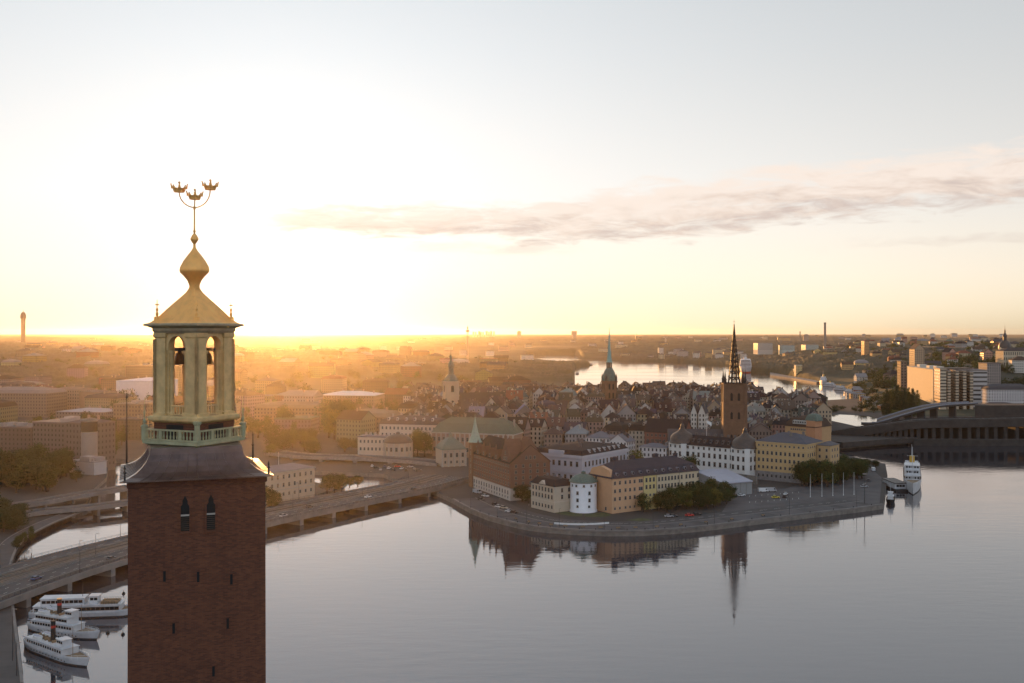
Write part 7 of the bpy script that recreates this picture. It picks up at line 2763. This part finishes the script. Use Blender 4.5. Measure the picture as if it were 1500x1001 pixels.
def plant():
    rng = random.Random(31)
    G1, G2, G3, G4, G5 = 'trees along the island promenade', 'trees of the island park', 'trees by the inner waterside', 'poplars by the lock', 'trees on the right hill'
    # (photo pixel of the foot, height, crown width, variant)
    for px, py, h, w, v in ((943, 750, 8.6, 8.0, 0), (963, 748, 7.5, 6.5, 1), (977, 750.5, 7.2, 7.5, 2), (992, 747, 9.5, 8.5, 0), (1006, 746, 8.8, 8.5, 3), (1016, 742, 10.5, 8.5, 1), (1024, 747, 7.5, 7.0, 2),
                            (1033, 743, 9.8, 9.5, 0), (1045, 743, 9.2, 9.0, 3), (1055, 740, 8.0, 8.5, 2), (1064, 738, 7.5, 7.0, 1), (1040, 735, 12.5, 9.5, 1), (1027, 737, 11.0, 8.0, 2)):
        p = P(px, py, QZ)
        tree(p.x, p.y, QZ, h, w, 'near', v, group=G1)
    for px, py, h, w, v in ((968, 745, 9, 8, 2), (983, 744, 10, 9, 0), (1000, 742, 11, 9, 1), (1010, 739, 12, 9.5, 2), (1020, 737, 12, 9, 0), (1050, 737, 10, 9, 2), (1060, 733, 9.5, 9, 0), (1070, 734, 8, 8, 2), (1037, 745, 8, 8, 1)):
        p = P(px, py, QZ)
        tree(p.x, p.y, QZ, h, w, 'near', v, group=G1)
    for px, py, h, w, v in ((765, 735, 9.0, 10.5, 2), (757, 731, 8.0, 8.5, 1), (774, 737, 6.5, 6.5, 0)):
        p = P(px, py, QZ)
        tree(p.x, p.y, QZ, h, w, 'near', v, group=G1)
    for px, Y, h, w, v in ((933, 628, 19, 12.0, 3), (897, 600, 13, 10, 3), (1005, 632, 16, 12, 2), (911, 640, 12, 9, 2), (1012, 640, 15, 10, 1), (1062, 690, 17, 12, 2)):
        tree(PX(px, Y), Y, 3, h, w, 'near', v, group=G2)
    for i in range(22):
        px, py = 1172 + 62 * rng.random(), 703 + 13 * rng.random()
        p = P(px, py, QZ)
        tree(p.x, p.y, QZ, rng.uniform(9.5, 15), rng.uniform(9, 12.5), 'near', rng.choice((0, 2, 2, 1)), group=G2)
    for i in range(13):
        px, py = 1228 + 36 * rng.random(), 689 + 14 * rng.random()
        p = P(px, py, QZ)
        tree(p.x, p.y, QZ, rng.uniform(8, 12), rng.uniform(8, 10.5), 'near', rng.choice((0, 2, 2, 1)), group=G2)
    for i in range(6):
        px, py = 1262 + 22 * rng.random(), 683 + 4 * rng.random()
        p = P(px, py, QZ)
        tree(p.x, p.y, QZ, rng.uniform(4, 6), rng.uniform(4.5, 6), 'near', 2, group=G2)
    # inner waterside on the left
    for px, py, h, w, v in ((479, 722, 10, 8.5, 1), (490, 722, 11, 10, 2), (500, 721, 9.5, 9, 0), (512, 714, 6, 7, 2), (524, 713, 6.5, 8, 2), (403, 746, 9.5, 7.5, 2), (394, 748, 12, 7, 2)):
        p = P(px, py, 2.2)
        tree(p.x, p.y, 2.2, h, w, 'near', v, group=G3)
    for px, py, h, w, v in ((88, 701, 17, 15, 2), (70, 699, 14, 14, 2), (54, 704, 13, 13, 2), (33, 705, 19, 16, 2), (14, 709, 20, 18, 2), (-8, 712, 22, 20, 2), (18, 768, 8, 15, 2), (4, 772, 9, 16, 2), (-14, 776, 11, 16, 2), (30, 752, 5, 9, 2),
                            (28, 800, 4.5, 4, 1), (36, 797, 5, 3.4, 1), (46, 795, 6.5, 3.6, 0), (24, 806, 4.5, 4, 2), (112, 706, 7, 8, 2), (46, 712, 9, 10, 1), (-30, 740, 14, 22, 2), (-20, 690, 18, 18, 2)):
        p = P(px, py, QZ)
        tree(p.x, p.y, QZ, h, w, 'near', v, group=G3)
    for i in range(40):
        px, py = rng.uniform(-50, 100), rng.uniform(690, 722)
        if px > 80 and py > 702:
            continue
        p = P(px, py, QZ)
        tree(p.x, p.y, QZ, rng.uniform(11, 19), rng.uniform(11, 16), 'near', rng.choice((2, 2, 1)), group=G3)
    for i in range(16):
        px, py = rng.uniform(-40, 26), rng.uniform(752, 780)
        p = P(px, py, QZ)
        tree(p.x, p.y, QZ, rng.uniform(5, 9), rng.uniform(8, 12), 'near', 2, group=G3)
    for i in range(26):
        px, Y = rng.choice((rng.uniform(130, 188), rng.uniform(392, 470))), rng.uniform(745, 850)
        tree(PX(px, Y), Y, 3, rng.uniform(8, 15), rng.uniform(10, 15), 'near', rng.choice((2, 2, 1)), group=G3)
    for px, Y, h, w, v in ((482, 905, 31, 22, 1), (497, 900, 33, 24, 2), (511, 905, 30, 22, 0), (490, 890, 24, 20, 3), (414, 930, 25, 14, 1), (422, 925, 21, 14, 2), (505, 800, 10, 14, 2), (525, 795, 10, 15, 2), (540, 790, 9, 13, 1),
                           (612, 775, 18, 14, 3), (622, 768, 17, 14, 1), (606, 770, 14, 10, 2), (636, 780, 12, 9, 3), (400, 860, 16, 16, 2), (150, 920, 17, 16, 2), (165, 905, 17, 18, 2), (128, 880, 24, 14, 2), (455, 850, 10, 14, 1), (440, 858, 12, 16, 2),
                           (378, 905, 15, 18, 1), (360, 915, 16, 20, 0)):
        tree(PX(px, Y), Y, 3, h, w, 'near', v, group=G3)
    for i in range(16):
        px, Y = rng.uniform(148, 196), rng.uniform(1195, 1240)
        tree(PX(px, Y), Y, 3, rng.uniform(18, 29), rng.uniform(15, 20), 'far', 1, group='trees in the hazy left city')
    for i in range(110):
        px, Y = rng.uniform(-40, 590), rng.uniform(800, 1500)
        if Y < 860 and 195 < px < 470:
            continue
        X = PX(px, Y)
        tree(X, Y, 3, rng.uniform(10, 20), rng.uniform(10, 17), 'far', group='trees in the hazy left city')
    # old town courtyards
    for px, Y, h, w, v in ((878, 838, 12, 12, 3), (884, 842, 10, 10, 3), (690, 1180, 22, 16, 3), (700, 1190, 24, 15, 3), (712, 1200, 20, 16, 3), (588, 860, 16, 16, 3), (574, 868, 17, 16, 1), (655, 842, 12, 12, 3)):
        tree(PX(px, Y), Y, 5, h, w, 'far', v, group='trees between old town houses')
    for px, Y, h, w in ((1262, 1210, 12, 16), (1270, 1225, 13, 18), (1280, 1180, 10, 14), (1288, 1240, 14, 18), (1275, 1300, 12, 18), (1284, 1330, 14, 18), (1292, 1280, 14, 18), (1268, 1420, 12, 18), (1278, 1450, 14, 20), (1300, 1350, 14, 20), (1310, 1330, 12, 18)):
        tree(PX(px, Y), Y, max(3, ground_z(px, Y) - 1), h, w, 'far', 1, group=G5)
    for i in range(26):
        px, Y = rng.uniform(1172, 1262), rng.uniform(1180, 1260)
        if 1200 < px and Y < 1170:
            continue
        tree(PX(px, Y), Y, 3, rng.uniform(4, 6.5), rng.uniform(6, 9), 'far', rng.choice((1, 1, 0)), group=G5)
    # poplars
    for i, (px, Y, h) in enumerate(((1294, 1118, 25), (1300, 1112, 29), (1307, 1117, 33), (1313, 1110, 34), (1320, 1116, 31), (1326, 1111, 31), (1332, 1116, 30), (1338, 1112, 30), (1343, 1118, 27), (1303, 1128, 27), (1329, 1128, 28), (1316, 1126, 33))):
        tree(PX(px, Y), Y, 5, h, 7.6, 'poplar', i % 2, group=G4)
    for px, Y in ((1312, 1098), (1300, 1098), (1324, 1098), (1338, 1098)):
        tree(PX(px, Y), Y, 4, 9, 11, 'far', 3 if px == 1312 else 1, group=G4)
    # hill on the right
    n = 0
    for i in range(150):
        Y = 1210 + 1500 * rng.random() ** 1.5
        px = rng.uniform(1195, 1540)
        if (Y < 1480 and 1310 < px < 1446) or (Y < 1600 and px < 1300) or (Y < 2000 and px < 1255) or (Y < 2600 and px < 1215):
            continue
        tree(PX(px, Y), Y, ground_z(px, Y) - 1, rng.uniform(12, 20), rng.uniform(12, 20), 'far', rng.choice((0, 1, 1, 2, 3)), group=G5)
    for px, Y, h, w in ((1455, 1340, 20, 22), (1470, 1360, 22, 24), (1486, 1380, 20, 22), (1500, 1390, 22, 24), (1430, 1600, 16, 22), (1444, 1610, 16, 22), (1456, 1620, 18, 24), (1300, 1560, 18, 24), (1314, 1580, 20, 26), (1288, 1620, 18, 24)):
        tree(PX(px, Y), Y, ground_z(px, Y) - 1, h, w, 'far', 1, group=G5)
    # lawns at the foot of the white tower
    m = MB()
    for q in ([(812, 752), (835, 756), (853, 757), (853, 753), (840, 751), (826, 749)], [(856, 757), (880, 758), (896, 755.5), (888, 751), (870, 752), (856, 753)], [(916, 762), (938, 764), (958, 762), (940, 759)]):
        m.face([P(x, y, QZ + 0.05) for x, y in q])
    tag(m.build('grass', MAT['grass']), kind='stuff')


plant()


def tree_mass():
    """the far woods as one mass"""
    rng = random.Random(77)
    for i in range(420):
        Y = 1500 + 1700 * rng.random() ** 1.3
        px = rng.uniform(1190, 1560)
        if (Y < 2000 and px < 1255) or (Y < 2600 and px < 1215):
            continue
        MASS.append((PX(px, Y), Y, ground_z(px, Y) - 1, rng.uniform(10, 18), rng.uniform(14, 24), rng.choice((0, 1, 1, 2))))
    for i in range(330):
        Y = 1480 + 1500 * rng.random() ** 1.3
        px = rng.uniform(-80, 760)
        MASS.append((PX(px, Y), Y, ground_z(px, Y) - 1, rng.uniform(10, 17), rng.uniform(15, 26), rng.choice((0, 1, 1, 2))))
    co, fa, mi = [], [], []
    base = 0
    data = []
    for me in CROWNS['far']:
        v = np.empty(len(me.vertices) * 3)
        me.vertices.foreach_get('co', v)
        data.append(v.reshape(-1, 3))
    for x, y, z, h, w, k in MASS:
        v = data[k]
        a = rng.uniform(0, 6.28)
        c, s_ = math.cos(a) * w, math.sin(a) * w
        co.append(np.stack([x + v[:, 0] * c - v[:, 1] * s_, y + v[:, 0] * s_ + v[:, 1] * c, z + h * 0.12 + v[:, 2] * h * 0.88], -1))
        fa.append(np.arange(base, base + len(v)).reshape(-1, 4))
        mi.append(np.full(len(v) // 4, 1 if k == 1 else (2 if k == 3 else 0)))
        base += len(v)
    co, fa, mi = np.concatenate(co), np.concatenate(fa), np.concatenate(mi)
    me = bpy.data.meshes.new('woodland')
    me.vertices.add(len(co))
    me.vertices.foreach_set('co', co.ravel())
    me.loops.add(fa.size)
    me.loops.foreach_set('vertex_index', fa.ravel().astype(np.int32))
    me.polygons.add(len(fa))
    me.polygons.foreach_set('loop_start', np.arange(0, fa.size, 4, dtype=np.int32))
    me.polygons.foreach_set('loop_total', np.full(len(fa), 4, dtype=np.int32))
    for n_ in ('leaf_green', 'leaf_dark', 'leaf_yellow'):
        me.materials.append(MAT[n_])
    me.polygons.foreach_set('material_index', mi.astype(np.int32))
    me.update()
    tag(link('woodland', me), kind='stuff')


tree_mass()


# ------------------------------------------------------------------ vehicles, lamps, poles
def car_proto():
    root = thing('parked_car', 'car', 'car', (0, 0, 0), 0, None)
    m = MB()
    prof = [(-2.15, 0.35), (2.15, 0.35), (2.2, 0.62), (2.05, 0.82), (0.95, 0.95), (-1.9, 0.98), (-2.2, 0.75)]
    for s in (-1, 1):
        pts = [(x, s * 0.88, z) for x, z in prof]
        m.face(pts if s < 0 else pts[::-1])
    for i in range(len(prof)):
        (x0, z0), (x1, z1) = prof[i], prof[(i + 1) % len(prof)]
        m.face([(x0, 0.88, z0), (x1, 0.88, z1), (x1, -0.88, z1), (x0, -0.88, z0)])
    m.prism([(-1.35, -0.66), (0.15, -0.66), (0.15, 0.66), (-1.35, 0.66)], 1.40, 1.46)
    m.build('body', MAT['painted'], root)
    m = MB()
    b = [(-1.85, -0.80, 0.96), (0.92, -0.80, 0.94), (0.92, 0.80, 0.94), (-1.85, 0.80, 0.96)]
    t = [(-1.38, -0.67, 1.405), (0.18, -0.67, 1.405), (0.18, 0.67, 1.405), (-1.38, 0.67, 1.405)]
    for i in range(4):
        j = (i + 1) % 4
        m.face([b[i], b[j], t[j], t[i]])
    m.build('glasshouse', MAT['glass'], root)
    w = MB()
    w.tube((0, -0.1, 0), (0, 0.1, 0), 0.33, 0.33, 12)
    wm = w.mesh('wheel', [MAT['rubber']])
    for x in (-1.35, 1.35):
        for y in (-0.82, 0.82):
            link('wheel', wm, root, (x, y, 0.33))
    return root


def van_proto():
    root = thing('delivery_van', 'van', 'van', (0, 0, 0), 0, None)
    m = MB()
    prof = [(-2.9, 0.4), (2.8, 0.4), (2.9, 0.9), (2.5, 1.3), (1.9, 2.25), (-2.9, 2.35)]
    for s in (-1, 1):
        pts = [(x, s * 1.0, z) for x, z in prof]
        m.face(pts if s < 0 else pts[::-1])
    for i in range(len(prof)):
        (x0, z0), (x1, z1) = prof[i], prof[(i + 1) % len(prof)]
        m.face([(x0, 1.0, z0), (x1, 1.0, z1), (x1, -1.0, z1), (x0, -1.0, z0)])
    m.build('body', MAT['painted'], root)
    m = MB()
    m.face([(2.47, -0.85, 1.37), (2.47, 0.85, 1.37), (1.96, 0.85, 2.2), (1.96, -0.85, 2.2)])
    m.face([(1.1, -1.01, 1.35), (2.2, -1.01, 1.35), (1.8, -1.01, 2.05), (1.1, -1.01, 2.05)])
    m.face([(2.2, 1.01, 1.35), (1.1, 1.01, 1.35), (1.1, 1.01, 2.05), (1.8, 1.01, 2.05)])
    m.build('windscreen', MAT['glass'], root)
    w = MB()
    w.tube((0, -0.12, 0), (0, 0.12, 0), 0.38, 0.38, 12)
    wm = w.mesh('wheel', [MAT['rubber']])
    for x in (-1.8, 1.8):
        for y in (-0.92, 0.92):
            link('wheel', wm, root, (x, y, 0.38))
    return root


CARC = {'white': (0.72, 0.72, 0.71), 'black': (0.02, 0.02, 0.022), 'dark grey': (0.07, 0.07, 0.075), 'silver': (0.40, 0.40, 0.41), 'red': (0.62, 0.045, 0.03), 'yellow': (0.62, 0.47, 0.04), 'blue': (0.05, 0.08, 0.17), 'beige': (0.45, 0.38, 0.29)}


def vehicles():
    protos = {'car': car_proto(), 'van': van_proto()}
    used = {'car': False, 'van': False}

    def put(kind, x, y, z, rz, col, label, group):
        pr = protos[kind]
        if used[kind]:
            o = copy_tree(pr)
        else:
            o = pr
            used[kind] = True
        o.location = (x, y, z)
        o.rotation_euler = (0, 0, rz)
        o['label'] = label
        o['group'] = group
        for ch in KIDS[o.name]:
            if ch.name.startswith('body'):
                ch.color = (*CARC[col], 1)
        return o

    G = 'cars parked on the island'
    for kind, px, py, rz, col, lab in (
            ('car', 1010, 756.5, 5, 'red', 'bright red car parked under the promenade trees'), ('car', 987, 757.5, 4, 'dark grey', 'dark grey car left of the bright red car'),
            ('car', 980, 757.8, 4, 'silver', 'silver car at the left end of the cars under the promenade trees'), ('car', 1021, 755.0, 6, 'black', 'black car right of the bright red car'),
            ('car', 726, 740.5, -38, 'black', 'black car at the left of the group on the kerb below the brick printing house'), ('car', 731, 744, -36, 'white', 'white car in the middle of the group below the brick printing house'),
            ('car', 738, 745.5, -34, 'beige', 'beige car in the group on the kerb below the brick printing house'), ('car', 746, 750.5, -30, 'white', 'white car at the right of the group below the brick printing house'),
            ('car', 753, 752, -28, 'black', 'black car at the right of the group below the brick printing house'), ('van', 699, 723, -48, 'silver', 'silver van parked against the white ground floor of the printing house'),
            ('car', 711, 728, -45, 'white', 'white car right of the silver van beside the printing house'), ('car', 705, 733, -45, 'dark grey', 'dark grey car in the road before the printing house'),
            ('car', 1086, 727, 20, 'white', 'white car parked at the front corner of the lilac roofed hall'), ('van', 1118, 721, 8, 'white', 'white van left in the square before the ochre office'),
            ('van', 1130, 720.5, 8, 'silver', 'silver van right of the white van before the ochre office'), ('car', 1136, 730, 12, 'yellow', 'yellow car in the middle of the square'),
            ('car', 1149, 729, 70, 'black', 'black car right of the yellow car in the square'), ('car', 1151, 725, 65, 'white', 'white car behind the black car in the square'),
            ('van', 1279, 690, 80, 'white', 'white van near the tip of the island beside the yacht'), ('car', 1272, 705, 75, 'dark grey', 'dark grey car at the tip of the island beside the flagpoles'),
            ('car', 1266, 714, 15, 'silver', 'silver car on the quay road right of the flagpoles')):
        p = P(px, py, QZ)
        put(kind, p.x, p.y, QZ + 0.03, R(rz), CARC and col, lab, G)
    # on the long bridge
    n = len(MAIN_LINE)
    for f, off, col, lab, flip in ((0.80, 7, 'black', 'black car driving on the long bridge near the island', 0), (0.72, 11, 'white', 'white car driving on the long bridge near the islet house', 0), (0.55, 7.0, 'silver', 'silver car on the long bridge just right of the brick tower', 0),
                                   (0.62, 15, 'dark grey', 'dark grey car in the far lane of the long bridge', 0), (0.24, 11, 'blue', 'blue car on the long bridge left of the brick tower', 0), (0.33, 7, 'dark grey', 'dark grey car close left of the brick tower on the long bridge', 0)):
        x = f * (n - 1)
        k = min(int(x), n - 2)
        p = MAIN_LINE[k].lerp(MAIN_LINE[k + 1], x - k)
        t = (MAIN_LINE[k + 1] - MAIN_LINE[k]).normalized()
        put('car', p.x - t.y * off, p.y + t.x * off, p.z + 0.02, math.atan2(t.y, t.x), col, lab, 'cars on the long bridge')
    # parked along the street before the pavilions
    rng = random.Random(9)
    cols = ['white', 'black', 'silver', 'blue', 'white', 'dark grey', 'red', 'white', 'black', 'silver', 'beige', 'dark grey']
    for i, c in enumerate(cols):
        px, py = 545 + i * 6.2, 684 + (i % 3) * 2.6 + i * 0.15
        p = P(px, py, QZ)
        put('car', p.x, p.y, QZ + 0.1, R(rng.choice((80, 95, 8))), c, f'{c} car parked between the bridge head and the two round pavilions' if cols.count(c) == 1 else f'{c} car among the cars parked before the two pale pavilions', 'cars parked before the pavilions')


def poles():
    # street lamps
    lm = MB()
    lm.tube((0, 0, 0), (0, 0, 8.6), 0.11, 0.06)
    lm.chain([(0, 0, 8.5), (0.5, 0, 9.0), (1.5, 0, 9.05)], 0.05, 5)
    lm.lathe([(0.2, 0), (0.2, 0.5), (0.11, 0.6)], 8)
    lpole = lm.mesh('pole', [MAT['dark_metal']])
    hm = MB()
    hm.box((1.6, 0, 8.95), (0.8, 0.3, 0.14))
    lhead = hm.mesh('lamp_head', [MAT['frame_paint']])

    def lamp(x, y, z, rz, where):
        r = thing('street_lamp', where, 'street lamp', (x, y, z), rz, 'street lamps on the bridge and quays')
        link('pole', lpole, r)
        link('lamp_head', lhead, r)
        LAMPS.append((r, 'dark', 'street lamp', x, y))

    LAMPS = []
    n = len(MAIN_LINE)
    for i in range(13):
        x = (0.14 + i * 0.065) * (n - 1)
        k = min(int(x), n - 2)
        p = MAIN_LINE[k].lerp(MAIN_LINE[k + 1], x - k)
        t = (MAIN_LINE[k + 1] - MAIN_LINE[k]).normalized()
        off = 17.25 if i % 2 else 36.9
        lamp(p.x - t.y * off, p.y + t.x * off, p.z + 0.2, math.atan2(t.y, t.x) + (R(90) if i % 4 < 2 else R(-90)), '')
    for i in range(9):
        q = line_at(front, 0.06 + i * 0.11)
        lamp(q[0].x - q[1].y * 1.6, q[0].y + q[1].x * 1.6, QZ, math.atan2(q[1].y, q[1].x) + R(90), '')
    say_where(LAMPS, TLAND + [('brick tower', PX(288, 430), 430)])
    # flagpoles round the square
    fm = MB()
    fm.tube((0, 0, 0), (0, 0, 12.5), 0.13, 0.06, 8)
    fm.lathe([(0, 12.45), (0.14, 12.6), (0, 12.75)], 8)
    fm.lathe([(0.25, -0.05), (0.25, 0.3), (0.13, 0.4)], 8)
    fmesh = fm.mesh('pole', [MAT['white_paint']])
    for i, px in enumerate((1187, 1204, 1220, 1235.5, 1251)):
        p = P(px, 728.5 - i * 0.9, QZ)
        r = thing('flagpole', f'{["first", "second", "third", "fourth", "fifth"][i]} from the left of five white flagpoles along the square', 'flagpole', (p.x, p.y, QZ), 0, 'flagpoles along the square')
        link('pole', fmesh, r)
        m = MB()
        m.box((0.3, 0, 1.2), (0.1, 0.05, 0.4))
        m.build('cleat', MAT['dark_metal'], r)
    p = P(1266.5, 738, QZ)
    r = thing('mast_light', 'tall lattice light mast near the corner of the island quay', 'mast', (p.x, p.y, QZ))
    m = MB()
    m.tube((0, 0, 0), (0, 0, 17), 0.2, 0.1, 8)
    m.build('pole', MAT['dark_metal'], r)
    m = MB()
    m.box((0, 0, 15.6), (2.0, 0.4, 0.5))
    m.box((0, 0, 10.5), (1.2, 0.3, 0.4))
    m.build('floodlight', MAT['frame_paint'], r)
    # poles on the left quay
    for px, py, h, lab in ((25, 968, 14.5, 'tall dark lamp mast on the left quay in front of the steamers'), (31, 990, 9.0, 'shorter dark mooring post at the bottom left quay edge'), (88, 866, 13, 'thin mast standing on the near parapet of the long bridge')):
        p = P(px, py, QZ)
        z = QZ
        if px == 88:
            k = MAIN_LINE[16]
            p, z = Vector((k.x + 1.0, k.y, 0)), k.z
        r = thing('quay_mast', lab, 'mast', (p.x - 1.2, p.y, z))
        m = MB()
        m.tube((0, 0, 0), (0, 0, h), 0.13, 0.07, 8)
        m.build('pole', MAT['dark_metal'], r)
        m = MB()
        m.box((0.5, 0, h - 0.2), (1.2, 0.25, 0.15))
        m.build('lamp_head', MAT['frame_paint'], r)


def quay_furniture():
    bm_ = MB()
    bm_.lathe([(0.24, 0), (0.2, 0.1), (0.16, 0.45), (0.26, 0.55), (0.26, 0.66), (0.1, 0.74)], 10)
    bd = bm_.mesh('bollard', [MAT['iron']])
    for i in range(26):
        p, t = line_at(front, 0.03 + i * 0.0375)
        r = link('bollard', bd, None, (p.x - t.y * 0.5, p.y + t.x * 0.5, QZ + 0.35))
        tag(r, 'small black iron mooring bollard on the coping of the island quay', 'bollard', 'bollards along the island quay')
    se = MB()
    se.box((0, 0, 0.42), (1.9, 0.5, 0.07))
    seat = se.mesh('seat', [MAT['teak']])
    ba = MB()
    ba.box((0, 0.27, 0.5), (1.9, 0.07, 0.45))
    back = ba.mesh('backrest', [MAT['teak']])
    lg = MB()
    lg.box((0, 0, 0), (0.08, 0.5, 0.42))
    leg = lg.mesh('leg', [MAT['iron']])
    for i in range(14):
        p, t = line_at(front, 0.22 + i * 0.045)
        r = thing('park_bench', 'brown wooden bench facing the water on the island quay', 'bench', (p.x - t.y * 5.5, p.y + t.x * 5.5, QZ + 0.012), math.atan2(t.y, t.x), 'benches along the island quay')
        link('seat', seat, r)
        link('backrest', back, r)
        for x in (-0.8, 0.8):
            link('leg', leg, r, (x, 0, 0))
    # pale low barrier before the white tower
    pts = [P(x, y, QZ) for x, y in ((812, 768), (830, 769), (850, 769.5), (870, 769), (892, 767.5))]
    m = MB()
    o = pts[0]
    sweep(m, [Vector((p.x - o.x, p.y - o.y, 0)) for p in smooth_line(pts, 5)], [(-0.2, 0), (-0.2, 0.8), (0.2, 0.8), (0.2, 0)])
    b = m.build('low_barrier', MAT['white_paint'], None, loc=(o.x, o.y, QZ + 0.012))
    tag(b, 'low pale barrier curving along the road before the round white tower', 'barrier')
    # paving patches and parking marks
    m = MB()
    line_ = [Vector((p.x, p.y, QZ)) for p in front]
    for i in range(len(line_) - 1):
        if i % 3 == 0:
            a, b_ = line_[i], line_[i + 1]
            sweep(m, [a, b_], [(2.2, 0.017), (12.4, 0.017)])
    structure('paving_patch', m, MAT['asphalt'])
    m = MB()
    for i in range(9):
        for j in range(2):
            p = P(1098 + i * 9, 736 - i * 0.7 - j * 9, QZ)
            m.box((p.x, p.y, QZ + 0.014), (0.14, 5.0, 0.006), R(-15), bottom=False)
    structure('parking_marking', m, MAT['line_paint'])


def line_at(pts, f):
    x = f * (len(pts) - 1)
    k = min(int(x), len(pts) - 2)
    return pts[k].lerp(pts[k + 1], x - k), (pts[k + 1] - pts[k]).normalized()


vehicles()
poles()
quay_furniture()
say_where(PENDING, LAND)
say_where(TREES, TLAND)
